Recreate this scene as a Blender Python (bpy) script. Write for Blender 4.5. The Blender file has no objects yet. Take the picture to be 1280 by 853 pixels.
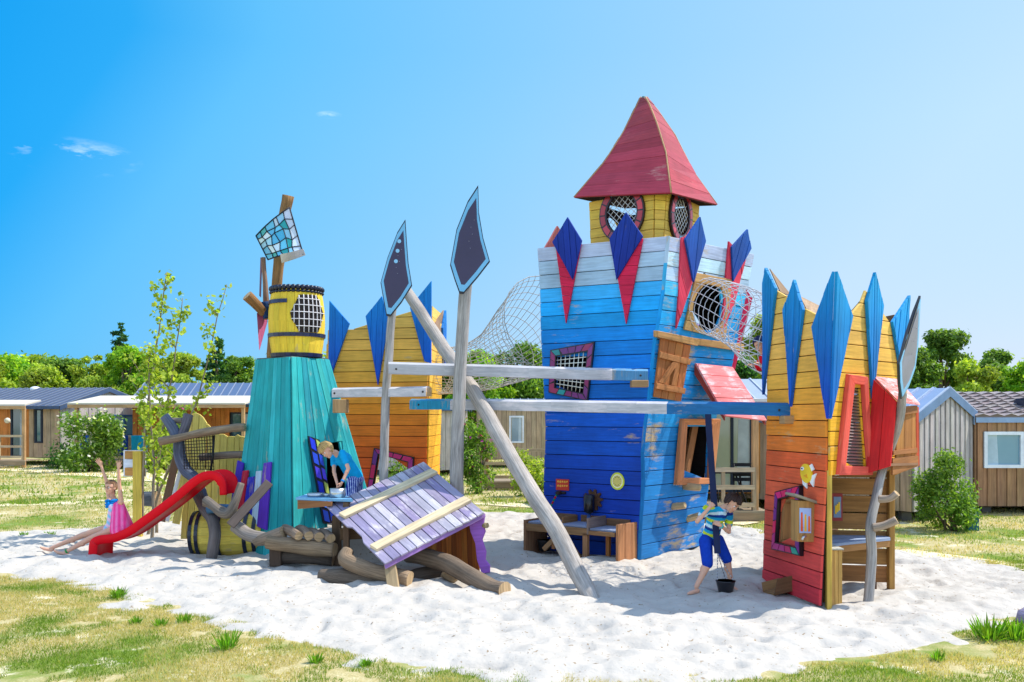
import bpy, bmesh, math, random
import numpy as np
from mathutils import Vector, Matrix, noise as mnoise
random.seed(7); NR = np.random.RandomState(11)
R = math.radians
scn = bpy.context.scene
COL = scn.collection

# ---------------------------------------------------------------- camera, sky, sun, exposure
F, HZ, CH = 1173.33, 520.0, 2.1          # focal length in photo pixels, horizon row, eye height
cam = bpy.data.objects.new('camera', bpy.data.cameras.new('camera')); COL.objects.link(cam)
cam.location = (0, 0, CH); cam.rotation_euler = (R(90), 0, 0)
cam.data.lens = 33; cam.data.sensor_width = 36; cam.data.shift_y = 93.5/1280
cam.data.clip_end = 3000; scn.camera = cam
SUN_EL, SUN_AZ = 55.0, 74.0              # azimuth from +Y towards +X
sd = Vector((math.sin(R(SUN_AZ))*math.cos(R(SUN_EL)), math.cos(R(SUN_AZ))*math.cos(R(SUN_EL)), math.sin(R(SUN_EL))))
sl = bpy.data.lights.new('sun', 'SUN'); sl.energy = 3.1; sl.angle = R(0.5); sl.color = (1, .955, .87)
so = bpy.data.objects.new('sun', sl); COL.objects.link(so)
so.rotation_euler = sd.to_track_quat('Z', 'Y').to_euler()
w = bpy.data.worlds.new('World'); scn.world = w; w.use_nodes = True
nt = w.node_tree; nt.nodes.clear()
def wn(t, **k):
    n = nt.nodes.new(t)
    for a, b in k.items(): setattr(n, a, b)
    return n
sky = wn('ShaderNodeTexSky', sky_type='NISHITA', sun_disc=False, sun_elevation=R(SUN_EL), sun_rotation=R(SUN_AZ),
         altitude=50, air_density=1.0, dust_density=0.2, ozone_density=2.0)
hs = wn('ShaderNodeHueSaturation'); hs.inputs['Saturation'].default_value = 1.25; hs.inputs['Hue'].default_value = .485
bgn = wn('ShaderNodeBackground'); bgn.inputs['Strength'].default_value = .15
out = wn('ShaderNodeOutputWorld')
tc = wn('ShaderNodeTexCoord')
mp = wn('ShaderNodeMapping'); mp.inputs['Scale'].default_value = (9, 9, 34)
cn = wn('ShaderNodeTexNoise'); cn.inputs['Scale'].default_value = 1.6; cn.inputs['Detail'].default_value = 7; cn.inputs['Roughness'].default_value = .62
nt.links.new(tc.outputs['Generated'], mp.inputs['Vector']); nt.links.new(mp.outputs['Vector'], cn.inputs['Vector'])
cr = wn('ShaderNodeValToRGB'); cr.color_ramp.elements[0].position = .47; cr.color_ramp.elements[1].position = .66
nt.links.new(cn.outputs['Fac'], cr.inputs['Fac'])
def spot(d, r0, r1):                     # a soft patch of sky around one direction
    vd = wn('ShaderNodeVectorMath', operation='DISTANCE'); vd.inputs[1].default_value = d
    sc_ = wn('ShaderNodeVectorMath', operation='MULTIPLY'); sc_.inputs[1].default_value = (1, 1, 3.4)
    nt.links.new(tc.outputs['Generated'], sc_.inputs[0]); nt.links.new(sc_.outputs[0], vd.inputs[0])
    mr = wn('ShaderNodeMapRange'); mr.inputs[1].default_value = r0; mr.inputs[2].default_value = r1
    mr.inputs[3].default_value = 1; mr.inputs[4].default_value = 0
    nt.links.new(vd.outputs['Value'], mr.inputs[0]); return mr.outputs[0]
def skydir(px, py):
    v = Vector(((px-640)/F, 1, (HZ-py)/F)).normalized(); return (v.x, v.y, v.z*3.4)
mx = None
for px, py, r0, r1 in ((95, 196, .01, .06), (18, 176, .005, .035), (412, 144, .002, .014)):
    s = spot(skydir(px, py), r0, r1)
    if mx is None: mx = s
    else:
        m_ = wn('ShaderNodeMath', operation='MAXIMUM'); nt.links.new(mx, m_.inputs[0]); nt.links.new(s, m_.inputs[1]); mx = m_.outputs[0]
mm = wn('ShaderNodeMath', operation='MULTIPLY'); nt.links.new(mx, mm.inputs[0]); nt.links.new(cr.outputs['Color'], mm.inputs[1])
m2 = wn('ShaderNodeMath', operation='MULTIPLY'); m2.inputs[1].default_value = .6; nt.links.new(mm.outputs[0], m2.inputs[0])
mix = wn('ShaderNodeMixRGB'); mix.inputs['Color2'].default_value = (6.2, 6.4, 6.6, 1)
nt.links.new(sky.outputs[0], hs.inputs['Color'])
# deep cyan away from the sun, paler towards it; less white along the horizon
sx = wn('ShaderNodeSeparateXYZ'); nt.links.new(tc.outputs['Generated'], sx.inputs[0])
r1 = wn('ShaderNodeMapRange'); r1.inputs[1].default_value = -.55; r1.inputs[2].default_value = .5; nt.links.new(sx.outputs[0], r1.inputs[0])
t1 = wn('ShaderNodeValToRGB'); nt.links.new(r1.outputs[0], t1.inputs['Fac']); cr_ = t1.color_ramp
cr_.elements[0].position = .05; cr_.elements[0].color = (.05, .52, .98, 1); cr_.elements[1].position = 1; cr_.elements[1].color = (1.4, .97, .96, 1)
for ps, cl in ((.32, (.66, .78, .99, 1)), (.58, (1.05, .84, .95, 1))): e_ = cr_.elements.new(ps); e_.color = cl
r2 = wn('ShaderNodeMapRange'); r2.inputs[1].default_value = .0; r2.inputs[2].default_value = .28; nt.links.new(sx.outputs[2], r2.inputs[0])
t2 = wn('ShaderNodeMixRGB'); t2.inputs['Color1'].default_value = (.60, .60, .80, 1); t2.inputs['Color2'].default_value = (1.18, 1.12, 1.1, 1); nt.links.new(r2.outputs[0], t2.inputs['Fac'])
mA = wn('ShaderNodeMixRGB', blend_type='MULTIPLY'); mA.inputs['Fac'].default_value = 1; nt.links.new(hs.outputs[0], mA.inputs['Color1']); nt.links.new(t1.outputs[0], mA.inputs['Color2'])
mB_ = wn('ShaderNodeMixRGB', blend_type='MULTIPLY'); mB_.inputs['Fac'].default_value = 1; nt.links.new(mA.outputs[0], mB_.inputs['Color1']); nt.links.new(t2.outputs[0], mB_.inputs['Color2'])
# unseen sky behind and beside the camera: bright haze added to fill the shade
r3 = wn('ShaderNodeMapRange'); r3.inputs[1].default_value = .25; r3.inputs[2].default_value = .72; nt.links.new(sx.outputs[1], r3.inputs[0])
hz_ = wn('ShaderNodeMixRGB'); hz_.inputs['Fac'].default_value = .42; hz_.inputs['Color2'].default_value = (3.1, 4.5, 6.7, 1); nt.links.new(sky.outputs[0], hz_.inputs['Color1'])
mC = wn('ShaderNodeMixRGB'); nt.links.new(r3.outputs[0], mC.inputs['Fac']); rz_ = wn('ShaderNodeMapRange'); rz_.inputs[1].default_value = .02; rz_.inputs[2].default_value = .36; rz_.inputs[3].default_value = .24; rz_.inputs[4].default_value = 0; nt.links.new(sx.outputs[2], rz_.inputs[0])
ra_ = wn('ShaderNodeMath', operation='ADD'); nt.links.new(r1.outputs[0], ra_.inputs[0]); nt.links.new(rz_.outputs[0], ra_.inputs[1])
ds_ = wn('ShaderNodeValToRGB'); nt.links.new(ra_.outputs[0], ds_.inputs['Fac']); dr_ = ds_.color_ramp
def dsk(r, g, b):
    f = lambda v: ((v/255+.055)/1.055)**2.4/2.0
    return (f(r), f(g), f(b), 1)
dr_.elements[0].position = .05; dr_.elements[0].color = dsk(10, 162, 240); dr_.elements[1].position = 1; dr_.elements[1].color = dsk(192, 225, 250)
for ps, cl in ((.19, dsk(36, 172, 244)), (.30, dsk(98, 196, 250)), (.55, dsk(138, 207, 251))): e_ = dr_.elements.new(ps); e_.color = cl
dm_ = wn('ShaderNodeVectorMath', operation='SCALE'); dm_.inputs['Scale'].default_value = 2.0/.275; nt.links.new(ds_.outputs[0], dm_.inputs[0])
lo_ = wn('ShaderNodeMixRGB'); lo_.inputs['Color1'].default_value = (1.0, .955, .94, 1); lo_.inputs['Color2'].default_value = (1, 1, 1, 1); nt.links.new(r2.outputs[0], lo_.inputs['Fac'])
dl_ = wn('ShaderNodeMixRGB', blend_type='MULTIPLY'); dl_.inputs['Fac'].default_value = 1; nt.links.new(dm_.outputs[0], dl_.inputs['Color1']); nt.links.new(lo_.outputs[0], dl_.inputs['Color2'])
fin_ = wn('ShaderNodeMixRGB'); fin_.inputs['Fac'].default_value = .86; nt.links.new(mB_.outputs[0], fin_.inputs['Color1']); nt.links.new(dl_.outputs[0], fin_.inputs['Color2'])
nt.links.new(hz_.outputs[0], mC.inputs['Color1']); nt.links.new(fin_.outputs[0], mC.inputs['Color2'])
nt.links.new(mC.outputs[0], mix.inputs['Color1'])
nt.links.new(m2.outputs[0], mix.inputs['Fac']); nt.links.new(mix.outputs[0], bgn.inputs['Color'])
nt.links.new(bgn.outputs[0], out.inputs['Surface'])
scn.view_settings.view_transform = 'Standard'; scn.view_settings.look = 'None'
scn.view_settings.exposure = 0.88; scn.view_settings.gamma = 1; scn.view_settings.use_curve_mapping = False
scn.cycles.max_bounces = 8; scn.cycles.transparent_max_bounces = 12

# ---------------------------------------------------------------- helpers
def P(px, py, D): return Vector(((px-640)*D/F, D, CH+(HZ-py)*D/F))
def G(px, py): D = CH*F/(py-HZ); return Vector(((px-640)*D/F, D, 0))
def proj(p): return 640+F*p.x/p.y, HZ-F*(p.z-CH)/p.y
def C(r, g, b):
    f = lambda v: (v/255/12.92) if v <= 10 else ((v/255+.055)/1.055)**2.4
    return (f(r), f(g), f(b))
def lerp(a, b, t): return tuple(x+(y-x)*t for x, y in zip(a, b))
def ramp(stops, t):
    if t <= stops[0][0]: return stops[0][1]
    for (t0, c0), (t1, c1) in zip(stops, stops[1:]):
        if t <= t1: return lerp(c0, c1, (t-t0)/(t1-t0))
    return stops[-1][1]
def jit(c, a=.12):
    k = 1+random.uniform(-a, a); return tuple(min(1, max(0, x*k*(1+random.uniform(-a, a)*.35))) for x in c)

MATS = {}
def material(name, kind='paint', col=None, rough=.75, wear=0, wearcol=C(190, 165, 125), grain=.35, bump=.25, gs=(2.2, 38), metal=0, spec=.35, trans=0, alpha=1, var=.2):
    if name in MATS: return MATS[name]
    m = bpy.data.materials.new(name); m.use_nodes = True; MATS[name] = m
    t = m.node_tree; N = t.nodes; L = t.links; b = N['Principled BSDF']
    b.inputs['Roughness'].default_value = rough; b.inputs['Metallic'].default_value = metal
    b.inputs['Specular IOR Level'].default_value = spec
    if col is None:
        a = N.new('ShaderNodeAttribute'); a.attribute_name = 'Col'; cs = a.outputs['Color']
    else:
        a = N.new('ShaderNodeRGB'); a.outputs[0].default_value = (*col, 1); cs = a.outputs[0]
    tcn = N.new('ShaderNodeTexCoord')
    def nz(src, scale, sc, detail=4, rough=.6):
        mpn = N.new('ShaderNodeMapping'); mpn.inputs['Scale'].default_value = scale; L.new(tcn.outputs[src], mpn.inputs['Vector'])
        n = N.new('ShaderNodeTexNoise'); n.inputs['Scale'].default_value = sc; n.inputs['Detail'].default_value = detail; n.inputs['Roughness'].default_value = rough
        L.new(mpn.outputs[0], n.inputs['Vector']); return n.outputs['Fac']
    def mul(c, fac, lo, hi):
        r = N.new('ShaderNodeMapRange'); r.inputs[1].default_value = .25; r.inputs[2].default_value = .75; r.inputs[3].default_value = lo; r.inputs[4].default_value = hi
        L.new(fac, r.inputs[0]); v = N.new('ShaderNodeVectorMath'); v.operation = 'SCALE'; L.new(c, v.inputs[0]); L.new(r.outputs[0], v.inputs['Scale']); return v.outputs[0]
    g = None
    if kind in ('paint', 'wood'):
        g = nz('UV', (gs[0], gs[1], 1), 1.0, 5, .65)
        cs = mul(cs, g, 1-grain, 1+grain*.6)
        cs = mul(cs, nz('Object', (1, 1, 1), 1.7, 3), 1-var, 1+var)
        if wear:
            wn_ = nz('UV', (2.6, 11, 1), 1.0, 6, .72)
            wl = nz('Object', (1, 1, 1), 1.1, 2)
            ad = N.new('ShaderNodeMath'); ad.operation = 'ADD'; L.new(wn_, ad.inputs[0]); L.new(wl, ad.inputs[1])
            r = N.new('ShaderNodeMapRange'); r.inputs[1].default_value = 1.27-wear*.35; r.inputs[2].default_value = 1.45-wear*.33; r.clamp = True
            L.new(ad.outputs[0], r.inputs[0])
            mxn = N.new('ShaderNodeMixRGB'); mxn.inputs['Color2'].default_value = (*wearcol, 1); L.new(r.outputs[0], mxn.inputs['Fac']); L.new(cs, mxn.inputs['Color1']); cs = mxn.outputs[0]
    elif kind == 'cloth':
        g = nz('Object', (1, 1, 1), 14, 3); cs = mul(cs, g, 1-grain*.5, 1+grain*.3)
    elif kind == 'plain':
        cs = mul(cs, nz('Object', (1, 1, 1), 3, 4), 1-var, 1+var)
    L.new(cs, b.inputs['Base Color'])
    if g is not None and bump:
        bp = N.new('ShaderNodeBump'); bp.inputs['Strength'].default_value = bump; bp.inputs['Distance'].default_value = .012; L.new(g, bp.inputs['Height']); L.new(bp.outputs[0], b.inputs['Normal'])
    if kind == 'leaf':
        tr = N.new('ShaderNodeBsdfTranslucent'); mg = N.new('ShaderNodeMixShader'); mg.inputs[0].default_value = .5
        v = N.new('ShaderNodeVectorMath'); v.operation = 'MULTIPLY'; v.inputs[1].default_value = (1.5, 1.45, .5); L.new(cs, v.inputs[0]); L.new(v.outputs[0], tr.inputs['Color'])
        L.new(b.outputs[0], mg.inputs[1]); L.new(tr.outputs[0], mg.inputs[2]); L.new(mg.outputs[0], N['Material Output'].inputs['Surface'])
    if kind == 'skin':
        b.inputs['Subsurface Weight'].default_value = .15; b.inputs['Subsurface Radius'].default_value = (.02, .008, .004)
    return m
PAINT = material('painted_planks', wear=.18, grain=.30)
WORN = material('worn_painted_planks', wear=.42, grain=.3)
WORNP = material('sun_bleached_planks', wear=.7, wearcol=C(214, 205, 205), grain=.3)
WOOD = material('raw_timber', 'wood', grain=.42, gs=(1.6, 26), bump=.35, rough=.85)
LOG = material('weathered_log', 'wood', grain=.6, gs=(2.4, 42), bump=.8, rough=.9, var=.3)
PLAIN = material('plain_colour', 'plain', rough=.6)
METAL = material('grey_metal', 'plain', rough=.4, metal=.8)
TIN = material('tin_sheet', 'plain', col=(.55, .56, .56), rough=.32, metal=.9)
GLOSS = material('glossy_plastic', 'plain', rough=.28, spec=.5, var=.04)
ENAMEL = material('glazed_mosaic', 'plain', rough=.32, spec=.5, var=.1)
CLOTH = material('cloth', 'cloth', rough=.9, spec=.1, bump=.9)
LEAF = material('leaves', 'leaf', rough=.55, spec=.25)
SKIN = material('skin', 'skin', col=C(222, 168, 138), rough=.55)
HAIRM = material('hair', 'cloth', rough=.6, bump=.5)
ROPE = material('pale_cable', 'plain', rough=.6)
GLASSM = material('window_glass', 'plain', rough=.06, spec=1.0, var=.05)

class MB:
    def __init__(s): s.v = []; s.f = []; s.c = []; s.uv = []; s.sm = []
    def face(s, pts, col, uo=(0, 0), smooth=False, uvs=None):
        i = len(s.v); s.v += [tuple(p) for p in pts]; n = len(pts); s.f.append(tuple(range(i, i+n)))
        cl = col if isinstance(col[0], (tuple, list)) else [col]*n
        s.c += list(cl); s.sm.append(smooth)
        if uvs is None:
            best = max(range(n), key=lambda k: (Vector(pts[(k+1) % n])-Vector(pts[k])).length)
            a = (Vector(pts[(best+1) % n])-Vector(pts[best])).normalized(); o = Vector(pts[0])
            nn = Vector((0, 0, 0))
            for k in range(1, n-1): nn += (Vector(pts[k])-o).cross(Vector(pts[k+1])-o)
            b = nn.normalized().cross(a) if nn.length > 1e-12 else Vector((0, 0, 1))
            uvs = [((Vector(p)-o).dot(a)+uo[0], (Vector(p)-o).dot(b)+uo[1]) for p in pts]
        s.uv += uvs
    def prism(s, poly, off, col, colb=None):
        """polygon and the vector it is extruded along"""
        off = Vector(off); poly = [Vector(p) for p in poly]; n = len(poly)
        nn = Vector((0, 0, 0))
        for k in range(1, n-1): nn += (poly[k]-poly[0]).cross(poly[k+1]-poly[0])
        if nn.dot(off) < 0:
            poly = poly[::-1]
            if isinstance(col[0], (tuple, list)): col = list(col)[::-1]
        cl = list(col) if isinstance(col[0], (tuple, list)) else [col]*n
        uo = (random.uniform(0, 50), random.uniform(0, 50)); top = [p+off for p in poly]
        s.face(top, cl, uo); s.face(poly[::-1], cl[::-1] if colb is None else colb, uo)
        for k in range(n):
            j = (k+1) % n
            s.face([poly[k], poly[j], top[j], top[k]], [cl[k], cl[j], cl[j], cl[k]] if colb is None else colb, uo)
    def box(s, c, size, col, rz=0, M=None):
        c = Vector(c); hx, hy, hz = [x/2 for x in size]
        M = M or Matrix.Rotation(rz, 3, 'Z')
        q = [c+M@Vector((sx*hx, sy*hy, -hz)) for sx, sy in ((-1, -1), (1, -1), (1, 1), (-1, 1))]
        s.prism(q, M@Vector((0, 0, size[2])), col)
    def beam(s, p0, p1, wd, ht, col, up=(0, 0, 1)):
        p0 = Vector(p0); p1 = Vector(p1); d = (p1-p0).normalized(); sidev = d.cross(Vector(up)).normalized(); u = sidev.cross(d)
        q = [p0+sidev*a*wd/2+u*b*ht/2 for a, b in ((-1, -1), (1, -1), (1, 1), (-1, 1))]
        s.prism(q, p1-p0, col)
    def tube(s, pts, rad, col, seg=10, rough=0, caps=True, capcol=None, smooth=True, closed=False):
        pts = [Vector(p) for p in pts]; n = len(pts)
        if not isinstance(rad, (list, tuple)): rad = [rad]*n
        rings = []; lastu = None; L = 0; sd_ = random.uniform(0, 99); uvs = []
        for i, p in enumerate(pts):
            if closed: d = pts[(i+1) % n]-pts[i-1]
            else: d = pts[min(i+1, n-1)]-pts[max(i-1, 0)]
            d.normalize()
            u = lastu if lastu is not None else (Vector((0, 0, 1)) if abs(d.z) < .9 else Vector((1, 0, 0)))
            u = (u-d*u.dot(d)); u.normalize(); v = d.cross(u); lastu = u
            if i: L += (pts[i]-pts[i-1]).length
            ring = []
            for k in range(seg):
                a = 2*math.pi*k/seg; r = rad[i]
                if rough:
                    q = Vector((math.cos(a)*1.3, math.sin(a)*1.3, L*3.2+sd_)); r *= 1+rough*mnoise.noise(q)
                ring.append(p+(u*math.cos(a)+v*math.sin(a))*r)
            rings.append(ring); uvs.append(L)
        uo = random.uniform(0, 40)
        rr = range(n if closed else n-1)
        for i in rr:
            j = (i+1) % n
            for k in range(seg):
                m = (k+1) % seg; r = rad[i]
                ua, ub = k/seg*6.28*max(r, .02), (k+1)/seg*6.28*max(r, .02)
                s.face([rings[i][k], rings[i][m], rings[j][m], rings[j][k]], col, smooth=smooth,
                       uvs=[(uvs[i]+uo, ua), (uvs[i]+uo, ub), (uvs[j]+uo+(.05 if closed and j == 0 else 0), ub), (uvs[j]+uo, ua)])
        if caps and not closed:
            s.face(rings[0][::-1], capcol or col, (uo, 0)); s.face(rings[-1], capcol or col, (uo, 0))
    def sphere(s, c, r, col, seg=12, rings=8, M=None, fn=None):
        c = Vector(c); r = r if isinstance(r, (tuple, list)) else (r, r, r)
        def pt(i, j):
            th = math.pi*i/rings; ph = 2*math.pi*j/seg
            v = Vector((math.sin(th)*math.cos(ph), math.sin(th)*math.sin(ph), math.cos(th)))
            k = fn(v) if fn else 1
            v = Vector((v.x*r[0]*k, v.y*r[1]*k, v.z*r[2]*k))
            return c+(M@v if M else v)
        for i in range(rings):
            for j in range(seg):
                q = [pt(i, j), pt(i+1, j), pt(i+1, j+1), pt(i, j+1)]
                if i == 0: q = [q[0], q[1], q[2]]
                elif i == rings-1: q = [q[0], q[1], q[3]]
                s.face(q, col, smooth=True)
    def build(s, name, mat, parent=None, bevel=0, weld=False, label=None, origin=None):
        me = bpy.data.meshes.new(name); o = bpy.data.objects.new(name, me); COL.objects.link(o)
        og = Vector((0, 0, 0)); q = parent
        while q: og = og+q.location; q = q.parent
        if parent is None:
            if origin is None:
                a = np.array(s.v); og = Vector((float((a[:, 0].min()+a[:, 0].max())/2), float((a[:, 1].min()+a[:, 1].max())/2), float(a[:, 2].min())))
            else: og = Vector(origin)
            o.location = og
        else: o.parent = parent
        ox, oy, oz = og
        me.from_pydata([(x-ox, y-oy, z-oz) for x, y, z in s.v], [], s.f)
        a = me.color_attributes.new('Col', 'FLOAT_COLOR', 'CORNER')
        a.data.foreach_set('color', np.array([(*c[:3], 1) for c in s.c], dtype=np.float32).ravel())
        u = me.uv_layers.new(name='UVMap'); u.data.foreach_set('uv', np.array(s.uv, dtype=np.float32).ravel())
        me.polygons.foreach_set('use_smooth', s.sm)
        me.materials.append(mat); me.update()
        if weld or any(s.sm):
            bm = bmesh.new(); bm.from_mesh(me); bmesh.ops.remove_doubles(bm, verts=bm.verts, dist=1e-5); bm.to_mesh(me); bm.free()
        if bevel:
            b = o.modifiers.new('bevel', 'BEVEL'); b.width = bevel; b.segments = 1; b.limit_method = 'ANGLE'; b.angle_limit = R(50)
            if not any(s.sm):
                bm = bmesh.new(); bm.from_mesh(me); bmesh.ops.remove_doubles(bm, verts=bm.verts, dist=1e-6); bm.to_mesh(me); bm.free()
        if label: o['label'] = label
        return o

def tag(o, label, cat, group=None, kind=None):
    if label: o['label'] = label
    if cat: o['category'] = cat
    if group: o['group'] = group
    if kind: o['kind'] = kind
    return o
def thing(name, label, cat, loc, group=None):
    o = bpy.data.objects.new(name, None); o.location = Vector(loc); o.empty_display_size = .2; COL.objects.link(o)
    return tag(o, label, cat, group)
def structure(o): o['kind'] = 'structure'; return o
def copy_tree(o, parent=None):
    c = o.copy(); COL.objects.link(c)
    if parent: c.parent = parent
    for ch in list(o.children): copy_tree(ch, c)
    return c

# a ruled surface S(u, v) and boards laid over it; cuts are convex polygons in (u, v)
def quadS(bl, br, tr, tl):
    bl, br, tr, tl = map(Vector, (bl, br, tr, tl))
    return lambda u, v: (bl*(1-u)+br*u)*(1-v)+(tl*(1-u)+tr*u)*v
def edge(levels):                      # levels (z, px, D) -> point on the edge at height z
    def f(z):
        a = levels
        if z <= a[0][0]: i = 0
        else:
            i = len(a)-2
            for k in range(len(a)-1):
                if z <= a[k+1][0]: i = k; break
        t = (z-a[i][0])/(a[i+1][0]-a[i][0]); t = max(-.6, min(1.6, t))
        px = a[i][1]+(a[i+1][1]-a[i][1])*t; D = a[i][2]+(a[i+1][2]-a[i][2])*t
        return Vector(((px-640)*D/F, D, z))
    return f
def edgeS(e0, e1, z0, z1):
    def S(u, v):
        z = z0+(z1-z0)*v; return e0(z)*(1-u)+e1(z)*u
    return S
def nrm(S, u, v):
    e = .01; a = S(u+e, v)-S(u-e, v); b = S(u, v+e)-S(u, v-e); return a.cross(b).normalized()
def inv(S, px, py):
    u = v = .5
    for _ in range(30):
        x, y = proj(S(u, v)); e = 1e-3
        xu, yu = proj(S(u+e, v)); xv, yv = proj(S(u, v+e))
        a, b, c, d = (xu-x)/e, (xv-x)/e, (yu-y)/e, (yv-y)/e; det = a*d-b*c
        du = ((px-x)*d-(py-y)*b)/det; dv = ((py-y)*a-(px-x)*c)/det
        u += max(-.5, min(.5, du)); v += max(-.5, min(.5, dv))
        if abs(du)+abs(dv) < 1e-7: break
    return u, v
def on(S, px, py, off=0):
    u, v = inv(S, px, py); return S(u, v)+nrm(S, min(1, max(0, u)), min(.95, max(.05, v)))*off
def ival(poly, r, ax):
    s = []; n = len(poly)
    for k in range(n):
        a, b = poly[k], poly[(k+1) % n]; ra, rb = a[ax], b[ax]
        if (ra-r)*(rb-r) <= 0 and ra != rb:
            t = (r-ra)/(rb-ra); s.append(a[1-ax]+(b[1-ax]-a[1-ax])*t)
    return (min(s), max(s)) if len(s) >= 2 else None
def near_end(poly, r, ax):
    p = min(poly, key=lambda q: abs(q[ax]-r)); return (p[1-ax], p[1-ax])
def planks(mb, S, n, axis, t, colfn, cuts=(), gap=.004, length=1.0, uneven=.004, flip=1, lo=0, hi=1):
    """axis 'h': boards run along u and are stacked in v; 'v': boards run along v side by side in u. gap in metres, length = extent across the boards"""
    ax = 1 if axis == 'h' else 0; g = gap/length
    for i in range(n):
        r0, r1 = lo+(hi-lo)*i/n+g/2, lo+(hi-lo)*(i+1)/n-g/2; rm = (r0+r1)/2
        segs = [((0, 0), (1, 1))]
        for poly in cuts:
            iv = ival(poly, rm, ax)
            if not iv: continue
            i0 = ival(poly, r0, ax) or near_end(poly, r0, ax); i1 = ival(poly, r1, ax) or near_end(poly, r1, ax)
            new = []
            for (a0, a1), (b0, b1) in segs:
                if iv[0] > (a0+a1)/2: new.append(((a0, a1), (min(b0, max(i0[0], a0)), min(b1, max(i1[0], a1)))))
                if iv[1] < (b0+b1)/2: new.append(((max(a0, min(i0[1], b0)), max(a1, min(i1[1], b1))), (b0, b1)))
                if iv[1] <= (a0+a1)/2 or iv[0] >= (b0+b1)/2: new = new[:-1] if len(new) > 1 else [((a0, a1), (b0, b1))]
            segs = new
        tt = t+random.uniform(-uneven, uneven)
        for (a0, a1), (b0, b1) in segs:
            if (b0+b1)-(a0+a1) < .01: continue
            uv = [(a0, r0), (b0, r0), (b1, r1), (a1, r1)] if axis == 'h' else [(r0, a0), (r1, a1), (r1, b1), (r0, b0)]
            c = [S(*q) for q in uv]; m = [sum(q[0] for q in uv)/4, sum(q[1] for q in uv)/4]
            N = nrm(S, *m)*flip
            mb.prism(c, N*tt, colfn(m[0], m[1], i))
def clip(poly, d, lim, sign):
    o = []; n = len(poly)
    for k in range(n):
        a, b = poly[k], poly[(k+1) % n]; da, db = (a.dot(d)-lim)*sign, (b.dot(d)-lim)*sign
        if da >= 0: o.append(a)
        if (da > 0 > db) or (da < 0 < db): o.append(a+(b-a)*(da/(da-db)))
    return o
def strips(mb, poly, off, axis, width, colfn, gap=.005):
    """a board panel: the polygon cut into boards that run along axis, extruded by off; colfn(point, i)"""
    poly = [Vector(p) for p in poly]; off = Vector(off); axis = Vector(axis).normalized()
    b = axis.cross(off.normalized()).normalized(); d = [p.dot(b) for p in poly]; lo, hi = min(d), max(d)
    n = max(1, round((hi-lo)/width)); wd = (hi-lo)/n
    for i in range(n):
        q = clip(poly, b, lo+i*wd+gap/2, 1)
        if len(q) > 2: q = clip(q, b, lo+(i+1)*wd-gap/2, -1)
        if len(q) > 2:
            k = 1+random.uniform(-.1, .1)
            mb.prism(q, off*random.uniform(.85, 1.1), [tuple(min(1, x*k) for x in colfn(p, i)) for p in q])
def wavy(pts, n, amp, sd=0):
    """resample a polyline and roughen it"""
    pts = [Vector(p) for p in pts]; o = []
    # catmull-rom
    for i in range(len(pts)-1):
        p0 = pts[max(i-1, 0)]; p1 = pts[i]; p2 = pts[i+1]; p3 = pts[min(i+2, len(pts)-1)]
        for k in range(n):
            t = k/n; q = .5*((2*p1)+(p2-p0)*t+(2*p0-5*p1+4*p2-p3)*t*t+(3*p1-p0-3*p2+p3)*t*t*t); o.append(q)
    o.append(pts[-1].copy())
    if amp:
        for i, q in enumerate(o): o[i] = q+Vector((mnoise.noise(q*2.1+Vector((sd, 0, 0))), mnoise.noise(q*2.1+Vector((0, sd+9, 0))), mnoise.noise(q*2.1+Vector((0, 0, sd+5)))))*amp
    return o
def interp(vals, n):
    m = len(vals)-1; o = []
    for i in range(n):
        t = i/(n-1)*m; k = min(int(t), m-1); o.append(vals[k]+(vals[k+1]-vals[k])*(t-k))
    return o
def log(mb, pts, rads, col, seg=12, n=5, amp=.02, rough=.22, capcol=C(190, 160, 120)):
    q = wavy(pts, n, amp, random.uniform(0, 9)); r = interp(rads if isinstance(rads, (list, tuple)) else [rads, rads], len(q))
    mb.tube(q, r, col, seg, rough=rough, capcol=capcol)

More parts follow.
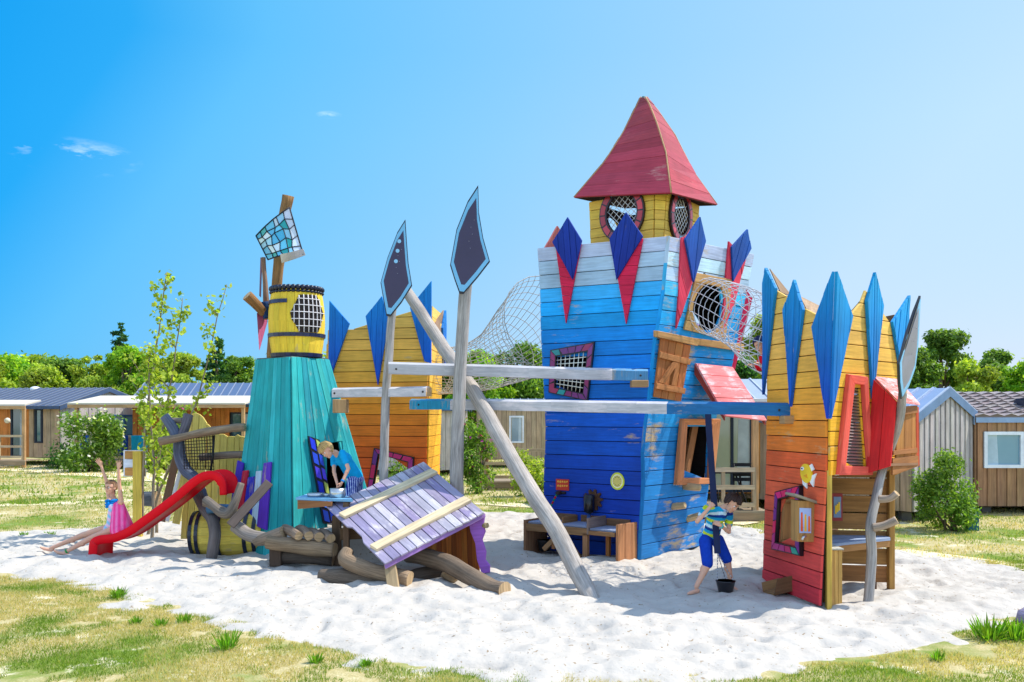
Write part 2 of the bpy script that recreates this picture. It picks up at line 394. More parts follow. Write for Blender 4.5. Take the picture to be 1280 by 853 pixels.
# smooth lattice noise for arrays
def vnoise(x, y, sc, seed=0):
    x = np.asarray(x)/sc+seed*17.3; y = np.asarray(y)/sc-seed*9.1
    xi = np.floor(x).astype(np.int64); yi = np.floor(y).astype(np.int64); fx = x-xi; fy = y-yi
    fx = fx*fx*(3-2*fx); fy = fy*fy*(3-2*fy)
    def h(a, b):
        n = (a*374761393+b*668265263+seed*1274126177) & 0x7fffffff; n = ((n ^ (n >> 13))*1274126177) & 0x7fffffff; return ((n ^ (n >> 16)) & 0xffff)/65535.0
    return (h(xi, yi)*(1-fx)+h(xi+1, yi)*fx)*(1-fy)+(h(xi, yi+1)*(1-fx)+h(xi+1, yi+1)*fx)*fy*1.0
def np_mesh(name, verts, faces, cols=None, mat=None, smooth=False, parent=None, loc=None):
    me = bpy.data.meshes.new(name); o = bpy.data.objects.new(name, me); COL.objects.link(o)
    og = np.zeros(3); q = parent
    while q: og = og+np.array(q.location); q = q.parent
    if parent: o.parent = parent
    if loc is not None and parent is None: o.location = loc; og = np.array(loc)
    verts = verts-og
    k = faces.shape[1]; nf = len(faces)
    me.vertices.add(len(verts)); me.vertices.foreach_set('co', verts.astype(np.float32).ravel())
    me.loops.add(nf*k); me.loops.foreach_set('vertex_index', faces.astype(np.int32).ravel())
    me.polygons.add(nf); me.polygons.foreach_set('loop_start', np.arange(0, nf*k, k, dtype=np.int32)); me.polygons.foreach_set('loop_total', np.full(nf, k, dtype=np.int32))
    me.polygons.foreach_set('use_smooth', np.full(nf, smooth))
    me.update(calc_edges=True)
    if cols is not None:
        a = me.color_attributes.new('Col', 'FLOAT_COLOR', 'CORNER'); cc = np.ones((nf, k, 4), dtype=np.float32); cc[:, :, :3] = cols[:, None, :]
        a.data.foreach_set('color', cc.ravel())
    if mat: me.materials.append(mat)
    me.validate(); return o
# ---------------------------------------------------------------- ground, sand, paths, grass
SANDPX = [(-260, 664), (-260, 706), (0, 719), (70, 728), (140, 741), (225, 764), (300, 790), (370, 812), (440, 828), (540, 842), (640, 849), (760, 852), (880, 852), (960, 838), (1040, 828), (1130, 822), (1200, 806), (1262, 778), (1420, 748), (1420, 716), (1280, 711), (1200, 701), (1120, 687), (1040, 672), (940, 664), (870, 655), (690, 645), (600, 640), (450, 640), (300, 648), (200, 655), (100, 661), (0, 668)]
SP = np.array([G(a, b)[:2] for a, b in SANDPX])
def sdist(x, y):
    """signed distance into the sand area (positive inside)"""
    x = np.asarray(x, float); y = np.asarray(y, float); d = np.full(x.shape, 1e9); ins = np.zeros(x.shape, bool); n = len(SP)
    for i in range(n):
        ax, ay = SP[i]; bx, by = SP[(i+1) % n]; ex, ey = bx-ax, by-ay
        t = np.clip(((x-ax)*ex+(y-ay)*ey)/(ex*ex+ey*ey), 0, 1); d = np.minimum(d, np.hypot(x-ax-ex*t, y-ay-ey*t))
        c = ((ay > y) != (by > y)) & (x < (bx-ax)*(y-ay)/(by-ay+1e-12)+ax); ins ^= c
    return np.where(ins, d, -d)
def ground_z(x, y): return (vnoise(x, y, .9, 3)-.5)*.03+(vnoise(x, y, .22, 4)-.5)*.012-.16*np.clip((sdist(x, y)-.15)/.5, 0, 1)
def sand_z(x, y):
    d = sdist(x, y)+(vnoise(x, y, .8, 5)-.5)*.5+(vnoise(x, y, .2, 6)-.5)*.22
    s = np.clip((d+.6)/1.0, 0, 1); s = s*s*(3-2*s)
    b = (vnoise(x, y, .62, 7)-.5)*.075+(vnoise(x, y, .29, 8)-.5)*.07-np.clip(vnoise(x, y, .2, 12)-.62, 0, 1)*.16+(vnoise(x, y, .14, 9)-.5)*.04+(vnoise(x, y, .075, 10)-.5)*.016
    # footprints: small round dents with a rim
    return -.045+.075*s+b*(.25+.75*s)
def grid(x0, x1, y0, y1, st):
    nx = int((x1-x0)/st)+1; ny = int((y1-y0)/st)+1
    X, Y = np.meshgrid(np.linspace(x0, x1, nx), np.linspace(y0, y1, ny)); i = np.arange(nx*ny).reshape(ny, nx)
    f = np.stack([i[:-1, :-1], i[:-1, 1:], i[1:, 1:], i[1:, :-1]], -1).reshape(-1, 4); return X.ravel(), Y.ravel(), f
def ground_material():
    m = bpy.data.materials.new('dry_ground'); m.use_nodes = True; t = m.node_tree; N = t.nodes; L = t.links; b = N['Principled BSDF']
    b.inputs['Roughness'].default_value = .95; b.inputs['Specular IOR Level'].default_value = .1
    g = N.new('ShaderNodeNewGeometry')
    def nz(s, d=6, r=.6):
        n = N.new('ShaderNodeTexNoise'); n.inputs['Scale'].default_value = s; n.inputs['Detail'].default_value = d; n.inputs['Roughness'].default_value = r; L.new(g.outputs['Position'], n.inputs['Vector']); return n.outputs['Fac']
    def mixc(f, lo, hi, a, bb):
        r = N.new('ShaderNodeMapRange'); r.inputs[1].default_value = lo; r.inputs[2].default_value = hi; L.new(f, r.inputs[0])
        x = N.new('ShaderNodeMixRGB'); L.new(r.outputs[0], x.inputs['Fac'])
        for s_, v in (('Color1', a), ('Color2', bb)):
            if isinstance(v, tuple): x.inputs[s_].default_value = (*v, 1)
            else: L.new(v, x.inputs[s_])
        return x.outputs[0]
    straw = mixc(nz(9), .35, .65, C(186, 170, 122), C(212, 198, 158))
    straw = mixc(nz(60, 3), .3, .7, straw, C(160, 146, 92))
    c = mixc(nz(.45, 5, .65), .50, .60, straw, C(112, 132, 52))
    c = mixc(nz(1.6, 6, .7), .58, .66, c, C(222, 210, 180))
    L.new(c, b.inputs['Base Color'])
    bp = N.new('ShaderNodeBump'); bp.inputs['Strength'].default_value = .6; bp.inputs['Distance'].default_value = .02; L.new(nz(35, 5), bp.inputs['Height']); L.new(bp.outputs[0], b.inputs['Normal'])
    return m
GM = ground_material()
x, y, f = grid(-30, 30, 4, 44, .12)
near = np.stack([x, y, ground_z(x, y)], 1)
# a far apron carries the same ground out to the horizon
ring = [(-30, 4), (30, 4), (30, 44), (-30, 44)]; outer = [(-900, -60), (900, -60), (900, 1400), (-900, 1400)]
av = np.array([(*p, -.012) for p in ring]+[(*p, -.012) for p in outer]); k0 = len(near)
af = np.array([[k0+i, k0+4+i, k0+4+(i+1) % 4, k0+(i+1) % 4] for i in range(4)])
o = np_mesh('ground', np.concatenate([near, av]), np.concatenate([f, af]), mat=GM, smooth=True); structure(o); o['label'] = 'dry straw coloured campsite ground with green patches'

def sand_material():
    m = bpy.data.materials.new('white_sand'); m.use_nodes = True; t = m.node_tree; N = t.nodes; L = t.links; b = N['Principled BSDF']
    b.inputs['Roughness'].default_value = .95; b.inputs['Specular IOR Level'].default_value = .15
    g = N.new('ShaderNodeNewGeometry')
    def nz(s, d=5, r=.6):
        n = N.new('ShaderNodeTexNoise'); n.inputs['Scale'].default_value = s; n.inputs['Detail'].default_value = d; n.inputs['Roughness'].default_value = r; L.new(g.outputs['Position'], n.inputs['Vector']); return n.outputs['Fac']
    x = N.new('ShaderNodeMixRGB'); x.inputs['Color1'].default_value = (*C(176, 168, 157), 1); x.inputs['Color2'].default_value = (*C(196, 189, 179), 1)
    L.new(nz(2.5), x.inputs['Fac'])
    r = N.new('ShaderNodeMapRange'); r.inputs[1].default_value = .69; r.inputs[2].default_value = .72; L.new(nz(24, 1), r.inputs[0])
    y_ = N.new('ShaderNodeMixRGB'); y_.inputs['Color2'].default_value = (*C(150, 132, 110), 1); L.new(r.outputs[0], y_.inputs['Fac']); L.new(x.outputs[0], y_.inputs['Color1'])
    L.new(y_.outputs[0], b.inputs['Base Color'])
    bp = N.new('ShaderNodeBump'); bp.inputs['Strength'].default_value = .55; bp.inputs['Distance'].default_value = .05; L.new(nz(7, 6, .55), bp.inputs['Height']); L.new(bp.outputs[0], b.inputs['Normal'])
    return m
SANDM = sand_material()
x, y, f = grid(-14, 12.5, 7.0, 21.2, .038)
z = sand_z(x, y); keep = sdist(x, y) > -1.0; fk = keep[f].all(1); f = f[fk]
used = np.unique(f); re = np.full(len(x), -1); re[used] = np.arange(len(used))
o = np_mesh('sand', np.stack([x, y, z], 1)[used], re[f], mat=SANDM, smooth=True); structure(o); o['label'] = 'white trampled sand of the play area'

PATHM = material('pale_gravel', 'plain', col=C(226, 208, 172), rough=.95, spec=.1)
def path(pts, wd, z=.008):
    mb = MB(); c = wavy([G(*p) for p in pts], 8, .0)
    L_, R_ = [], []
    for i, q in enumerate(c):
        d = (c[min(i+1, len(c)-1)]-c[max(i-1, 0)]).normalized(); s = Vector((-d.y, d.x, 0)); ww = wd*(1+.25*mnoise.noise(q*.7))
        L_.append(q+s*ww/2+Vector((0, 0, z))); R_.append(q-s*ww/2+Vector((0, 0, z)))
    for i in range(len(c)-1): mb.face([R_[i], R_[i+1], L_[i+1], L_[i]], (1, 1, 1))
    o = mb.build('path', PATHM); structure(o); return o
path([(-260, 576), (0, 583), (120, 590), (230, 598), (420, 604)], 3.2)
path([(-260, 640), (0, 632), (110, 628), (200, 623), (260, 616), (420, 607)], .75)
path([(1120, 689), (1200, 699), (1290, 711), (1500, 736)], .55)
path([(600, 629), (680, 634), (760, 640), (940, 655)], .7)

def scatter(n, y0, y1, h, wdt, seed, edge_in=.12, green=.5):
    rs = np.random.RandomState(seed)
    y = np.sqrt(rs.uniform(y0*y0, y1*y1, n)); x = rs.uniform(-.62, .62, n)*y
    d = sdist(x, y)+(vnoise(x, y, .5, 21)-.5)*.7
    cl = vnoise(x, y, .5, 22)*.5+vnoise(x, y, .16, 23)*.5
    k = ((d < .10) & (cl > .36)) | ((d < .10+edge_in) & (cl > .6)); x, y, d, cl = x[k], y[k], d[k], cl[k]; n = len(x)
    gn = vnoise(x, y, 1.1, 24)*.6+vnoise(x, y, .33, 25)*.4
    isg = rs.uniform(0, 1, n) < np.clip((gn-.43)*5+green-.35, .08, .95)
    hh = h*rs.uniform(.5, 1.6, n)*(.7+.6*cl); a = rs.uniform(0, 6.283, n); ln = rs.uniform(.1, .9, n)*hh; a2 = rs.uniform(0, 6.283, n)
    z = ground_z(x, y); wv = wdt*rs.uniform(.6, 1.4, n)
    p0 = np.stack([x-np.cos(a)*wv, y-np.sin(a)*wv, z], 1); p1 = np.stack([x+np.cos(a)*wv, y+np.sin(a)*wv, z], 1)
    p2 = np.stack([x+np.cos(a2)*ln, y+np.sin(a2)*ln, z+hh], 1)
    v = np.stack([p0, p1, p2], 1).reshape(-1, 3); f = np.arange(n*3).reshape(-1, 3)
    g1, g2, s1, s2 = [np.array(c) for c in (C(88, 120, 38), C(140, 160, 60), C(206, 192, 142), C(172, 160, 106))]
    t = rs.uniform(0, 1, n)[:, None]; c = np.where(isg[:, None], g1+(g2-g1)*t, s1+(s2-s1)*t); return v, f, c
vs, fs, cs = [], [], []; k0 = 0
for a in ((430000, 7.0, 13.5, .024, .0030, 31), (130000, 12, 24, .035, .006, 32), (60000, 22, 44, .07, .016, 33)):
    v, f, c = scatter(*a); vs.append(v); fs.append(f+k0); cs.append(c); k0 += len(v)
o = np_mesh('grass', np.concatenate(vs), np.concatenate(fs), np.concatenate(cs), LEAF); tag(o, 'short sun dried grass with green clumps around the sand', 'grass', kind='stuff')

# ---------------------------------------------------------------- foliage
def leaves(centres, radii, n, size, cols, seed, flat=.8, droop=0):
    """n leaf faces through overlapping clumps; turned roughly away from each clump's middle"""
    rs = np.random.RandomState(seed); K = len(centres); c = np.array(centres); r = np.array(radii)
    pr = (r**2).prod(1)**.333 if r.ndim > 1 else r**2; k = rs.choice(K, n, p=pr/pr.sum())
    d = rs.normal(size=(n, 3)); d /= np.linalg.norm(d, axis=1)[:, None]; rad = rs.uniform(.25, 1, n)**.45
    rr = r[k] if r.ndim > 1 else r[k][:, None]
    p = c[k]+d*rad[:, None]*rr*(.78+.5*rs.uniform(0, 1, (n, 1))**3)+rs.normal(size=(n, 3))*.06*rr; p[:, 2] = np.maximum(p[:, 2], .02)
    nn = d*.7+rs.normal(size=(n, 3))*.65+np.array([0, 0, .35]); nn /= np.linalg.norm(nn, axis=1)[:, None]
    a = np.cross(nn, rs.normal(size=(n, 3))); a /= np.linalg.norm(a, axis=1)[:, None]; b = np.cross(nn, a)
    s = size*rs.uniform(.6, 1.35, n)[:, None]
    v = np.stack([p-a*s, p-b*s*flat*.55, p+a*s, p+b*s*flat*.55], 1).reshape(-1, 3)
    cc = np.array(cols); q = rs.randint(0, len(cols), n); tint = (rs.uniform(.75, 1.25, K))[k][:, None]
    col = cc[q]*tint*rs.uniform(.8, 1.2, n)[:, None]
    return v, np.arange(n*4).reshape(-1, 4), np.clip(col, 0, 1)
GREENS = {'mid': [C(104, 138, 52), C(132, 162, 64), C(78, 114, 42)], 'yellow': [C(156, 178, 62), C(178, 192, 80), C(126, 152, 52)],
          'dark': [C(58, 104, 50), C(76, 120, 56), C(46, 86, 44)], 'bright': [C(134, 178, 42), C(164, 196, 58), C(104, 152, 38)], 'olive': [C(130, 150, 70), C(152, 166, 88), C(104, 128, 56)]}
BARK = C(120, 100, 80)
def tree(px, top, D, wpx, kind, label, shape='round', n=3800, seed=0, leaf=None, base=0, group='trees beyond the cabins'):
    rs = random.Random(seed*13+5); X = (px-640)*D/F; H = CH+(HZ-top)*D/F; W = wpx*D/F/2*1.55
    t = thing('pine_tree' if shape == 'pine' else 'poplar_tree' if shape == 'poplar' else 'tree', label, 'tree', (X, D, 0), group)
    cs, rr = [], []; zc = H*.12
    for i in range(54 if shape != 'pine' else 30):
        if shape == 'pine':
            v = i/29; z = H*(.25+.73*v); rad = W*(1.02-v)**.8*rs.uniform(.5, 1.05); a = rs.uniform(0, 6.28)
            cs.append((X+math.cos(a)*rad*.6, D+math.sin(a)*rad*.6, z)); q = W*rs.uniform(.22, .42)*(1.25-v); rr.append((q, q, q*.45))
        elif shape == 'poplar':
            v = i/25; z = H*(.2+.75*v); rad = W*math.sin(math.pi*(.15+.8*v))*rs.uniform(.1, .6); a = rs.uniform(0, 6.28)
            cs.append((X+math.cos(a)*rad, D+math.sin(a)*rad, z)); q = W*rs.uniform(.3, .55)*(1.15-v*.75); rr.append((q, q, q*1.7))
        else:
            v = rs.uniform(0, 1); z = zc+(H-zc)*v; env = math.sqrt(max(.03, 1-(2*v*.98-.85)**2*.75)); a = rs.uniform(0, 6.28); rad = W*env*rs.uniform(.25, .8)
            q = W*rs.uniform(.12, .36); cs.append((X+math.cos(a)*rad, D+math.sin(a)*rad*.8, min(z, H-q*.6))); rr.append((q, q, q*rs.uniform(.6, .95)))
    v, f, c = leaves(cs, rr, n, leaf or D*.0023, GREENS[kind], seed+100)
    np_mesh('crown', v, f, c, LEAF, parent=t)
    mb = MB(); mb.tube(wavy([(X, D, -.05), (X+rs.uniform(-.2, .2), D, H*.4), (X+rs.uniform(-.3, .3), D, H*.85)], 4, .1), interp([H*.032, H*.02, H*.008], 9), BARK, 7, rough=.2)
    for i in range(7):
        q = Vector(cs[i*3 % len(cs)]); z0 = min(q.z*.7, H*.6); mb.tube([(X, D, z0), (Vector((X, D, z0))+q)/2+Vector((0, 0, .1)), q], [H*.012, H*.008, H*.004], BARK, 5)
    mb.build('trunk', LOG, t)
    return t
TREES = [(-22, 452, 52, 60, 'yellow', 'round', 'yellow green tree cut by the left picture edge'), (14, 446, 56, 62, 'bright', 'round', 'bright green tree behind the left end of the dark cabin roof'),
 (48, 458, 50, 54, 'yellow', 'round', 'low yellowish tree above the roof dome of the left cabin'), (84, 450, 54, 62, 'mid', 'round', 'mid green tree behind the gable of the left cabin'),
 (118, 444, 50, 50, 'yellow', 'round', 'yellow green tree left of the dark pine'), (150, 402, 66, 62, 'dark', 'pine', 'dark pine rising tallest above the left cabins'),
 (160, 434, 49, 50, 'bright', 'round', 'bright tree in front of the tallest dark pine'), (196, 450, 54, 60, 'mid', 'round', 'round green tree right of the tall dark pine behind the saplings'),
 (228, 444, 50, 46, 'yellow', 'round', 'pale tree behind the thin saplings'), (272, 420, 64, 60, 'dark', 'pine', 'dark pine just left of the turquoise tower'),
 (298, 446, 54, 56, 'mid', 'round', 'green tree against the left side of the turquoise tower'), (345, 455, 54, 60, 'olive', 'round', 'olive tree hidden behind the turquoise tower and barrel'),
 (428, 440, 58, 54, 'yellow', 'round', 'yellow green tree between the barrel and the orange tower'), (560, 446, 50, 54, 'mid', 'round', 'green tree right of the orange tower behind the net'),
 (604, 440, 46, 66, 'bright', 'round', 'bright green tree seen through the left net tunnel'), (648, 430, 48, 76, 'mid', 'round', 'large green tree behind the flared mouth of the net'),
 (700, 440, 50, 64, 'olive', 'round', 'tree close behind the left wall of the blue tower'), (922, 452, 40, 62, 'dark', 'round', 'dark green tree between the blue tower and the yellow tower'),
 (958, 396, 46, 66, 'yellow', 'round', 'tall yellow green tree behind the wire tunnel'), (1146, 436, 44, 60, 'mid', 'round', 'green tree behind the leaf shaped panel of the yellow tower'),
 (1180, 414, 46, 64, 'mid', 'round', 'tallest green tree above the ribbed gable cabin'), (1214, 452, 42, 52, 'yellow', 'round', 'low yellowish tree above the tiled roof'),
 (1240, 440, 50, 56, 'mid', 'round', 'green tree behind the roof vent of the tiled cabin'), (1276, 452, 44, 60, 'bright', 'round', 'bright green tree at the right picture edge'), (1322, 446, 48, 70, 'mid', 'round', 'green tree just past the right picture edge')]
for i, (px, tp, D, wp, kd, shp, lb) in enumerate(TREES): tree(px, tp, D, wp, kd, lb, shp, seed=i, n=16000 if shp == 'round' else 9000)
rs = random.Random(4); cs, rr = [], []
for i in range(520):
    X = -52+i*.21+rs.uniform(-.5, .5); q = rs.uniform(.9, 1.7); cs.append((X, rs.uniform(66, 73), rs.uniform(.6, 5.4)+.5*math.sin(X*.31))); rr.append((q, q, q*.8))
v, f, c = leaves(cs, rr, 120000, .22, GREENS['mid']+GREENS['yellow'], 77)
o = np_mesh('far_wood', v, f, c, LEAF); tag(o, 'low green hedge wood running behind all the cabins', 'hedge', kind='stuff')
# a faint far ridge
mb = MB(); n = 90
for i in range(n):
    x0, x1 = -700+i*1400/n, -700+(i+1)*1400/n; h = lambda x: 18+16*mnoise.noise(Vector((x*.004, 1.7, 0)))+6*mnoise.noise(Vector((x*.02, 4, 0)))
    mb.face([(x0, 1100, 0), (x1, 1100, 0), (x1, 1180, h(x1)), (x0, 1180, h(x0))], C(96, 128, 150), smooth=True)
structure(mb.build('hills', material('far_hills', 'plain', rough=1, spec=0)))

def bush(name, px, py, D, w, h, kind, label, cat='shrub', n=2600, leaf=.035, flowers=None, seed=1, group=None, depth=None, loose=1.0):
    rs = random.Random(seed); X = (px-640)*D/F; w *= 1.28; t = thing(name, label, cat, (X, D, 0), group); cs, rr = [], []; dp = depth or w
    for i in range(20):
        a = rs.uniform(0, 6.28); v = rs.uniform(.12, 1); e = math.sqrt(max(.05, 1-(v*1.5-.75)**2)); q = w*rs.uniform(.12, .22)
        cs.append((X+math.cos(a)*w*.5*e*rs.uniform(.2, .85), D+math.sin(a)*dp*.5*e*rs.uniform(.2, .85), v*(h-q*.5))); rr.append((q*loose, q*loose, q*1.1))
    v, f, c = leaves(cs, rr, n, leaf, GREENS[kind], seed+40); np_mesh('foliage', v, f, c, LEAF, parent=t)
    mb = MB()
    for i in range(8):
        q = Vector(cs[i*2]); b0 = Vector((X+rs.uniform(-.08, .08)*w, D+rs.uniform(-.08, .08)*w, -.02)); mb.tube(wavy([b0, (b0+q)/2+Vector((0, 0, h*.08)), q], 3, .02), interp([.014*h+.004, .003], 7), C(110, 96, 70), 5)
    mb.build('stem', LOG, t)
    if flowers:
        fc = [cs[i] for i in range(4, 20)]; fr = [rr[i] for i in range(4, 20)]
        v, f, c = leaves(fc, [tuple(q*1.12 for q in r_) for r_ in fr], flowers[1], leaf*.9, [flowers[0]], seed+9, flat=1.6); np_mesh('blossom', v, f, c, LEAF, parent=t)
    return t
WHITE = C(245, 243, 240); PINK = C(190, 70, 130)
bush('oleander', 112, 580, 35.2, 2.2, 2.1, 'mid', 'white flowering oleander in front of the left cabin wall', seed=3, n=6500, leaf=.075, flowers=(WHITE, 230))
bush('dark_shrub', 88, 580, 37.2, 1.6, 1.0, 'dark', 'low dark shrub at the foot of the white oleander', seed=4, n=1800, leaf=.06)
bush('oleander', 205, 580, 35.5, 1.5, 2.7, 'mid', 'pink flowering oleander behind the thin saplings', seed=5, n=3600, leaf=.06, flowers=(PINK, 120))
bush('oleander', 597, 612, 25.5, 1.15, 2.0, 'mid', 'tall oleander with purple flowers behind the twin spear posts', seed=6, n=3600, leaf=.05, flowers=(C(170, 60, 150), 90))
bush('shrub', 668, 612, 24.5, .95, 1.25, 'yellow', 'bright low shrub left of the blue tower foot', seed=7, n=2600, leaf=.045)
bush('laurel_bush', 1186, 668, 17.2, 1.12, 1.38, 'mid', 'glossy green laurel bush before the ribbed grey gable', seed=8, n=7500, leaf=.036)
bush('shrub', 520, 612, 26, 1.4, 1.2, 'mid', 'green shrub behind the orange tower', seed=9, n=1500, leaf=.05)

# young saplings with sparse leaves beside the slide
def sapling(pts, D, label, seed, nl):
    rs = random.Random(seed); q = [P(a, b, D) for a, b in pts]; q[0].z = -.03; t = thing('sapling', label, 'tree', (q[0].x, D, 0), 'young saplings beside the slide')
    line = wavy(q, 6, .03, seed); mb = MB(); mb.tube(line, interp([.03, .018, .006], len(line)), C(150, 135, 115), 7, rough=.15)
    tips = []
    for i in range(9):
        k = int(len(line)*(.3+.66*i/9)); b0 = line[min(k, len(line)-1)]; a = rs.uniform(0, 6.28); Lb = rs.uniform(.35, .8)*(1.1-i/12); e = b0+Vector((math.cos(a)*Lb*.7, math.sin(a)*Lb*.6, Lb*.85))
        br = wavy([b0, (b0+e)/2+Vector((0, 0, -.04)), e], 3, .02); mb.tube(br, interp([.010, .003], len(br)), C(150, 135, 115), 5); tips += br[2:]
    tips += line[len(line)//3:]
    mb.build('trunk', LOG, t)
    cs = [tuple(p+Vector((rs.uniform(-.05, .05),)*3)) for p in tips for _ in (0, 1)]
    v, f, c = leaves(cs, [.11]*len(cs), nl, .042, GREENS['yellow'], seed, flat=1.5); np_mesh('crown', v, f, c, LEAF, parent=t)
sapling([(176, 642), (182, 540), (196, 430), (209, 340)], 16.0, 'leftmost thin sapling with a straight tall stem', 1, 330)
sapling([(196, 640), (200, 560), (216, 470), (228, 372)], 16.6, 'leafy sapling between the left and the leaning saplings', 2, 470)
sapling([(184, 650), (205, 600), (246, 500), (282, 356)], 16.3, 'sapling leaning right towards the yellow palisade', 3, 380)
sapling([(190, 645), (192, 590), (188, 520), (185, 430)], 15.6, 'short bushy sapling right behind the yellow sign post', 4, 520)
# weeds at the sand's edge
for i, (a, b, h, lb) in enumerate([(147, 747, .14, 'small weed at the sand edge left of the others'), (170, 781, .09, 'small leafy weed in the left group'), (200, 784, .11, 'bright weed tuft in the middle of the left group'), (231, 780, .12, 'weed with yellow flowers right of the bright tuft'),
      (283, 812, .18, 'tall thin weed at the sand edge'), (395, 830, .1, 'low broad weed near the bottom edge'), (457, 834, .08, 'small weed at the bottom of the sand'), (1237, 800, .24, 'tall weed at the right bank'), (1270, 800, .22, 'bushy weed at the right picture edge'), (1172, 826, .1, 'flat green weed in the grass at right'),
      (30, 672, .12, 'green weed clump in front of the path at far left'), (62, 672, .13, 'leafy weed clump left of the girl')]):
    p = G(a, b); m = NR.randint(90, 150); vs = []; cs_ = []
    for k in range(m):
        an = NR.uniform(0, 6.28); hh = h*NR.uniform(.12, 1.0)**1.3; r0 = NR.uniform(0, h*.5); bx, by = p.x+math.cos(an)*r0, p.y+math.sin(an)*r0; lean = h*NR.uniform(.1, .55); wv = .003+h*.022*NR.uniform(.4, 1.6)
        ca, sa = math.cos(an), math.sin(an)
        vs += [(bx-sa*wv*.4, by+ca*wv*.4, 0), (bx+sa*wv*.4, by-ca*wv*.4, 0), (bx+ca*lean*.6+sa*wv, by+sa*lean*.6-ca*wv, hh*.7), (bx+ca*lean, by+sa*lean, hh), (bx+ca*lean*.5-sa*wv, by+sa*lean*.5+ca*wv, hh*.65)]
        cs_.append(np.array(C(112, 160, 48))*NR.uniform(.55, 1.35)*np.array([NR.uniform(.85, 1.25), 1, .9]))
    o = np_mesh('weed', np.array(vs), np.arange(m*5).reshape(-1, 5), np.clip(np.array(cs_), 0, 1), LEAF, loc=(p.x, p.y, 0)); tag(o, lb, 'weed', 'weeds along the sand edge')
# ---------------------------------------------------------------- shared builders for the play towers
def cutpx(S, pts): return [inv(S, *p) for p in pts]
def kite(root, S, pts, off, t, colfn, name='battlement', width=.1, axis=None, label=None, fold=None):
    q = [on(S, a, b, off) for a, b in pts]; N = nrm(S, min(1, max(0, inv(S, *pts[0])[0])), .8)
    mb = MB(); strips(mb, q, N*t, axis or (q[0]-q[2]), width, colfn); return mb.build(name, PAINT, root, bevel=.003, label=label)
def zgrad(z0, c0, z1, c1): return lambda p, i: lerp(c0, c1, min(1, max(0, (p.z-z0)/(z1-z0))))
NAVY = C(18, 50, 175); SKYB = C(16, 130, 200); CRIM = C(215, 30, 75); CRIM2 = C(225, 70, 90)
MOS = [C(200, 25, 95), C(225, 30, 110), C(180, 40, 120), C(20, 150, 130), C(215, 30, 90), C(120, 45, 130)]
def mosaic(root, S, outer, inner, off, n=4, cols=MOS, name='window_frame', thick=.05):
    o = [on(S, a, b, off) for a, b in outer]; q = [on(S, a, b, off) for a, b in inner]; N = nrm(S, *[min(.95, max(.05, x)) for x in inv(S, *inner[0])])
    mb = MB(); rs = random.Random(int(outer[0][0]))
    for k in range(4):
        j = (k+1) % 4; mb.prism([o[k], o[j], q[j], q[k]], N*thick, C(22, 20, 30))
        a0, a1, b0, b1 = o[k], o[j], q[k], q[j]; L = (a1-a0).length; m = .08
        for i in range(n):
            s0, s1 = (i+.06)/n, (i+.94)/n; s0b = s0+rs.uniform(-.03, .03)
            f = lambda s, r: (a0.lerp(a1, s)).lerp(b0.lerp(b1, s), r)
            mb.prism([x+N*thick for x in (f(s0, .14), f(s1, .14), f(s1+rs.uniform(-.03, .03)/1, .86), f(s0b, .86))], N*.006, jit(cols[rs.randrange(len(cols))], .15))
    return mb.build(name, ENAMEL, root), q, N
def grille(parent, q, N, nu, nv, r=.008, off=.0, col=C(225, 225, 225), diag=False):
    mb = MB(); q = [p+N*off for p in q]; f = lambda s, t: (q[0].lerp(q[1], s)).lerp(q[3].lerp(q[2], s), t)
    for i in range(1, nu): mb.tube([f(i/nu, 0), f(i/nu, 1)], r, col, 5)
    for i in range(1, nv): mb.tube([f(0, i/nv), f(1, i/nv)], r, col, 5)
    return mb.build('grille', ROPE, parent)
def ringwin(root, S, px, py, r0, r1, cols, off=.0, sq=1.08):
    u, v = inv(S, px, py); c = S(u, v); N = nrm(S, min(.9, max(.1, u)), min(.9, max(.1, v))); U = (S(u+.05, v)-S(u-.05, v)).normalized(); V = N.cross(U).normalized()
    if V.z < 0: V = -V
    pt = lambda a, r, o=0: c+U*math.cos(a)*r+V*math.sin(a)*r*sq+N*(off+o)
    mb = MB(); n = 14
    for i in range(28):
        a, b = 2*math.pi*i/28, 2*math.pi*(i+1)/28; mb.prism([pt(a, r0), pt(b, r0), pt(b, r1), pt(a, r1)], N*.05, C(40, 18, 30))
    for i in range(n):
        a, b = 2*math.pi*(i+.07)/n, 2*math.pi*(i+.93)/n; m = (a+b)/2; w0, w1 = r0+(r1-r0)*.2, r1-(r1-r0)*.16
        mb.prism([pt(a, w0, .05), pt(m, w0*1.0, .05), pt(b, w0, .05), pt(b, w1, .05), pt(m, w1, .05), pt(a, w1, .05)], N*.006, jit(cols[i % len(cols)], .2))
    fr = mb.build('window_frame', ENAMEL, root); g = MB()
    for k in (-1, 1):
        for i in range(-3, 4):
            d = i*r0/3.7; h = math.sqrt(max(0, r0*r0-d*d)); D1 = (U+V*k).normalized(); D2 = (U-V*k).normalized(); g.tube([c+D2*d-D1*h+N*(off+.02), c+D2*d+D1*h+N*(off+.02)], .0055, C(225, 225, 225), 4)
    g.build('grille', ROPE, fr)
    return c, U, V, N
def circ(S, c, U, V, r, n=14, sq=1.08):
    o = []
    for i in range(n):
        p = c+U*math.cos(2*math.pi*i/n)*r+V*math.sin(2*math.pi*i/n)*r*sq; o.append(inv(S, *proj(p)))
    return o
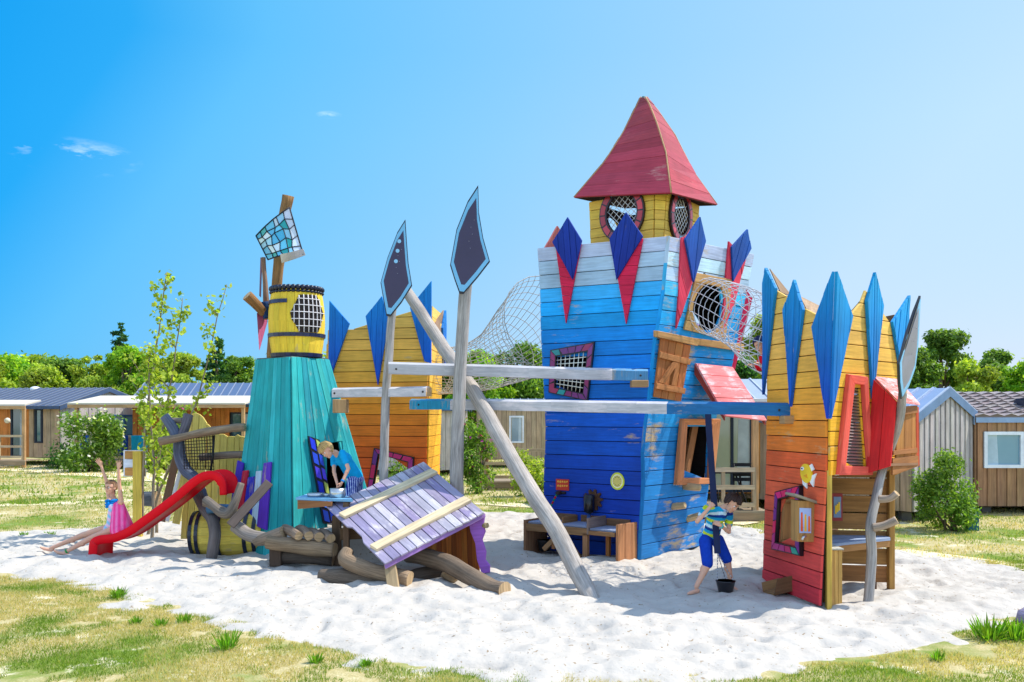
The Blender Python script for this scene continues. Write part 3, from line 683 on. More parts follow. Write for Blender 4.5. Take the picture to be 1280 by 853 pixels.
def wall(root, S, rows, colfn, cuts=(), mat=PAINT, t=.03, H=1, back=C(30, 22, 18), name='wall', gap=.010, axis='h', label=None, uneven=.005):
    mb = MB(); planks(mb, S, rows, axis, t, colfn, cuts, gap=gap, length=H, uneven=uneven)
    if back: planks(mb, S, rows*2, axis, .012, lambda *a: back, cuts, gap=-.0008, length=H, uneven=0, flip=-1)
    return mb.build(name, mat, root, bevel=.004, label=label)

# ================================================================ the blue castle tower
Z1 = 4.72
eN = edge([(0, 799, 13.7), (.476, 800, 13.7), (1.04, 804.5, 13.7), (1.5, 802.5, 13.7), (2.02, 806.5, 13.7), (2.35, 811, 13.7), (3.13, 817, 13.7), (3.735, 827, 13.7), (4.7, 835, 13.7)])
eL = edge([(0, 687, 14.67), (.9, 681, 14.67), (2.0, 684, 14.67), (2.3, 682, 14.67), (3.2, 678.5, 14.67), (4.2, 676, 14.67), (4.72, 673, 14.67)])
eR = edge([(0, 875, 15.2), (1.04, 885, 15.2), (2.02, 891, 15.2), (2.3, 900, 15.2), (2.88, 915, 15.2), (3.6, 926, 15.2), (4.72, 941, 15.2)])
eB = lambda z: eL(z)+eR(z)-eN(z)
SL, SR, SB1, SB2 = edgeS(eL, eN, 0, Z1), edgeS(eN, eR, 0, Z1), edgeS(eR, eB, 0, Z1), edgeS(eB, eL, 0, Z1)
T1 = thing('castle_tower', 'tall blue planked castle tower with red pyramid roof and white upper boards', 'play tower', (2.2, 15, 0), 'towers of the play castle')
BLSTOPS = [(0, C(14, 70, 172)), (.22, C(8, 60, 172)), (.45, C(8, 92, 200)), (.6, C(10, 128, 222)), (.74, C(14, 150, 230)), (.84, C(30, 176, 235)), (.855, C(176, 206, 228)), (1, C(190, 208, 230))]  # left wall paint, its shade put in as deeper blue
BRSTOPS = [(0, C(20, 118, 186)), (.25, C(10, 124, 198)), (.5, C(8, 144, 218)), (.74, C(16, 165, 238)), (.86, C(70, 190, 235)), (.875, C(180, 208, 228)), (1, C(194, 210, 230))]  # same paint made paler, sunlight on the right wall put into the colour
wcol = lambda st: (lambda u, v, i: jit(ramp(st, v), .16))
w1o, w1i = [(691, 438), (745.6, 428), (737, 501.5), (688.6, 491)], [(697.8, 446), (737, 440), (731.5, 492), (696.8, 484.5)]
wl = wall(T1, SL, 22, wcol(BLSTOPS), [cutpx(SL, w1i)], H=Z1)
fr, q, N = mosaic(T1, SL, w1o, w1i, .03, 5, [C(140, 40, 110), C(165, 40, 90), C(120, 45, 120), C(20, 150, 150), C(150, 40, 105)]); grille(fr, q, N, 7, 8, .007, .02, C(235, 232, 215))
# tunnel opening with a timber surround on the right wall
tfr = [(866.5, 341), (911, 349.5), (903, 424), (851, 412)]
tq = [on(SR, a, b, .035) for a, b in tfr]; TS = quadS(tq[3], tq[2], tq[1], tq[0])
tu, tv = inv(SR, 880, 382); tc_ = SR(tu, tv); tN = nrm(SR, tu, tv); tU = (SR(tu+.05, tv)-SR(tu-.05, tv)).normalized(); tV = tN.cross(tU)
w2o, w2i = [(847, 523), (895, 523), (886, 604), (840, 606)], [(853, 531), (884, 531), (881, 597), (848.5, 597)]
wall(T1, SR, 22, wcol(BRSTOPS), [circ(SR, tc_, tU, tV, .44), cutpx(SR, w2i)], mat=material('badly_worn_planks', wear=.58, grain=.3), H=Z1)
wall(T1, SB1, 22, wcol(BRSTOPS), [circ(SB1, SB1(.5, .76), (SB1(.6, .5)-SB1(.4, .5)).normalized(), Vector((0, 0, 1)), .3)], H=Z1); wall(T1, SB2, 22, wcol(BLSTOPS), H=Z1)
mb = MB(); planks(mb, TS, 6, 'h', .03, lambda u, v, i: jit(C(190, 145, 90), .2), [[(.5+.43*math.cos(a)*.98, .47+.43*math.sin(a)) for a in [2*math.pi*k/18 for k in range(18)]]], gap=.006, length=.9)
mb.build('tunnel_surround', WOOD, T1, bevel=.004)
mb = MB()
for a, b in (((815, 413), (865, 424)), ((860, 422), (923, 431))): mb.prism([on(SR, a[0], a[1], .02), on(SR, b[0], b[1]-1, .02), on(SR, b[0], b[1]+8, .02), on(SR, a[0], a[1]+8, .02)], nrm(SR, .5, .7)*.09, jit(C(196, 148, 92), .1))
mb.build('ledge', WOOD, T1, bevel=.006)
# plain timber window frame low on the right wall, with battens behind
def timber_frame(root, S, o, i, off=.03, t=.06, col=C(190, 128, 78), name='window_frame', mat=WOOD):
    mb = MB(); O = [on(S, *p, off) for p in o]; I = [on(S, *p, off) for p in i]; N = nrm(S, *[min(.95, max(.05, x)) for x in inv(S, *i[0])])
    for k in range(4): j = (k+1) % 4; mb.prism([O[k], O[j], I[j], I[k]], N*(t+.004*(k % 2)), jit(col, .12))
    return mb.build(name, mat, root, bevel=.006), I, N
fr, I, N = timber_frame(T1, SR, w2o, w2i, col=C(205, 132, 84))
mb = MB(); mb.prism([I[0]-N*.12+(I[1]-I[0])*.62, I[0]-N*.12+(I[1]-I[0])*.86, I[3]-N*.12+(I[2]-I[3])*.58, I[3]-N*.12+(I[2]-I[3])*.34], -N*.04, C(150, 100, 60)); mb.build('batten', WOOD, fr)
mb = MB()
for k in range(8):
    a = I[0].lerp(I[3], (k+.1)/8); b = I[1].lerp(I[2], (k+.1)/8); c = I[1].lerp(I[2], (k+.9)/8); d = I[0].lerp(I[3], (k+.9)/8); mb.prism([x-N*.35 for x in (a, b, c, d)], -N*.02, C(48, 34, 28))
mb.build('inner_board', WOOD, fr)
# hinged timber shutter
sq = [(822, 422), (859.5, 432), (847, 501.5), (813, 496)]; Q = [on(SR, a, b, .035) for a, b in sq]; N = nrm(SR, .3, .6); SS = quadS(Q[3], Q[2], Q[1], Q[0])
mb = MB(); planks(mb, SS, 4, 'v', .03, lambda u, v, i: jit(C(196, 122, 66), .2), gap=.006, length=.45); sh = mb.build('shutter', WOOD, T1, bevel=.004)
mb = MB()
for v0, v1 in ((.66, .76), (.14, .24)): mb.prism([SS(-.02, v0)+N*.034, SS(1.02, v0)+N*.034, SS(1.02, v1)+N*.034, SS(-.02, v1)+N*.034], N*.03, jit(C(190, 125, 72), .1))
mb.prism([SS(.06, .25)+N*.034, SS(.24, .25)+N*.034, SS(.62, .65)+N*.034, SS(.44, .65)+N*.034], N*.028, C(184, 118, 66))
mb.prism([SS(.5, .25)+N*.034, SS(.62, .25)+N*.034, SS(.66, .65)+N*.034, SS(.54, .65)+N*.034], N*.026, C(184, 118, 66)); mb.build('shutter_brace', WOOD, sh, bevel=.004)
# red lean-to hood
A = [on(SR, 866, 455, .03), on(SR, 912, 459.5, .03), P(957, 527, 14.95), P(905, 521, 14.25)]
mb = MB(); strips(mb, A, (A[1]-A[0]).cross(A[3]-A[0]).normalized()*-.03, A[1]-A[0], .2, lambda p, i: jit(C(232, 120, 120), .06))
hood = mb.build('hood', WORNP, T1, bevel=.004)
mb = MB(); s = (A[1]-A[0]).normalized(); mb.prism([A[0], A[3], A[3]+Vector((0, 0, -.06)), A[0]+Vector((0, 0, -.16))], s*.03, C(150, 60, 50)); mb.build('rafter', WOOD, hood); mb = MB(); mb.prism([A[1], A[2], A[2]+Vector((0, 0, -.06)), A[1]+Vector((0, 0, -.16))], -s*.03, C(150, 60, 50)); mb.build('rafter', WOOD, hood)
# climbing pegs
for a, b, d in ((853, 608, (22, 2)), (839, 634, (17, -2)), (858, 650, (18, -6))):
    mb = MB(); p = on(SR, a, b, -.02); D0 = p.y; e = P(a+d[0], b+d[1], D0-.16); mb.tube([p, p.lerp(e, .5), e, e+(e-p)*.04], [.052, .056, .052, .03], C(205, 175, 130), 12, rough=.1); mb.build('climbing_peg', LOG, T1)
# deck, corner trims
mb = MB(); Dk = [e(4.45) for e in (eN, eR, eB, eL)]; strips(mb, Dk, (0, 0, .04), (.6, .8, 0), .16, lambda p, i: C(120, 90, 62)); mb.build('deck', WOOD, T1)
mb = MB()
for k in range(12):
    z0, z1 = Z1*k/12, Z1*(k+1)/12; a, b = eN(z0), eN(z1); d = Vector((.12, -.99, 0)); mb.prism([a+Vector((-.03, -.012, 0)), a+Vector((.02, -.012, 0)), b+Vector((.02, -.012, 0)), b+Vector((-.03, -.012, 0))], d*.022, jit(ramp(BRSTOPS, k/12), .08))
mb.build('corner_board', WORN, T1)
# battlements: red kites behind, blue kites in front
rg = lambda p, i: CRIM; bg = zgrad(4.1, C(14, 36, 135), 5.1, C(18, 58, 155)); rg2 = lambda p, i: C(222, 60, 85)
kite(T1, SL, [(696, 303), (714, 290), (728.5, 306), (709.5, 405)], .035, .03, rg, width=.14, label='long crimson battlement board')
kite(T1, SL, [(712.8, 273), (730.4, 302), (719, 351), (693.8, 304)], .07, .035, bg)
kite(T1, SL, [(765.5, 302), (786, 285), (805.5, 300), (784.6, 406)], .035, .03, rg, width=.14, label='long crimson battlement board')
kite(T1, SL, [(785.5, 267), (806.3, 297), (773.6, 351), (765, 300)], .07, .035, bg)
kite(T1, SR, [(848, 297), (866, 296), (862, 352), (841.5, 411)], .035, .03, rg2, width=.14, label='long crimson battlement board')
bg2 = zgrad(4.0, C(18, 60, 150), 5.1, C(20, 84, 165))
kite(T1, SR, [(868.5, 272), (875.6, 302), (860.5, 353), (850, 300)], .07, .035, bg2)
kite(T1, SR, [(907, 302), (928, 325), (914, 380), (897, 420)], .035, .03, rg2, width=.14, label='long crimson battlement board')
kite(T1, SR, [(928, 287), (932.5, 311), (910, 352), (908, 309)], .07, .035, bg2)
kite(T1, SB2, [proj(SB2(.78, 1.09)), proj(SB2(.93, 1.0)), proj(SB2(.8, .9)), proj(SB2(.6, 1.0))], .03, .035, lambda p, i: C(235, 130, 115))
kite(T1, SB1, [proj(SB1(.1, .83)), proj(SB1(.16, .78)), proj(SB1(.02, .58)), proj(SB1(-.04, .79))], .03, .04, rg2)
mb = MB(); c = eR(3.9); mb.prism([c+Vector((-.02, -.02, .25)), c+Vector((.1, .0, .1)), eR(2.85)+Vector((.02, 0, 0)), eR(2.85)+Vector((-.06, -.02, 0)), c+Vector((-.1, -.02, -.1))], (.03, -.04, 0), C(222, 40, 85)); mb.build('battlement', PAINT, T1)
# lantern room
ZL = 5.56
lv = lambda px0, px1, D: edge([(Z1-.2, px0, D), (ZL, px1, D)])
lL, lN1, lN2, lR = lv(741, 738, 15.2), lv(817, 818.5, 14.42), lv(826.5, 832, 14.46), lv(868, 872.5, 15.45); lB = lambda z: lL(z)+lR(z)-(lN1(z)+lN2(z))/2
YEL = C(240, 198, 84); yc = lambda u, v, i: jit(YEL, .12)
LS = [edgeS(a, b, Z1-.2, ZL) for a, b in ((lL, lN1), (lN1, lN2), (lN2, lR), (lR, lB), (lB, lL))]
LANT = []
RC = [C(200, 60, 70), C(175, 45, 60), C(200, 60, 75), C(150, 60, 75), C(40, 150, 190), C(170, 45, 60)]
c1, U1, V1, N1 = ringwin(T1, LS[0], 780, 267.5, .285, .42, RC, .03); c2, U2, V2, N2 = ringwin(T1, LS[2], 847, 271, .27, .40, RC, .03)
for k, S in enumerate(LS):
    cuts = [circ(S, c1, U1, V1, .33)] if k == 0 else [circ(S, c2, U2, V2, .31)] if k == 2 else []
    if k in (3, 4): c_ = S(.5, .55); cuts = [circ(S, c_, (S(.6, .5)-S(.4, .5)).normalized(), Vector((0, 0, 1)), .3)]
    wall(T1, S, 7, yc, cuts, H=1.04, name='lantern_wall', back=C(60, 34, 30), mat=PAINT, gap=.007)
# pyramid roof with a flared foot
def pedge(pts):
    q = [P(*p) for p in pts]
    def f(v):
        t = min(max(v, 0), .99999)*(len(q)-1); k = int(t); return q[k].lerp(q[k+1], t-k)
    return f
rL = pedge([(718, 247.5, 15.1), (756, 203, 15.15), (779, 167, 15.2), (794, 137, 15.22), (801, 123, 15.22)])
rN = pedge([(838.6, 242.5, 14.1), (832, 192, 14.5), (820.5, 155, 14.8), (811, 131, 15.0), (806.5, 123, 15.1)])
rR = pedge([(895.6, 257, 15.4), (866, 216, 15.38), (843.5, 171, 15.34), (822, 140, 15.3), (808, 123, 15.25)])
rB = lambda v: rL(v)+rR(v)-rN(v)
mb = MB(); rc = lambda u, v, i: jit(lerp(C(176, 58, 76), C(150, 66, 76), v), .15)
for a, b in ((rL, rN), (rN, rR), (rR, rB), (rB, rL)):
    S = (lambda a, b: lambda u, v: a(v)*(1-u)+b(v)*u)(a, b); planks(mb, S, 13, 'h', .028, rc, gap=.003, length=1.9)
    planks(mb, S, 13, 'h', .012, lambda *q: C(60, 40, 36), gap=.002, length=1.9, flip=-1, uneven=0)
rf = mb.build('roof', WORNP if False else material('faded_red_boards', wear=.32, wearcol=C(205, 150, 140), grain=.3), T1)
mb = MB()
for a in (rL, rN, rR):
    q = [a(k/8)+Vector((0, -.03, .012)) for k in range(9)]; mb.tube(q, .013, C(190, 150, 110), 5)
mb.tube([rN(1)+Vector((-.02, .06, -.04)), rN(1)+Vector((-.02, .06, .05))], [.05, .02], C(70, 110, 110), 8); mb.build('ridge_trim', WOOD, rf)
# fittings on the shaded wall
def onL(a, b, o=.035): return on(SL, a, b, o)
NL = nrm(SL, .5, .2); UL = (SL(.6, .2)-SL(.4, .2)).normalized(); VL = Vector((0, 0, 1))
c = onL(705, 606); mb = MB(); hw, hh = .115, .085
mb.prism([c-UL*hw-VL*hh, c+UL*hw-VL*hh, c+UL*hw+VL*hh, c-UL*hw+VL*hh], NL*.015, C(205, 60, 40))
for k in range(2):
    for j in range(5): x = -.09+j*.04; z = .035-k*.065; mb.prism([c+UL*x+VL*z+NL*.015, c+UL*(x+.028)+VL*(z+random.uniform(-.01, .01))+NL*.015, c+UL*(x+.026)+VL*(z+.03)+NL*.015, c+UL*x+VL*(z+.022)+NL*.015], NL*.004, C(240, 180, 70))
mb.build('play_plaque', PLAIN, T1, label='small red plaque with yellow pictures')
c = onL(773.5, 601.5); mb = MB(); ring = lambda r, n=28: [c+UL*math.cos(6.2832*k/n)*r+VL*math.sin(6.2832*k/n)*r*1.12 for k in range(n)]
mb.prism(ring(.115), NL*.012, C(215, 222, 60)); mb.prism([p+NL*.012 for p in ring(.093)], NL*.004, C(245, 240, 190)); mb.prism([p+NL*.016 for p in ring(.075)], NL*.003, C(222, 205, 110))
for k in range(12): a = 6.2832*k/12; d = UL*math.cos(a)+VL*math.sin(a)*1.1; mb.prism([c+d*.05+NL*.019+UL*.004, c+d*.07+NL*.019+UL*.004, c+d*.07+NL*.019-UL*.004, c+d*.05+NL*.019-UL*.004], NL*.003, C(90, 80, 60))
mb.build('dial_plaque', PLAIN, T1, label='round yellow rimmed dial plaque')
c = onL(743.5, 625, .03); mb = MB(); n = 40; gp = []
for k in range(n): r = .165 if (k % 4) in (0, 1) else .118; a = 6.2832*k/n; gp.append(c+UL*math.cos(a)*r+VL*math.sin(a)*r)
for k in range(n): mb.prism([c, gp[k], gp[(k+1) % n]], NL*.035, C(92, 62, 44))
mb.build('cog_wheel', WOOD, T1)
mb = MB(); pb = c+NL*.14-VL*.02; mb.tube([pb+VL*.11, pb+VL*.10, pb-VL*.14, pb-VL*.17], [.04, .085, .08, .05], C(18, 18, 22), 16); mb.tube([pb-VL*.15, pb-VL*.30+NL*.03, pb-VL*.36+NL*.03], [.03, .025, .05], C(40, 70, 130), 10); mb.build('hand_pump', GLOSS, T1)

# sand table against the wall
bT = thing('sand_table', 'low weathered wooden sand table under the cog wheel at the blue tower', 'play table', (.9, 13.7, 0))
A0 = Vector((1.50, 13.26, 0)); dB = Vector((-.8, .6, 0)); oB = Vector((.6, .8, 0)); LB = 1.62; WT = C(150, 112, 78)
def bb(s0, s1, o0, o1, z0, z1, col): 
    q = [A0+dB*s+oB*o+Vector((0, 0, z0)) for s, o in ((s0, o0), (s1, o0), (s1, o1), (s0, o1))]; return q, Vector((0, 0, z1-z0)), jit(col, .1)
def bpart(name, boxes, mat=WOOD):
    mb = MB()
    for b_ in boxes: mb.prism(*bb(*b_))
    return mb.build(name, mat, bT, bevel=.005)
bpart('end_board', [(-.0, .04, .0+k*.2, .19+k*.2, -.04, .56-k*.005, C(182, 124, 82)) for k in range(3)])
bpart('end_board', [(LB, LB+.04, .0+k*.2, .19+k*.2, -.04, .52, C(150, 110, 80)) for k in range(3)])
bpart('table_top', [(.06, .5, .04, .58, .44, .47, C(150, 160, 185)), (.52, LB-.02, .04, .58, .47, .50, C(150, 160, 185))]); bpart('fascia', [(.52, LB, -.0, .04, .36, .47, C(146, 108, 74)), (.06, .5, .0, .03, .38, .44, C(146, 108, 74))])
bpart('divider', [(.50, .53, .0, .5, .38, .62, C(140, 120, 110)), (1.0, 1.03, .1, .5, .48, .6, C(140, 104, 70))]); bpart('rim_board', [(.1, .5, .5, .53, .45, .58, C(130, 94, 66)), (.55, .95, .5, .53, .48, .6, C(130, 94, 66)), (1.05, 1.5, .5, .53, .48, .6, C(130, 94, 66))])
bpart('leg', [(.52, .60, .0, .07, -.04, .40, C(160, 118, 82))]); bpart('leg', [(.3, .36, .25, .31, -.04, .44, C(176, 112, 62))]); bpart('leg', [(1.1, 1.16, .02, .08, .12, .38, C(150, 104, 66))])
for a, b in ((.66, .98), (1.3, .98)):
    mb = MB(); mb.beam(A0+dB*a+oB*.03+Vector((0, 0, .02 if a < .8 else .1)), A0+dB*b+oB*.03+Vector((0, 0, .38)), .05, .07, jit(C(165, 122, 84), .1)); mb.build('brace', WOOD, bT, bevel=.004)
# pulley rope and bucket left of the cog
pR = thing('rope_pulley', 'thin red and green rope hanging from a dark bracket beside the red plaque', 'rope pulley', onL(702, 616, .1))
mb = MB(); a = onL(697, 616, .05); b = onL(709, 616, .05); mb.tube([a, b], .02, C(36, 28, 28), 8); mb.tube([(a+b)/2, (a+b)/2+NL*.1], .03, C(40, 30, 30), 8); mb.build('bracket', PLAIN, pR)
mb = MB(); a = onL(700.5, 617, .1); b = onL(694, 646, .3)
for k in range(10): mb.tube([a.lerp(b, k/10), a.lerp(b, (k+1)/10)], .014, C(200, 40, 40) if k % 2 else C(30, 140, 90), 7)
mb.build('rope', CLOTH, pR)
def bucket(name, p, r0, r1, h, label, col=C(20, 20, 24)):
    t = thing(name, label, 'bucket', p); mb = MB(); p = Vector(p); Z = Vector((0, 0, 1))
    mb.tube([p, p+Z*.004, p+Z*h, p+Z*(h+.012), p+Z*(h+.012), p+Z*h, p+Z*.02, p+Z*.018], [r0*.6, r0, r1, r1*1.06, r1*.96, r1*.94, r0*.92, r0*.3], col, 24); mb.build('bowl', GLOSS, t); return t
pb = A0+dB*1.42-oB*(-.22); bucket('bucket', (pb.x, pb.y, .04), .08, .115, .16, 'black rubber bucket hanging low inside the left end of the sand table')

# ================================================================ the red and yellow tower on the right
mN = edge([(0, 1027, 10.35), (.6, 1030, 10.35), (1.49, 1034.8, 10.35), (2.06, 1035, 10.35), (3.0, 1039, 10.35), (3.6, 1043, 10.35)])
mL = edge([(0, 955.5, 11.73), (.5, 957, 11.73), (1.4, 960, 11.73), (2.4, 961.5, 11.73), (3.6, 963, 11.73)])
mR = edge([(0, 1115, 11.45), (1.38, 1118, 11.45), (2.5, 1121, 11.45), (3.6, 1116, 11.45)])
mB = edge([(0, 1048, 13.0), (3.6, 1046, 13.0)])
Z2 = 3.72
YS = [(0, C(208, 50, 64)), (.14, C(220, 76, 66)), (.30, C(228, 98, 60)), (.42, C(234, 96, 48)), (.5, C(242, 140, 42)), (.62, C(244, 168, 52)), (.8, C(238, 184, 84)), (1, C(236, 190, 96))]
YR = [(0, C(240, 150, 40)), (.4, C(246, 176, 30)), (.6, C(246, 186, 48)), (.8, C(240, 190, 86)), (1, C(236, 196, 104))]
ycol = lambda st: (lambda u, v, i: jit(ramp(st, v), .08))
T2 = thing('rainbow_tower', 'tall narrow red to yellow planked tower crowned with blue spikes, by the digging boy', 'play tower', (3.9, 11.4, 0), 'towers of the play castle')
ML = edgeS(mL, mN, 0, Z2); MR = edgeS(mN, mR, 0, Z2); MR2 = edgeS(mN, mR, 1.44, Z2); MB1 = edgeS(mR, mB, 1.44, Z2); MB2 = edgeS(mB, mL, 0, Z2)
wo, wi = [(976, 615), (1007, 607), (1008, 695.5), (971.5, 687)], [(980, 625), (1001.5, 618.5), (1001.5, 684), (976.5, 678)]
ch = [(977, 722), (992, 719), (993, 738), (979, 734)]
wall(T2, ML, 20, ycol(YS), [cutpx(ML, [(940, 300), (940, 350), (962, 357), (989, 373), (1024, 397), (1050, 404), (1050, 300)]), cutpx(ML, wi), cutpx(ML, ch)], H=Z2)
lo_, li_ = [(1054, 468), (1077, 471.6), (1083, 593.6), (1041, 593.6)], [(1060.5, 480), (1072, 481.5), (1079, 583), (1049, 582)]
wall(T2, MR2, 14, lambda u, v, i: jit(ramp(YR, (1.44+(Z2-1.44)*v)/Z2), .08), [cutpx(MR2, [(1030, 300), (1036, 405), (1059, 395), (1079, 372), (1080, 300)]), cutpx(MR2, [(1079, 300), (1079, 372), (1098, 386), (1114, 411), (1135, 430), (1135, 300)]), cutpx(MR2, li_)], H=Z2-1.44)
BRN = C(128, 84, 48)
wall(T2, MB1, 12, lambda u, v, i: jit(C(150, 110, 76), .12), [[(-.1, 1.1), (-.1, .82), (.5, .90), (1.1, .84), (1.1, 1.1)]], H=2.2, back=None); wall(T2, MB2, 18, lambda u, v, i: jit(C(120, 84, 56), .12), [[(-.1, 1.1), (-.1, .86), (.5, .84), (1.1, .95), (1.1, 1.1)]], H=Z2, back=None)
mosaic(T2, ML, wo, wi, .03, 4)
timber_frame(T2, ML, wi, [(983, 629), (999, 624), (999, 680), (980, 675)], -.1, .12, C(160, 112, 66), 'reveal')
# alcove below: posts, back boards, shelf, cabinet
def vpost(root, p, sx, sy, z0, z1, col, name='post', mat=WOOD, rz=0):
    mb = MB(); mb.box((p[0], p[1], (z0+z1)/2), (sx, sy, z1-z0), col, rz); return mb.build(name, mat, root, bevel=.006)
n0 = mN(.7); r0_ = mR(.7)
vpost(T2, (n0.x+.055, n0.y+.03), .055, .08, -.05, 1.5, C(214, 176, 78)); vpost(T2, (r0_.x-.03, r0_.y), .07, .09, -.05, 1.5, C(176, 130, 66)); vpost(T2, (r0_.x-.2, r0_.y+.12), .07, .07, -.05, 1.6, C(110, 70, 44))
b0, b1 = P(1037, 700, 11.66), P(1110, 700, 11.52); AS = quadS((b0.x, b0.y, .05), (b1.x, b1.y, .05), (b1.x, b1.y, 1.55), (b0.x, b0.y, 1.55))
mb = MB(); planks(mb, AS, 7, 'h', .03, lambda u, v, i: jit(C(166, 116, 68), .16), gap=.016, length=1.5); mb.build('back_boards', WOOD, T2, bevel=.003)
mb = MB(); a, b, c, d = P(1037, 684, 10.75), P(1113, 680, 11.3), P(1110, 676, 11.5), P(1037, 676, 11.6)
for q in (a, b, c, d): q.z = .60
mb.prism([a, b, c, d], (0, 0, .03), C(150, 165, 190)); mb.prism([a+Vector((0, .02, -.08)), b+Vector((0, .02, -.08)), b+Vector((0, .02, -.002)), a+Vector((0, .02, -.002))], (0, .03, 0), C(176, 126, 74)); mb.build('shelf', WOOD, T2)
cA, cB = P(1037.5, 759, 10.38), P(1053, 757, 10.42); mb = MB()
for k in range(3):
    p, q = cA.lerp(cB, (k+.03)/3), cA.lerp(cB, (k+.97)/3); mb.prism([(p.x, p.y, -.05), (q.x, q.y, -.05), (q.x, q.y+.3, -.05), (p.x, p.y+.3, -.05)], (0, 0, .66), jit(C(206, 160, 86), .12))
mb.box(((cA.x+cB.x)/2, cA.y+.15, .625), (.15, .32, .02), C(190, 185, 170)); mb.build('cabinet', WOOD, T2, bevel=.004)
# louvred window
fr, I, N = timber_frame(T2, MR2, lo_, li_, .03, .05, C(232, 92, 76), mat=PAINT)
mb = MB()
for k in range(26):
    t = (k+.5)/26; a, b = I[0].lerp(I[3], t), I[1].lerp(I[2], t); mb.beam(a-N*.03, b-N*.03, .03, .010, C(150, 148, 140), up=N+Vector((0, 0, .8)))
mb.build('slats', TIN, fr)
mb = MB(); mb.prism([x-N*.09 for x in I], -N*.01, C(58, 54, 50)); mb.build('pane_or_backing', PLAIN, fr)  # dark backing plate added behind the slats, no glass here
# red oriel with open side
Oa, Oc, Oe = [P(1092, 474, 10.93), P(1083, 592.5, 10.86)], [P(1122, 503, 10.72), P(1114, 583, 10.74)], [P(1147, 507, 11.25), P(1148, 582, 11.28)]
mb = MB(); planks(mb, quadS(Oa[1], Oc[1], Oc[0], Oa[0]), 2, 'v', .03, lambda u, v, i: jit(C(208, 34, 38), .1), gap=.006, length=.32); orl = mb.build('oriel_wall', PAINT, T2, bevel=.003)
mb = MB(); rq = [P(1092, 472.5, 10.95), P(1122, 476, 11.4), P(1150, 507, 11.3), P(1122.5, 503, 10.68)]; strips(mb, rq, (.0, 0, .025), rq[1]-rq[0], .16, lambda p, i: jit(C(236, 104, 92), .06)); mb.build('oriel_roof', WORNP, orl)
OS = quadS(P(1117, 594, 10.95), P(1147, 582, 11.38), P(1146, 510, 11.38), P(1121, 510, 10.95))
mb = MB(); planks(mb, OS, 3, 'v', .02, lambda u, v, i: jit(C(178, 120, 58), .15), gap=.006, length=.4); mb.build('inner_board', WOOD, orl)
mb = MB()
for a, b, c, d in (((1116, 594), (1148, 583), (1148, 570), (1116, 573)), ((1121, 509), (1147, 507), (1147, 516), (1121, 520)), ((1117, 564), (1147, 560), (1147, 566), (1117, 569))):
    D0, D1 = 10.82, 11.3; mb.prism([P(*a, D0), P(*b, D1), P(*c, D1), P(*d, D0)], (-.012, .03, 0), jit(C(160, 104, 58), .12))
mb.prism([P(1145, 510, 11.3), P(1148.5, 509, 11.32), P(1149.5, 582, 11.34), P(1146, 583, 11.32)], (0, .05, 0), C(215, 90, 60)); mb.build('ledge', WOOD, orl)
mb = MB(); mb.prism([Oa[1]+Vector((0, .01, .002)), Oc[1]+Vector((0, .01, .002)), Oe[1]+Vector((0, 0, .002)), P(1100, 590, 11.3)], (0, 0, .03), C(150, 110, 80)); mb.build('oriel_floor', WOOD, orl)
# blue spikes
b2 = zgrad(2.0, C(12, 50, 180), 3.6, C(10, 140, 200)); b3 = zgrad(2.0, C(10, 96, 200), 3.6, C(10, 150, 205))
kite(T2, ML, [(962.7, 335), (975.5, 361), (959.5, 494), (958.5, 355)], .035, .04, b2, width=.06)
kite(T2, ML, [(998.5, 350), (1010, 388), (994, 509), (985, 388)], .035, .04, b2, width=.07)
kt_, kb_ = P(1043.5, 339.5, 10.27), P(1036, 524, 10.29)
for s_, nn_, cf in ((on(ML, 1020.6, 409.5, .035), nrm(ML, .9, .8), b2), (on(MR2, 1059.5, 396, .035), nrm(MR2, .1, .8), b3)):
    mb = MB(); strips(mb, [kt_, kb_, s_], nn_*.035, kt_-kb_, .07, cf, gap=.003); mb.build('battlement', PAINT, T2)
kite(T2, MR2, [(1087.5, 341), (1097.5, 383), (1084.8, 499), (1076.7, 377)], .035, .04, b3, width=.06)
kite(T2, MR2, [(1130.6, 370), (1129.5, 420), (1121, 470), (1109, 403)], .035, .04, b3, width=.06)
mb = MB(); mb.prism([P(962.5, 336, 11.75), P(990, 370, 12.1), P(976, 366, 11.6)], (0, .03, 0), C(150, 120, 90)); mb.prism([P(1000, 372, 12.3), P(1024, 384, 12.4), P(1024, 398, 10.75), P(1008, 388, 11.1)], (0, 0, .02), C(165, 135, 104)); mb.build('top_capping', WOOD, T2)
# dispenser box, fish plaque, chute, poster
u, v = inv(ML, 1019, 652); W0 = ML(u, v); MN_ = nrm(ML, u, v); MU = (ML(u+.02, v)-ML(u-.02, v)).normalized(); c = W0+MN_*.125-MU*.05
Mx = Matrix((MU, -MN_, Vector((0, 0, 1)))).transposed(); mb = MB()
mb.box(c, (.16, .21, .46), C(176, 132, 76), M=Mx); dsp = mb.build('dispenser_box', WOOD, T2, bevel=.005)
mb = MB(); mb.box(c+Vector((0, 0, .255))+MN_*.01, (.24, .30, .03), C(150, 140, 118), M=Mx@Matrix.Rotation(R(-16), 3, 'X')); mb.build('lid', WOOD, dsp, bevel=.004)
pc = c+MU*.081+MN_*.015; mb = MB(); pl = lambda x, z: pc+MN_*x+Vector((0, 0, z))
mb.prism([pl(.07, -.13), pl(-.07, -.13), pl(-.07, .15), pl(.07, .15)], MU*.006, C(165, 190, 235))
for k, cc in enumerate((C(230, 90, 40), C(240, 190, 60), C(240, 120, 50))): x = .045-k*.045; mb.prism([pl(x+.014, -.11), pl(x-.014, -.11), pl(x-.01, .1-k*.02), pl(x+.01, .1-k*.02)], MU*.009, cc)
mb.build('picture_panel', PLAIN, dsp)
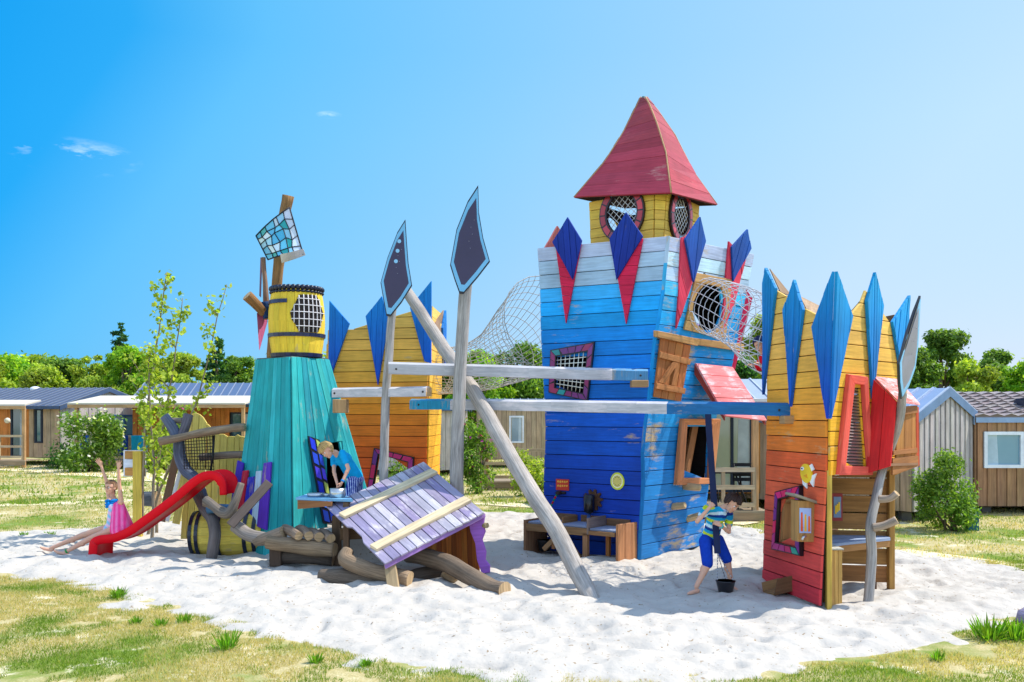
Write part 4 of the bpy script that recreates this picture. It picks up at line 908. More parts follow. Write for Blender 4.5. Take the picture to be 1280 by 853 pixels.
mb = MB(); mb.tube([pl(.02, -.17)+MU*.0, pl(.03, -.16)+MU*.06, pl(.06, -.17)+MU*.07, pl(.075, -.2)+MU*.07], .014, C(190, 190, 190), 8); mb.build('tap', TIN, dsp)
def fishp(dx, dy): return on(ML, 1012+dx, 592+dy, .034)
mb = MB(); fn = nrm(ML, .6, .45); body = [fishp(-7*math.cos(a)+.6, 12*math.sin(a)+ (-2)*math.cos(a)) for a in [6.2832*k/20 for k in range(20)]]
mb.prism([p-fn*.001 for p in (fishp(5, 4), fishp(13, 0), fishp(10, 8), fishp(9, 17), fishp(4, 10))], fn*.014, C(240, 238, 235)); mb.prism([p-fn*.001 for p in (fishp(-5, 6), fishp(1, 9), fishp(1, 19), fishp(-4, 14))], fn*.014, C(240, 238, 235))
mb.prism([p-fn*.001 for p in (fishp(2, -8), fishp(7, -12), fishp(10, -5), fishp(6, -2))], fn*.013, C(240, 238, 235)); mb.prism(body, fn*.02, C(250, 205, 40))
for k, (dx, dy) in enumerate(((-3.4, -6), )): mb.prism([fishp(dx+2*math.cos(a), dy+2.3*math.sin(a))+fn*.02 for a in [6.2832*k/10 for k in range(10)]], fn*.006, (1, 1, 1)); mb.prism([fishp(dx-.2+.9*math.cos(a), dy+1*math.sin(a))+fn*.026 for a in [6.2832*k/8 for k in range(8)]], fn*.003, (.02, .02, .02))
mb.prism([fishp(-2, 3)+fn*.02, fishp(2, 1)+fn*.02, fishp(3, 6)+fn*.02], fn*.005, C(240, 160, 30)); mb.build('fish_plaque', PLAIN, T2, label='yellow wooden fish plaque with white fins')
mb = MB(); h = [on(ML, a, b, .0) for a, b in ch]; o = nrm(ML, .3, .05)*.26+Vector((0, 0, -.06))
mb.prism([h[3], h[2], h[2]+o, h[3]+o], (0, 0, .02), C(150, 112, 70)); mb.prism([h[0], h[3], h[3]+o, h[0]+o], (0, -.02, 0), C(160, 118, 74)); mb.prism([h[1], h[2], h[2]+o, h[1]+o*.8], (0, -.02, 0), C(120, 84, 52)); mb.build('sand_chute', WOOD, T2)
mb = MB(); a = P(1046, 634, 11.3); mb.box(a, (.13, .03, .33), C(150, 52, 50)); mb.box(a+Vector((.0, -.017, 0)), (.09, .008, .25), C(120, 140, 170))
for k in range(3): mb.box(a+Vector((-.02+.02*k, -.024, -.03+.02*k)), (.018, .006, .1), C(250, 200, 50))
mb.build('picture_board', PLAIN, T2, label='small red framed picture board with yellow figures')

# ================================================================ the orange tower at the back
oL = edge([(0, 402, 17.1), (4.2, 412, 17.1)]); oN = edge([(0, 532, 16.6), (1.1, 533, 16.6), (2.6, 535, 16.6), (4.2, 539, 16.6)]); oR = edge([(0, 547, 18.2), (1.1, 548, 18.2), (4.2, 553, 18.2)]); oB = lambda z: oL(z)+oR(z)-oN(z)
T3 = thing('orange_tower', 'orange and yellow planked tower with blue spikes at the back left', 'play tower', (-2.4, 17.4, 0), 'towers of the play castle')
Z3 = 4.05; OS1, OS2, OS3, OS4 = edgeS(oL, oN, 0, Z3), edgeS(oN, oR, 0, Z3), edgeS(oR, oB, 0, Z3), edgeS(oB, oL, 0, Z3)
OC = [(0, C(220, 50, 48)), (.2, C(230, 72, 32)), (.38, C(240, 104, 24)), (.55, C(242, 140, 34)), (.72, C(236, 172, 66)), (1, C(232, 188, 92))]
ow_o, ow_i = [(470, 560), (519, 571), (520, 606), (458, 606)], [(476, 568), (512, 577), (512, 600), (468, 600)]
ow_o, ow_i = [(469.5, 560), (519, 571.5), (516, 640), (457, 636)], [(475, 568), (511.5, 578), (509, 632), (465, 628)]
topc = [(400, 420), (439, 413), (458, 406), (486, 398), (516, 390), (545, 384), (545, 300), (400, 300)]
wall(T3, OS1, 21, ycol(OC), [cutpx(OS1, ow_i), cutpx(OS1, topc)], H=Z3, mat=PAINT); wall(T3, OS2, 21, ycol(YR), H=Z3); wall(T3, OS3, 19, ycol(OC), [[(.3, .1), (.7, .1), (.7, .4), (.3, .4)], [(-.1, 1.1), (-.1, .86), (1.1, .86), (1.1, 1.1)]], H=Z3); wall(T3, OS4, 19, ycol(OC), [[(-.1, 1.1), (-.1, .86), (1.1, .86), (1.1, 1.1)]], H=Z3)
mosaic(T3, OS1, ow_o, ow_i, .03, 4)
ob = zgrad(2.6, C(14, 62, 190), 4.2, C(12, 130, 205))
kite(T3, OS1, [(414, 376.5), (438.7, 405), (416, 470), (412.5, 470)], .035, .04, ob, width=.12, axis=(0, 0, 1))
kite(T3, OS1, [(479, 371), (488, 398), (474, 482), (459, 396)], .035, .04, ob, width=.12)
kite(T3, OS1, [(540.7, 352), (540.5, 455), (532, 452), (514, 385)], .035, .04, ob, width=.12, axis=(0, 0, 1))
kite(T3, OS2, [(553, 388), (553.5, 410), (552, 470), (549, 410)], .035, .04, ob, width=.12)
mb = MB(); mb.prism([P(553.5, 388, 18.2), P(546, 398, 17.3), P(543, 404, 16.9), P(546, 425, 16.9), P(551, 412, 18)], (.02, -.02, 0), C(150, 120, 96)); mb.build('top_capping', WOOD, T3)
mb = MB(); q = P(551, 575, 17.6); mb.beam(q, q+Vector((0, 0, -1.0)), .1, .05, C(200, 100, 50)); mb.build('side_ledge', PAINT, T3)

# ================================================================ the turquoise tower
T4 = thing('turquoise_tower', 'tapering turquoise tower of upright planks under the yellow barrel', 'play tower', (-3.1, 14.4, 0), 'towers of the play castle')
tN = edge([(0, 366, 13.6), (2.98, 363.5, 14.1)]); tL = edge([(0, 288, 14.6), (2.98, 321, 14.75)]); tR = edge([(0, 480, 14.5), (1.4, 456, 14.6), (2.98, 410, 14.75)]); tB = lambda z: tL(z)+tR(z)-tN(z)
tc2 = lambda st: (lambda u, v, i: jit(C(24, 154, 158) if (i % 5) else C(44, 172, 170), .16))
TSs = [edgeS(a, b, 0, 2.98) for a, b in ((tL, tN), (tN, tR), (tR, tB), (tB, tL))]
dr = [(399, 556), (426, 552), (440, 668), (410, 668)]
for k, S in enumerate(TSs): wall(T4, S, 9 if k % 2 == 0 else 8, tc2(0), [cutpx(S, dr)] if k == 1 else [], mat=WORN if k == 1 else PAINT, H=1.1, axis='v', gap=.006)
mb = MB(); strips(mb, [e(2.97) for e in (tN, tR, tB, tL)], (0, 0, .03), (1, 0, 0), .14, lambda p, i: C(100, 110, 100)); mb.build('deck', WOOD, T4)
mb = MB(); S = TSs[1]; dN = nrm(S, .5, .5)
for (a, b, c, d, col) in (((382.5, 546), (391, 549), (411, 655), (402, 655), C(30, 50, 190)), ((391, 549), (397, 551), (417, 655), (411, 655), C(176, 190, 90))):
    Q = [on(S, *p, .034) for p in (a, b, c, d)]; mb.prism(Q, dN*.03, C(22, 20, 34))
    for k in range(6):
        t0, t1 = (k+.06)/6, (k+.94)/6; f = lambda s, t: (Q[0].lerp(Q[3], t)).lerp(Q[1].lerp(Q[2], t), s); mb.prism([x+dN*.03 for x in (f(.2, t0), f(.88, t0+.02), f(.88, t1), f(.2, t1-.02))], dN*.006, jit([col, C(40, 80, 210), C(80, 60, 200), col, C(50, 120, 220), C(30, 60, 170)][k], .2))
mb.build('door_trim', ENAMEL, T4)
# coloured slats leaning on the turquoise wall
S = TSs[0]; n4 = nrm(S, .5, .3)
def z5(a, b): return 180+a/3.047, 440+b/3.047
for a, b, c, d, col, lb in (((372, 415), (394, 425), (372, 606), (342, 606), C(66, 40, 170), 'deep purple slat'), ((392, 455), (412, 452), (388, 640), (364, 635), C(200, 28, 60), 'crimson slat'), ((412, 480), (436, 475), (425, 655), (388, 655), C(34, 44, 185), 'dark blue slat'),
        ((443, 456), (464, 454), (446, 658), (424, 660), C(190, 214, 232), 'pale blue slat'), ((472, 425), (500, 420), (482, 680), (446, 665), C(96, 50, 180), 'violet slat')):
    mb = MB(); mb.prism([on(S, *z5(*p), .05) for p in (a, b, c, d)], n4*.03, col); mb.build('coloured_slat', WORN, T4, bevel=.004, label=lb)
# table board beside the boy
kt = thing('play_counter', 'blue topped wooden counter board fixed to the turquoise tower', 'counter', P(405, 624, 13.0)); mb = MB()
K = [P(369.5, 617, 13.05), P(441, 627, 12.75), P(436, 616.5, 13.4), P(385, 614, 13.7)]
for p in K: p.z = .93
mb.prism(K, (0, 0, .035), C(120, 175, 210)); mb.build('counter_top', WORN, kt); mb = MB(); mb.prism([K[0]+Vector((.02, .03, -.13)), K[1]+Vector((-.3, .06, -.06)), K[1]+Vector((-.3, .06, -.004)), K[0]+Vector((.02, .03, -.004))], (.01, .04, 0), C(150, 100, 60)); mb.build('fascia', WOOD, kt)
vpost(kt, (K[1].x-.1, K[1].y+.08), .08, .08, -.05, .92, C(110, 84, 62), 'leg')
def pot(name, px, py, D, r, h, label, parent=None):
    p = P(px, py, D); p.z = .967; mb = MB(); Z = Vector((0, 0, 1)); mb.tube([p, p+Z*.003, p+Z*h, p+Z*(h+.004), p+Z*h, p+Z*.012, p+Z*.01], [r*.5, r, r*1.03, r*1.05, r*.97, r*.93, r*.2], (1, 1, 1), 24)
    return tag(mb.build(name, TIN, None), label, 'pan')
pot('tin_pot', 422, 619, 13.03, .105, .125, 'tall tin pot between the blond boy\'s hands'); pot('tin_pan', 395, 616.5, 13.2, .12, .045, 'flat tin pan left of the tall pot on the counter'); pot('tin_dish', 408, 618, 13.22, .06, .035, 'small tin dish between the flat pan and the pot')

# ---------------------------------------------------------------- yellow barrel lookout on the turquoise tower
def barrelS(c, r, h, axis='z'):
    c = Vector(c)
    def S(u, v):
        a = 2*math.pi*u; rr = r*(.80+.20*math.sin(math.pi*(.10+.80*v)))
        return c+Vector((math.cos(a)*rr, math.sin(a)*rr, v*h)) if axis == 'z' else c+Vector((v*h, -math.cos(a)*rr, math.sin(a)*rr))
    return S
BC = P(371, 449, 14.65); BC.z = 3.02; BS = barrelS(BC, .435, 1.06)
T5 = thing('barrel_lookout', 'yellow barrel with barred hexagon window on top of the turquoise tower', 'barrel', BC)
def staves(mb, S, n, cfn, t=.025, seg=6):
    for i in range(n):
        c = cfn(i)
        for j in range(seg):
            u0, u1, v0, v1 = (i+.02)/n, (i+.98)/n, j/seg, (j+1)/seg; a = [S(u0, v0), S(u1, v0), S(u1, v1), S(u0, v1)]; nn = nrm(S, (u0+u1)/2, (v0+v1)/2)
            b = [p-nn*t for p in a]; mb.face(a, c, (i*3., v0)); mb.face([a[1], b[1], b[2], a[2]], c); mb.face([b[0], a[0], a[3], b[3]], c); mb.face(b[::-1], C(60, 45, 30))
mb = MB(); staves(mb, BS, 22, lambda i: jit(C(236, 200, 58), .1)); st = mb.build('staves', PAINT, T5)
mb = MB()
for v, hgt, r in ((.985, .07, 1.05), (.93, .04, 1.03)):
    for i in range(34):
        a = 6.2832*i/34; rr = .365*r; c = BC+Vector((math.cos(a)*rr, math.sin(a)*rr, v*1.06)); mb.sphere(c, (.045, .045, hgt*.62), C(18, 22, 44), 7, 5)
mb.build('rim', ENAMEL, T5); 
for u0, u1, v in ((.40, .73, .78), (.0, 1, .30), (0, 1, .015)):
    mb = MB(); n = 28
    for i in range(n):
        a, b = u0+(u1-u0)*i/n, u0+(u1-u0)*(i+1)/n; q = [BS(a, v-.025), BS(b, v-.025), BS(b, v+.03), BS(a, v+.03)]; nn = nrm(BS, (a+b)/2, v); mb.prism([p+nn*.003 for p in q], nn*.014, jit(C(26, 36, 72), .4))
    mb.build('hoop', ENAMEL, T5)
mb = MB(); mb.prism([BC+Vector((math.cos(6.2832*k/24)*.36, math.sin(6.2832*k/24)*.36, .98)) for k in range(24)], (0, 0, .03), C(70, 50, 34)); mb.prism([BC+Vector((math.cos(6.2832*k/24)*.37, math.sin(6.2832*k/24)*.37, .0)) for k in range(24)], (0, 0, .03), C(30, 26, 30)); mb.build('barrel_head', WOOD, T5)
hexu = [(.685, .62), (.745, .88), (.90, .86), (.95, .60), (.90, .34), (.735, .36)]
hexu = [(a+.035, b) for a, b in [(.715, .60), (.765, .87), (.88, .88), (.93, .62), (.88, .34), (.765, .33), (.74, .45), (.725, .50)]]
mb = MB(); n = 22
V2d = [Vector((a, b, 0)) for a, b in hexu]
for i in range(n*2):
    for j in range(6):
        q = V2d
        for ax_, l_, s_ in ((Vector((1, 0, 0)), i/(2*n), 1), (Vector((1, 0, 0)), (i+1)/(2*n), -1), (Vector((0, 1, 0)), j/6, 1), (Vector((0, 1, 0)), (j+1)/6, -1)):
            if len(q) > 2: q = clip(q, ax_, l_, s_)
        if len(q) > 2: nn = nrm(BS, (i+.5)/(2*n), .6); mb.prism([BS(p.x, p.y)+nn*.006 for p in q], nn*.008, C(40, 26, 22))
wn_ = mb.build('window', PLAIN, T5); mb = MB()
for a in [.772+.026*k for k in range(7)]:
    iv = ival(hexu, a, 0)
    if iv: mb.tube([BS(a, iv[0]+(iv[1]-iv[0])*k/4)+nrm(BS, a, .6)*.025 for k in range(5)], .008, C(220, 215, 215), 5)
for b in (.42, .52, .62, .72, .81):
    iv = ival(hexu, b, 1); mb.tube([BS(iv[0]+(iv[1]-iv[0])*k/6, b)+nrm(BS, iv[0]+(iv[1]-iv[0])*k/6, b)*.03 for k in range(7)], .007, C(220, 215, 215), 5)
mb.build('grille', ROPE, wn_)
# mast, flag and pennant
T6 = thing('flag_mast', 'tall brown log mast with a stained glass flag behind the barrel', 'flag mast', P(340, 449, 15.2))
mb = MB(); log(mb, [P(341, 449, 15.2), P(343, 400, 15.2), P(346, 355, 15.2), P(352, 300, 15.1), P(360, 244, 15.0)], [.09, .085, .09], C(150, 112, 70), 12, 5, .015); mb.build('pole', LOG, T6)
FM = material('stained_glass', 'plain', rough=.25, spec=.6, var=.05)
fc = [P(320, 295, 14.75), P(361, 259.5, 14.85), P(383, 316, 14.9), P(351, 328, 14.6)]
def flagS(u, v):
    bl, br, tr, tl = P(335, 325.5, 14.85), P(376, 322, 14.45), P(361.5, 259.5, 14.85), P(320, 296, 14.75)
    p = (bl*(1-u)+br*u)*(1-v)+(tl*(1-u)+tr*u)*v; return p+Vector((.06*math.sin(3.1*u)*(1-v), -.10*math.sin(3.0*u+.5*v), 0))
def flagS(u, v):
    a = P(320, 295, 14.85).lerp(P(362, 259.5, 14.75), u); b = P(335, 325, 14.85).lerp(P(379, 318, 14.7), u)
    p = a.lerp(b, 1-v); return p+Vector((0, -.16*math.sin(math.pi*u), 0))*(.5+.5*(1-v))
mb = MB(); rs = random.Random(5); nu, nv = 6, 5; gp = {}
for i in range(nu+1):
    for j in range(nv+1): gp[i, j] = (min(1, max(0, i/nu+(rs.uniform(-.05, .05) if 0 < i < nu else 0))), min(1, max(0, j/nv+(rs.uniform(-.06, .06) if 0 < j < nv else 0))))
fcol = [C(70, 175, 220), C(100, 195, 230), C(150, 210, 235), C(200, 225, 235), C(30, 160, 160), C(90, 185, 225)]
for i in range(nu):
    for j in range(nv):
        q = [flagS(*gp[a]) for a in ((i, j), (i+1, j), (i+1, j+1), (i, j+1))]; mb.prism(q, (0, .012, 0), jit(fcol[rs.randrange(6)] if i < 5 else C(200, 212, 225), .12))
fl = mb.build('flag', FM, T6); mb = MB()
for i in range(nu+1): mb.tube([flagS(*gp[i, j])+Vector((0, -.005, 0)) for j in range(nv+1)], .011 if i in (0, nu) else .008, C(20, 20, 36), 5)
for j in range(nv+1): mb.tube([flagS(*gp[i, j])+Vector((0, -.005, 0)) for i in range(nu+1)], .011 if j in (0, nv) else .008, C(20, 20, 36), 5)
mb.build('leading', PLAIN, fl)
mb = MB(); a, b, c_, d = P(352, 329, 14.7), P(350, 318, 14.55), P(379, 311, 14.6), P(382, 319, 14.75)
for k in range(6):
    t0, t1 = k/6, (k+1)/6; f = lambda t, w: (a.lerp(d, t) if w else b.lerp(c_, t))+Vector((0, -.10*math.sin(3.14*t), -.03*math.sin(3.14*t))); mb.prism([f(t0, 1), f(t1, 1), f(t1, 0), f(t0, 0)], (0, .01, 0), C(205, 208, 215))
mb.build('flag_curl', FM, T6)
mb = MB(); log(mb, [P(329, 322, 15.0), P(331, 350, 15.0), P(333, 375, 15.0), P(334, 395, 15.0)], [.035, .04, .06], C(140, 110, 90), 9); log(mb, [P(309, 369, 14.7), P(320, 380, 14.8), P(331, 391, 14.9)], [.085, .075], C(150, 108, 66), 11); mb.build('branch', LOG, T6)
mb = MB(); log(mb, [P(332, 378, 14.9), P(334, 400, 14.9)], [.07, .065], C(20, 60, 110), 11, capcol=C(180, 130, 60)); mb.build('painted_stub', LOG, T6)
mb = MB(); mb.prism([P(325.5, 322, 15.0), P(327.5, 322, 15.0), P(326, 372, 15.0), P(324, 370, 15.0)], (0, .02, 0), C(120, 90, 110)); mb.prism([P(321, 392, 14.9), P(333, 382, 15.1), P(334, 402, 15.1), P(324, 438, 14.9)], (0, .02, 0), C(196, 96, 140)); mb.build('pennant', PAINT, T6, label='drooping pink pennant board')
# ---------------------------------------------------------------- beams, spears, slanted pole
POLEC = C(168, 162, 156); BEAMC = C(186, 184, 186)
def spear(pole, r, head, dots, label, group='spear posts of the play castle', base_z=True, thickdir=(0, .03, 0), hD=None, face=C(52, 42, 74)):
    q = [P(*p) for p in pole]
    if base_z: q[-1].z = -.1
    t = thing('spear_post', label, 'post', (q[-1].x, q[-1].y, 0), group)
    mb = MB(); log(mb, q[::-1], [r*1.12, r, r*.92], POLEC, 14, 6, .012, .08); mb.build('pole', LOG, t)
    D = hD or q[0].y-.09; H = [P(a, b, D) if not isinstance(D, list) else P(a, b, D[k]) for k, (a, b) in enumerate(head)]; H = wavy(H+[H[0]], 4, 0) if False else H
    off = Vector(thickdir); cen = sum(H, Vector())/len(H); fr = off.normalized()*-1
    mb = MB(); mb.prism(H, off, C(16, 16, 30)); hd = mb.build('spear_head', ENAMEL, t)
    sh = lambda k: [cen+(p-cen)*k for p in H]
    mb = MB(); a, b = [p+fr*.001 for p in sh(.95)], [p+fr*.001 for p in sh(.80)]
    for k in range(len(H)): j = (k+1) % len(H); mb.prism([a[k], a[j], b[j], b[k]], fr*.008, C(110, 180, 220))
    mb.build('border', ENAMEL, hd); mb = MB(); mb.prism([p+fr*.001 for p in sh(.80)], fr*.006, face)
    for k in range(5): p = cen+(H[0]-cen)*(.45-.11*k)+Vector((.02*(-1)**k*.8, 0, 0))+fr*.007; mb.sphere(p, .006, C(140, 140, 160), 6, 4)
    mb.build('panel', ENAMEL, hd)
    if dots:
        mb = MB()
        for a_, b_ in dots: c = P(a_, b_, D)+fr*.006; mb.prism([c+Vector((math.cos(x)*.028, 0, math.sin(x)*.028)) for x in [6.2832*k/12 for k in range(12)]], fr*.006, C(140, 200, 235))
        mb.build('dot', ENAMEL, hd)
    return t
def z7(*pts): return [(400+a/2.843, 220+b/2.843) for a, b in pts]
spear([(490.5, 380, 13.5), (486, 440, 13.5), (481, 520, 13.5), (480, 600, 13.5), (479, 702, 13.5)], .062,
      z7((303, 155), (308, 230), (314, 310), (327, 390), (290, 450), (250, 500), (236, 498), (225, 440), (215, 380), (240, 290), (275, 200)), z7((282, 233), (276, 267), (270, 304)), 'left spear post with three pale blue dots on its leaf shaped head')
spear([(582.5, 350, 13.2), (577, 431, 13.2), (572.5, 520, 13.2), (571, 560, 13.2), (571.5, 620, 13.2), (572, 706, 13.2)], .092,
      z7((562, 33), (565, 130), (580, 220), (604, 305), (560, 362), (510, 420), (495, 418), (478, 370), (462, 318), (485, 190), (525, 90)), None, 'taller right spear post with plain dark leaf shaped head')
spear([(1129, 490, 10.6), (1124, 525, 10.75), (1111, 565, 10.97), (1101, 592, 10.9), (1094, 625, 10.75), (1088, 660, 10.6), (1090, 700, 10.6), (1084, 752, 10.55)], .052,
      [(1151, 370), (1148, 430), (1144, 461), (1136, 484), (1127, 499), (1124.5, 480), (1124, 455), (1133, 420), (1143, 390)], None, 'crooked grey post against the rainbow tower with edge on dark leaf panel', hD=[10.45, 10.7, 10.75, 10.62, 10.45, 10.28, 10.22, 10.3, 10.4], thickdir=(-.03, -.012, 0), face=C(120, 120, 135), group=None)
t3 = [o for o in bpy.data.objects if o.name.startswith('spear_post')][-1]
mb = MB(); log(mb, [P(1099, 624, 10.57), P(1112, 623, 10.5), P(1121, 616.5, 10.45)], [.045, .04, .04], C(176, 158, 140), 10); mb.build('branch_rung', LOG, t3)
mb = MB(); log(mb, [P(1091, 660, 10.55), P(1105, 657, 10.5), P(1121, 650, 10.45)], [.048, .04, .042], C(176, 158, 140), 10); mb.build('branch_rung', LOG, t3)
mb = MB(); g = G(742, 750); log(mb, [P(509, 364, 14.95), P(548, 425, 14.3), P(597, 498, 13.42), P(640, 575, 12.65), P(690, 655, 11.75), P(725, 722, 11.1), Vector((g.x+.01, g.y, -.06))], [.085, .10, .105, .11, .105, .095], C(176, 166, 156), 16, 6, .015, .07)
tag(mb.build('slanted_pole', LOG, None), 'long grey debarked pole slanting across the twin spear posts into the sand', 'pole')
def beam(name, a, b, hgt, wd, label, ends=None, brk=None):
    a, b = P(*a), P(*b); t = thing(name, label, 'beam', (a+b)/2, 'horizontal grey beams of the play castle'); mb = MB(); d = (b-a); n = 12; hw = Vector((-d.y, d.x, 0)).normalized()*wd/2
    for s0, s1, col in ends or ((0, 1, BEAMC),):
        p, q = a+d*s0, a+d*s1; mb2 = MB(); m = 8
        for k in range(m):
            x, y = p.lerp(q, k/m), p.lerp(q, (k+1)/m); f = lambda z, s: z+Vector((0, 0, .012*mnoise.noise(z*1.5)))
            x, y = f(x, 0), f(y, 0); ht = Vector((0, 0, hgt/2)); c = [x-hw-ht, y-hw-ht, y-hw+ht*.9, x-hw+ht*.9, x+hw-ht, y+hw-ht, y+hw+ht*.9, x+hw+ht*.9]; top = [x-hw*.5+ht*1.35, y-hw*.5+ht*1.35, y+hw*.5+ht*1.35, x+hw*.5+ht*1.35]
            uo = (k*1.3, s0)
            for ids in ((0, 1, 2, 3), (5, 4, 7, 6), (1, 0, 4, 5)): mb2.face([c[i] for i in ids], col, uo)
            mb2.face([c[3], c[2], top[1], top[0]], col, uo); mb2.face(top, col, uo); mb2.face([top[3], top[2], c[6], c[7]], col, uo)
            if k == 0: mb2.face([c[4], c[0], c[3], top[0], top[3], c[7]], C(200, 160, 110))
            if k == m-1: mb2.face([c[1], c[5], c[6], top[2], top[1], c[2]], C(200, 160, 110))
        mb2.build('painted_end' if col != BEAMC else 'timber', WORNP if col == BEAMC else WORN, t)
    if brk:
        for (px, py, D, sx, sz) in brk: mb = MB(); mb.box(P(px, py, D), (sx, .22, sz), C(178, 140, 96)); mb.build('bracket', WOOD, t, bevel=.008)
    mb = MB()
    for s in (.03, .97): mb.sphere(a+d*s-hw*1.02, .016, C(70, 66, 66), 8, 5)
    mb.build('bolt', METAL, t); return t
beam('balance_beam', (486, 461.5, 13.36), (809, 470, 13.52), .145, .16, 'upper grey beam running from the left spear post to the blue tower wall', [(0, .86, BEAMC), (.86, 1, C(90, 150, 190))], [(799, 480, 13.5, .24, .10)])
beam('balance_beam', (517, 506, 14.2), (995, 513, 11.2), .135, .2, 'longest beam running below the others to the rainbow tower', [(0, .13, C(40, 150, 190)), (.13, .72, BEAMC), (.72, 1, C(30, 105, 160))], [(986, 525, 11.15, .17, .10)])
beam('balance_beam', (419, 492, 13.9), (536, 490, 13.3), .12, .18, 'short left beam sticking out of the turquoise tower', None, [(426, 508, 13.75, .2, .2)])
# digging bucket hung on a bar
hb = thing('hanging_bucket', 'black bucket hanging by chains from a dark bar held by the striped boy', 'bucket', G(907, 742)+Vector((0, 0, .0)))
BD = 11.05
mb = MB(); a, b = P(885, 518, 11.45), P(897, 692, BD); mb.beam(a, b, .075, .02, C(22, 36, 74), up=(0, 1, 0)); mb.build('bar', PAINT, hb, bevel=.003)
mb = MB(); a2 = P(907, 727, BD)
for s in (-1, 1):
    e = P(907+s*10.5, 727, BD)
    for k in range(9):
        p, q = b.lerp(e, k/9), b.lerp(e, (k+.8)/9); mb.tube([p, q], .006, C(180, 182, 188), 5)
e = P(907, 725, BD+.1)
for k in range(9): mb.tube([b.lerp(e, k/9), b.lerp(e, (k+.8)/9)], .006, C(180, 182, 188), 5)
mb.build('chain', METAL, hb)
mb = MB(); p = P(907, 743, BD); Z = Vector((0, 0, 1)); mb.tube([p, p+Z*.005, p+Z*.15, p+Z*.162, p+Z*.162, p+Z*.15, p+Z*.02, p+Z*.018], [.05, .078, .112, .12, .108, .104, .07, .01], C(24, 22, 30), 26); mb.build('bowl', GLOSS, hb)

# ---------------------------------------------------------------- net tunnels
def path_fn(pts, rad):
    q = wavy([P(*p) for p in pts], 8, 0); rr = interp(rad, len(q))
    fr = []
    for i, p in enumerate(q):
        d = (q[min(i+1, len(q)-1)]-q[max(i-1, 0)]).normalized(); u = Vector((0, 0, 1)); u = (u-d*u.dot(d)).normalized(); v = d.cross(u); fr.append((p, u, v, rr[i]))
    return fr
def tunnel(fr, nl, ring_every, twist, rw, col, label, diag=False):
    t = thing('net_tunnel', label, 'tunnel', fr[len(fr)//2][0]-Vector((0, 0, fr[len(fr)//2][3]))); pt = lambda i, a: fr[i][0]+(fr[i][1]*math.cos(a)+fr[i][2]*math.sin(a))*fr[i][3]
    mb = MB(); n = len(fr)
    for k in range(nl):
        a = 6.2832*k/nl; mb.tube([pt(i, a+twist*i/n) for i in range(n)], rw, col, 4, caps=False)
        if diag: mb.tube([pt(i, a-twist*i/n) for i in range(n)], rw, col, 4, caps=False)
    mb.build('netting', ROPE, t); 
    for i in range(0, n, ring_every):
        mb = MB(); mb.tube([pt(i, 6.2832*k/20) for k in range(20)], rw*(1.5 if i in (0, n-1) else 1.1), col, 5, closed=True); mb.build('hoop', ROPE, t)
    return t
tunnel(path_fn([(880, 382, 14.45), (905, 388, 14.0), (935, 402, 13.3), (965, 425, 12.6), (1000, 436, 12.1)], [.43, .43, .44, .47, .50]), 18, 2, .12, .0055, C(190, 192, 198), 'wire mesh tunnel sloping from the blue tower to the rainbow tower')
tunnel(path_fn([(686, 405, 15.35), (660, 422, 15.9), (625, 446, 16.6), (590, 460, 17.2), (556, 464, 17.6), (540, 465, 17.9)], [.84, .70, .52, .44, .43, .43]), 42, 2, 1.0, .005, C(176, 172, 164), 'flared rope net tunnel between the blue tower and the orange tower')
mb = MB(); c = P(868, 409, 14.45); mb.sphere(c, (.07, .09, .05), C(225, 225, 235), 10, 7, fn=lambda v: 1+.2*mnoise.noise(v*2)); mb.sphere(c+Vector((.03, -.03, .02)), (.04, .05, .03), C(130, 110, 190), 8, 6); tag(mb.build('cloth_bundle', CLOTH, None), 'small white and purple bundle lying in the mouth of the wire tunnel', 'cloth')

# ---------------------------------------------------------------- purple roofed shelter lying on logs
T7 = thing('tilted_shelter', 'tilted shelter with a purple plank roof and two pale battens lying on logs', 'play shelter', (-1.3, 12.3, 0))
rL_, rB_, rR_, rT_ = P(408, 635.3, 12.9), P(481, 707, 11.35), P(605.7, 642.4, 12.2), P(530.3, 579, 13.75)
n7 = (rR_-rB_).cross(rT_-rR_).normalized(); n7 = n7 if n7.z > 0 else -n7
LV = lambda i: [C(156, 146, 170), C(168, 162, 178), C(146, 134, 168), C(180, 176, 188), C(160, 150, 172)][i % 5]
poly = [rL_, rL_.lerp(rB_, .40)+Vector((-.01, -.0, 0)), rL_.lerp(rB_, .43)+Vector((.05, .02, .02)), rL_.lerp(rB_, .62)+Vector((.08, .02, .03)), rL_.lerp(rB_, .68)+Vector((-.0, -.0, 0)), rB_, rR_, rT_]
mb = MB()
RS = quadS(rL_, rT_, rR_, rB_)
for i in range(13):
    u0, u1 = i/13+.0035, (i+1)/13-.0035; col = jit(LV(i*7), .1); vv = [0, 1] 
    if i == 0: pts = [RS(u0, 0), RS(u1, 0), RS(u1, 1), RS(u0, 1), RS(u0, .66), RS(u0+.03, .58), RS(u0+.03, .42), RS(u0, .38)]
    else: pts = [RS(u0, 0), RS(u1, 0), RS(u1, 1+random.uniform(-.008, .008)), RS(u0, 1)]
    mb.prism(pts, n7*random.uniform(.024, .03), col)
rf7 = mb.build('roof', WORNP, T7, bevel=.004)
mb = MB(); mb.prism([RS(0, .99)-n7*.002, RS(1, .99)-n7*.002, RS(1, 1.0)-n7*.05, RS(0, 1.0)-n7*.05], n7.cross(Vector((0, 0, 1))).normalized()*.0+Vector((.01, .015, 0)), C(150, 112, 170)); mb.build('edge_trim', PAINT, rf7)
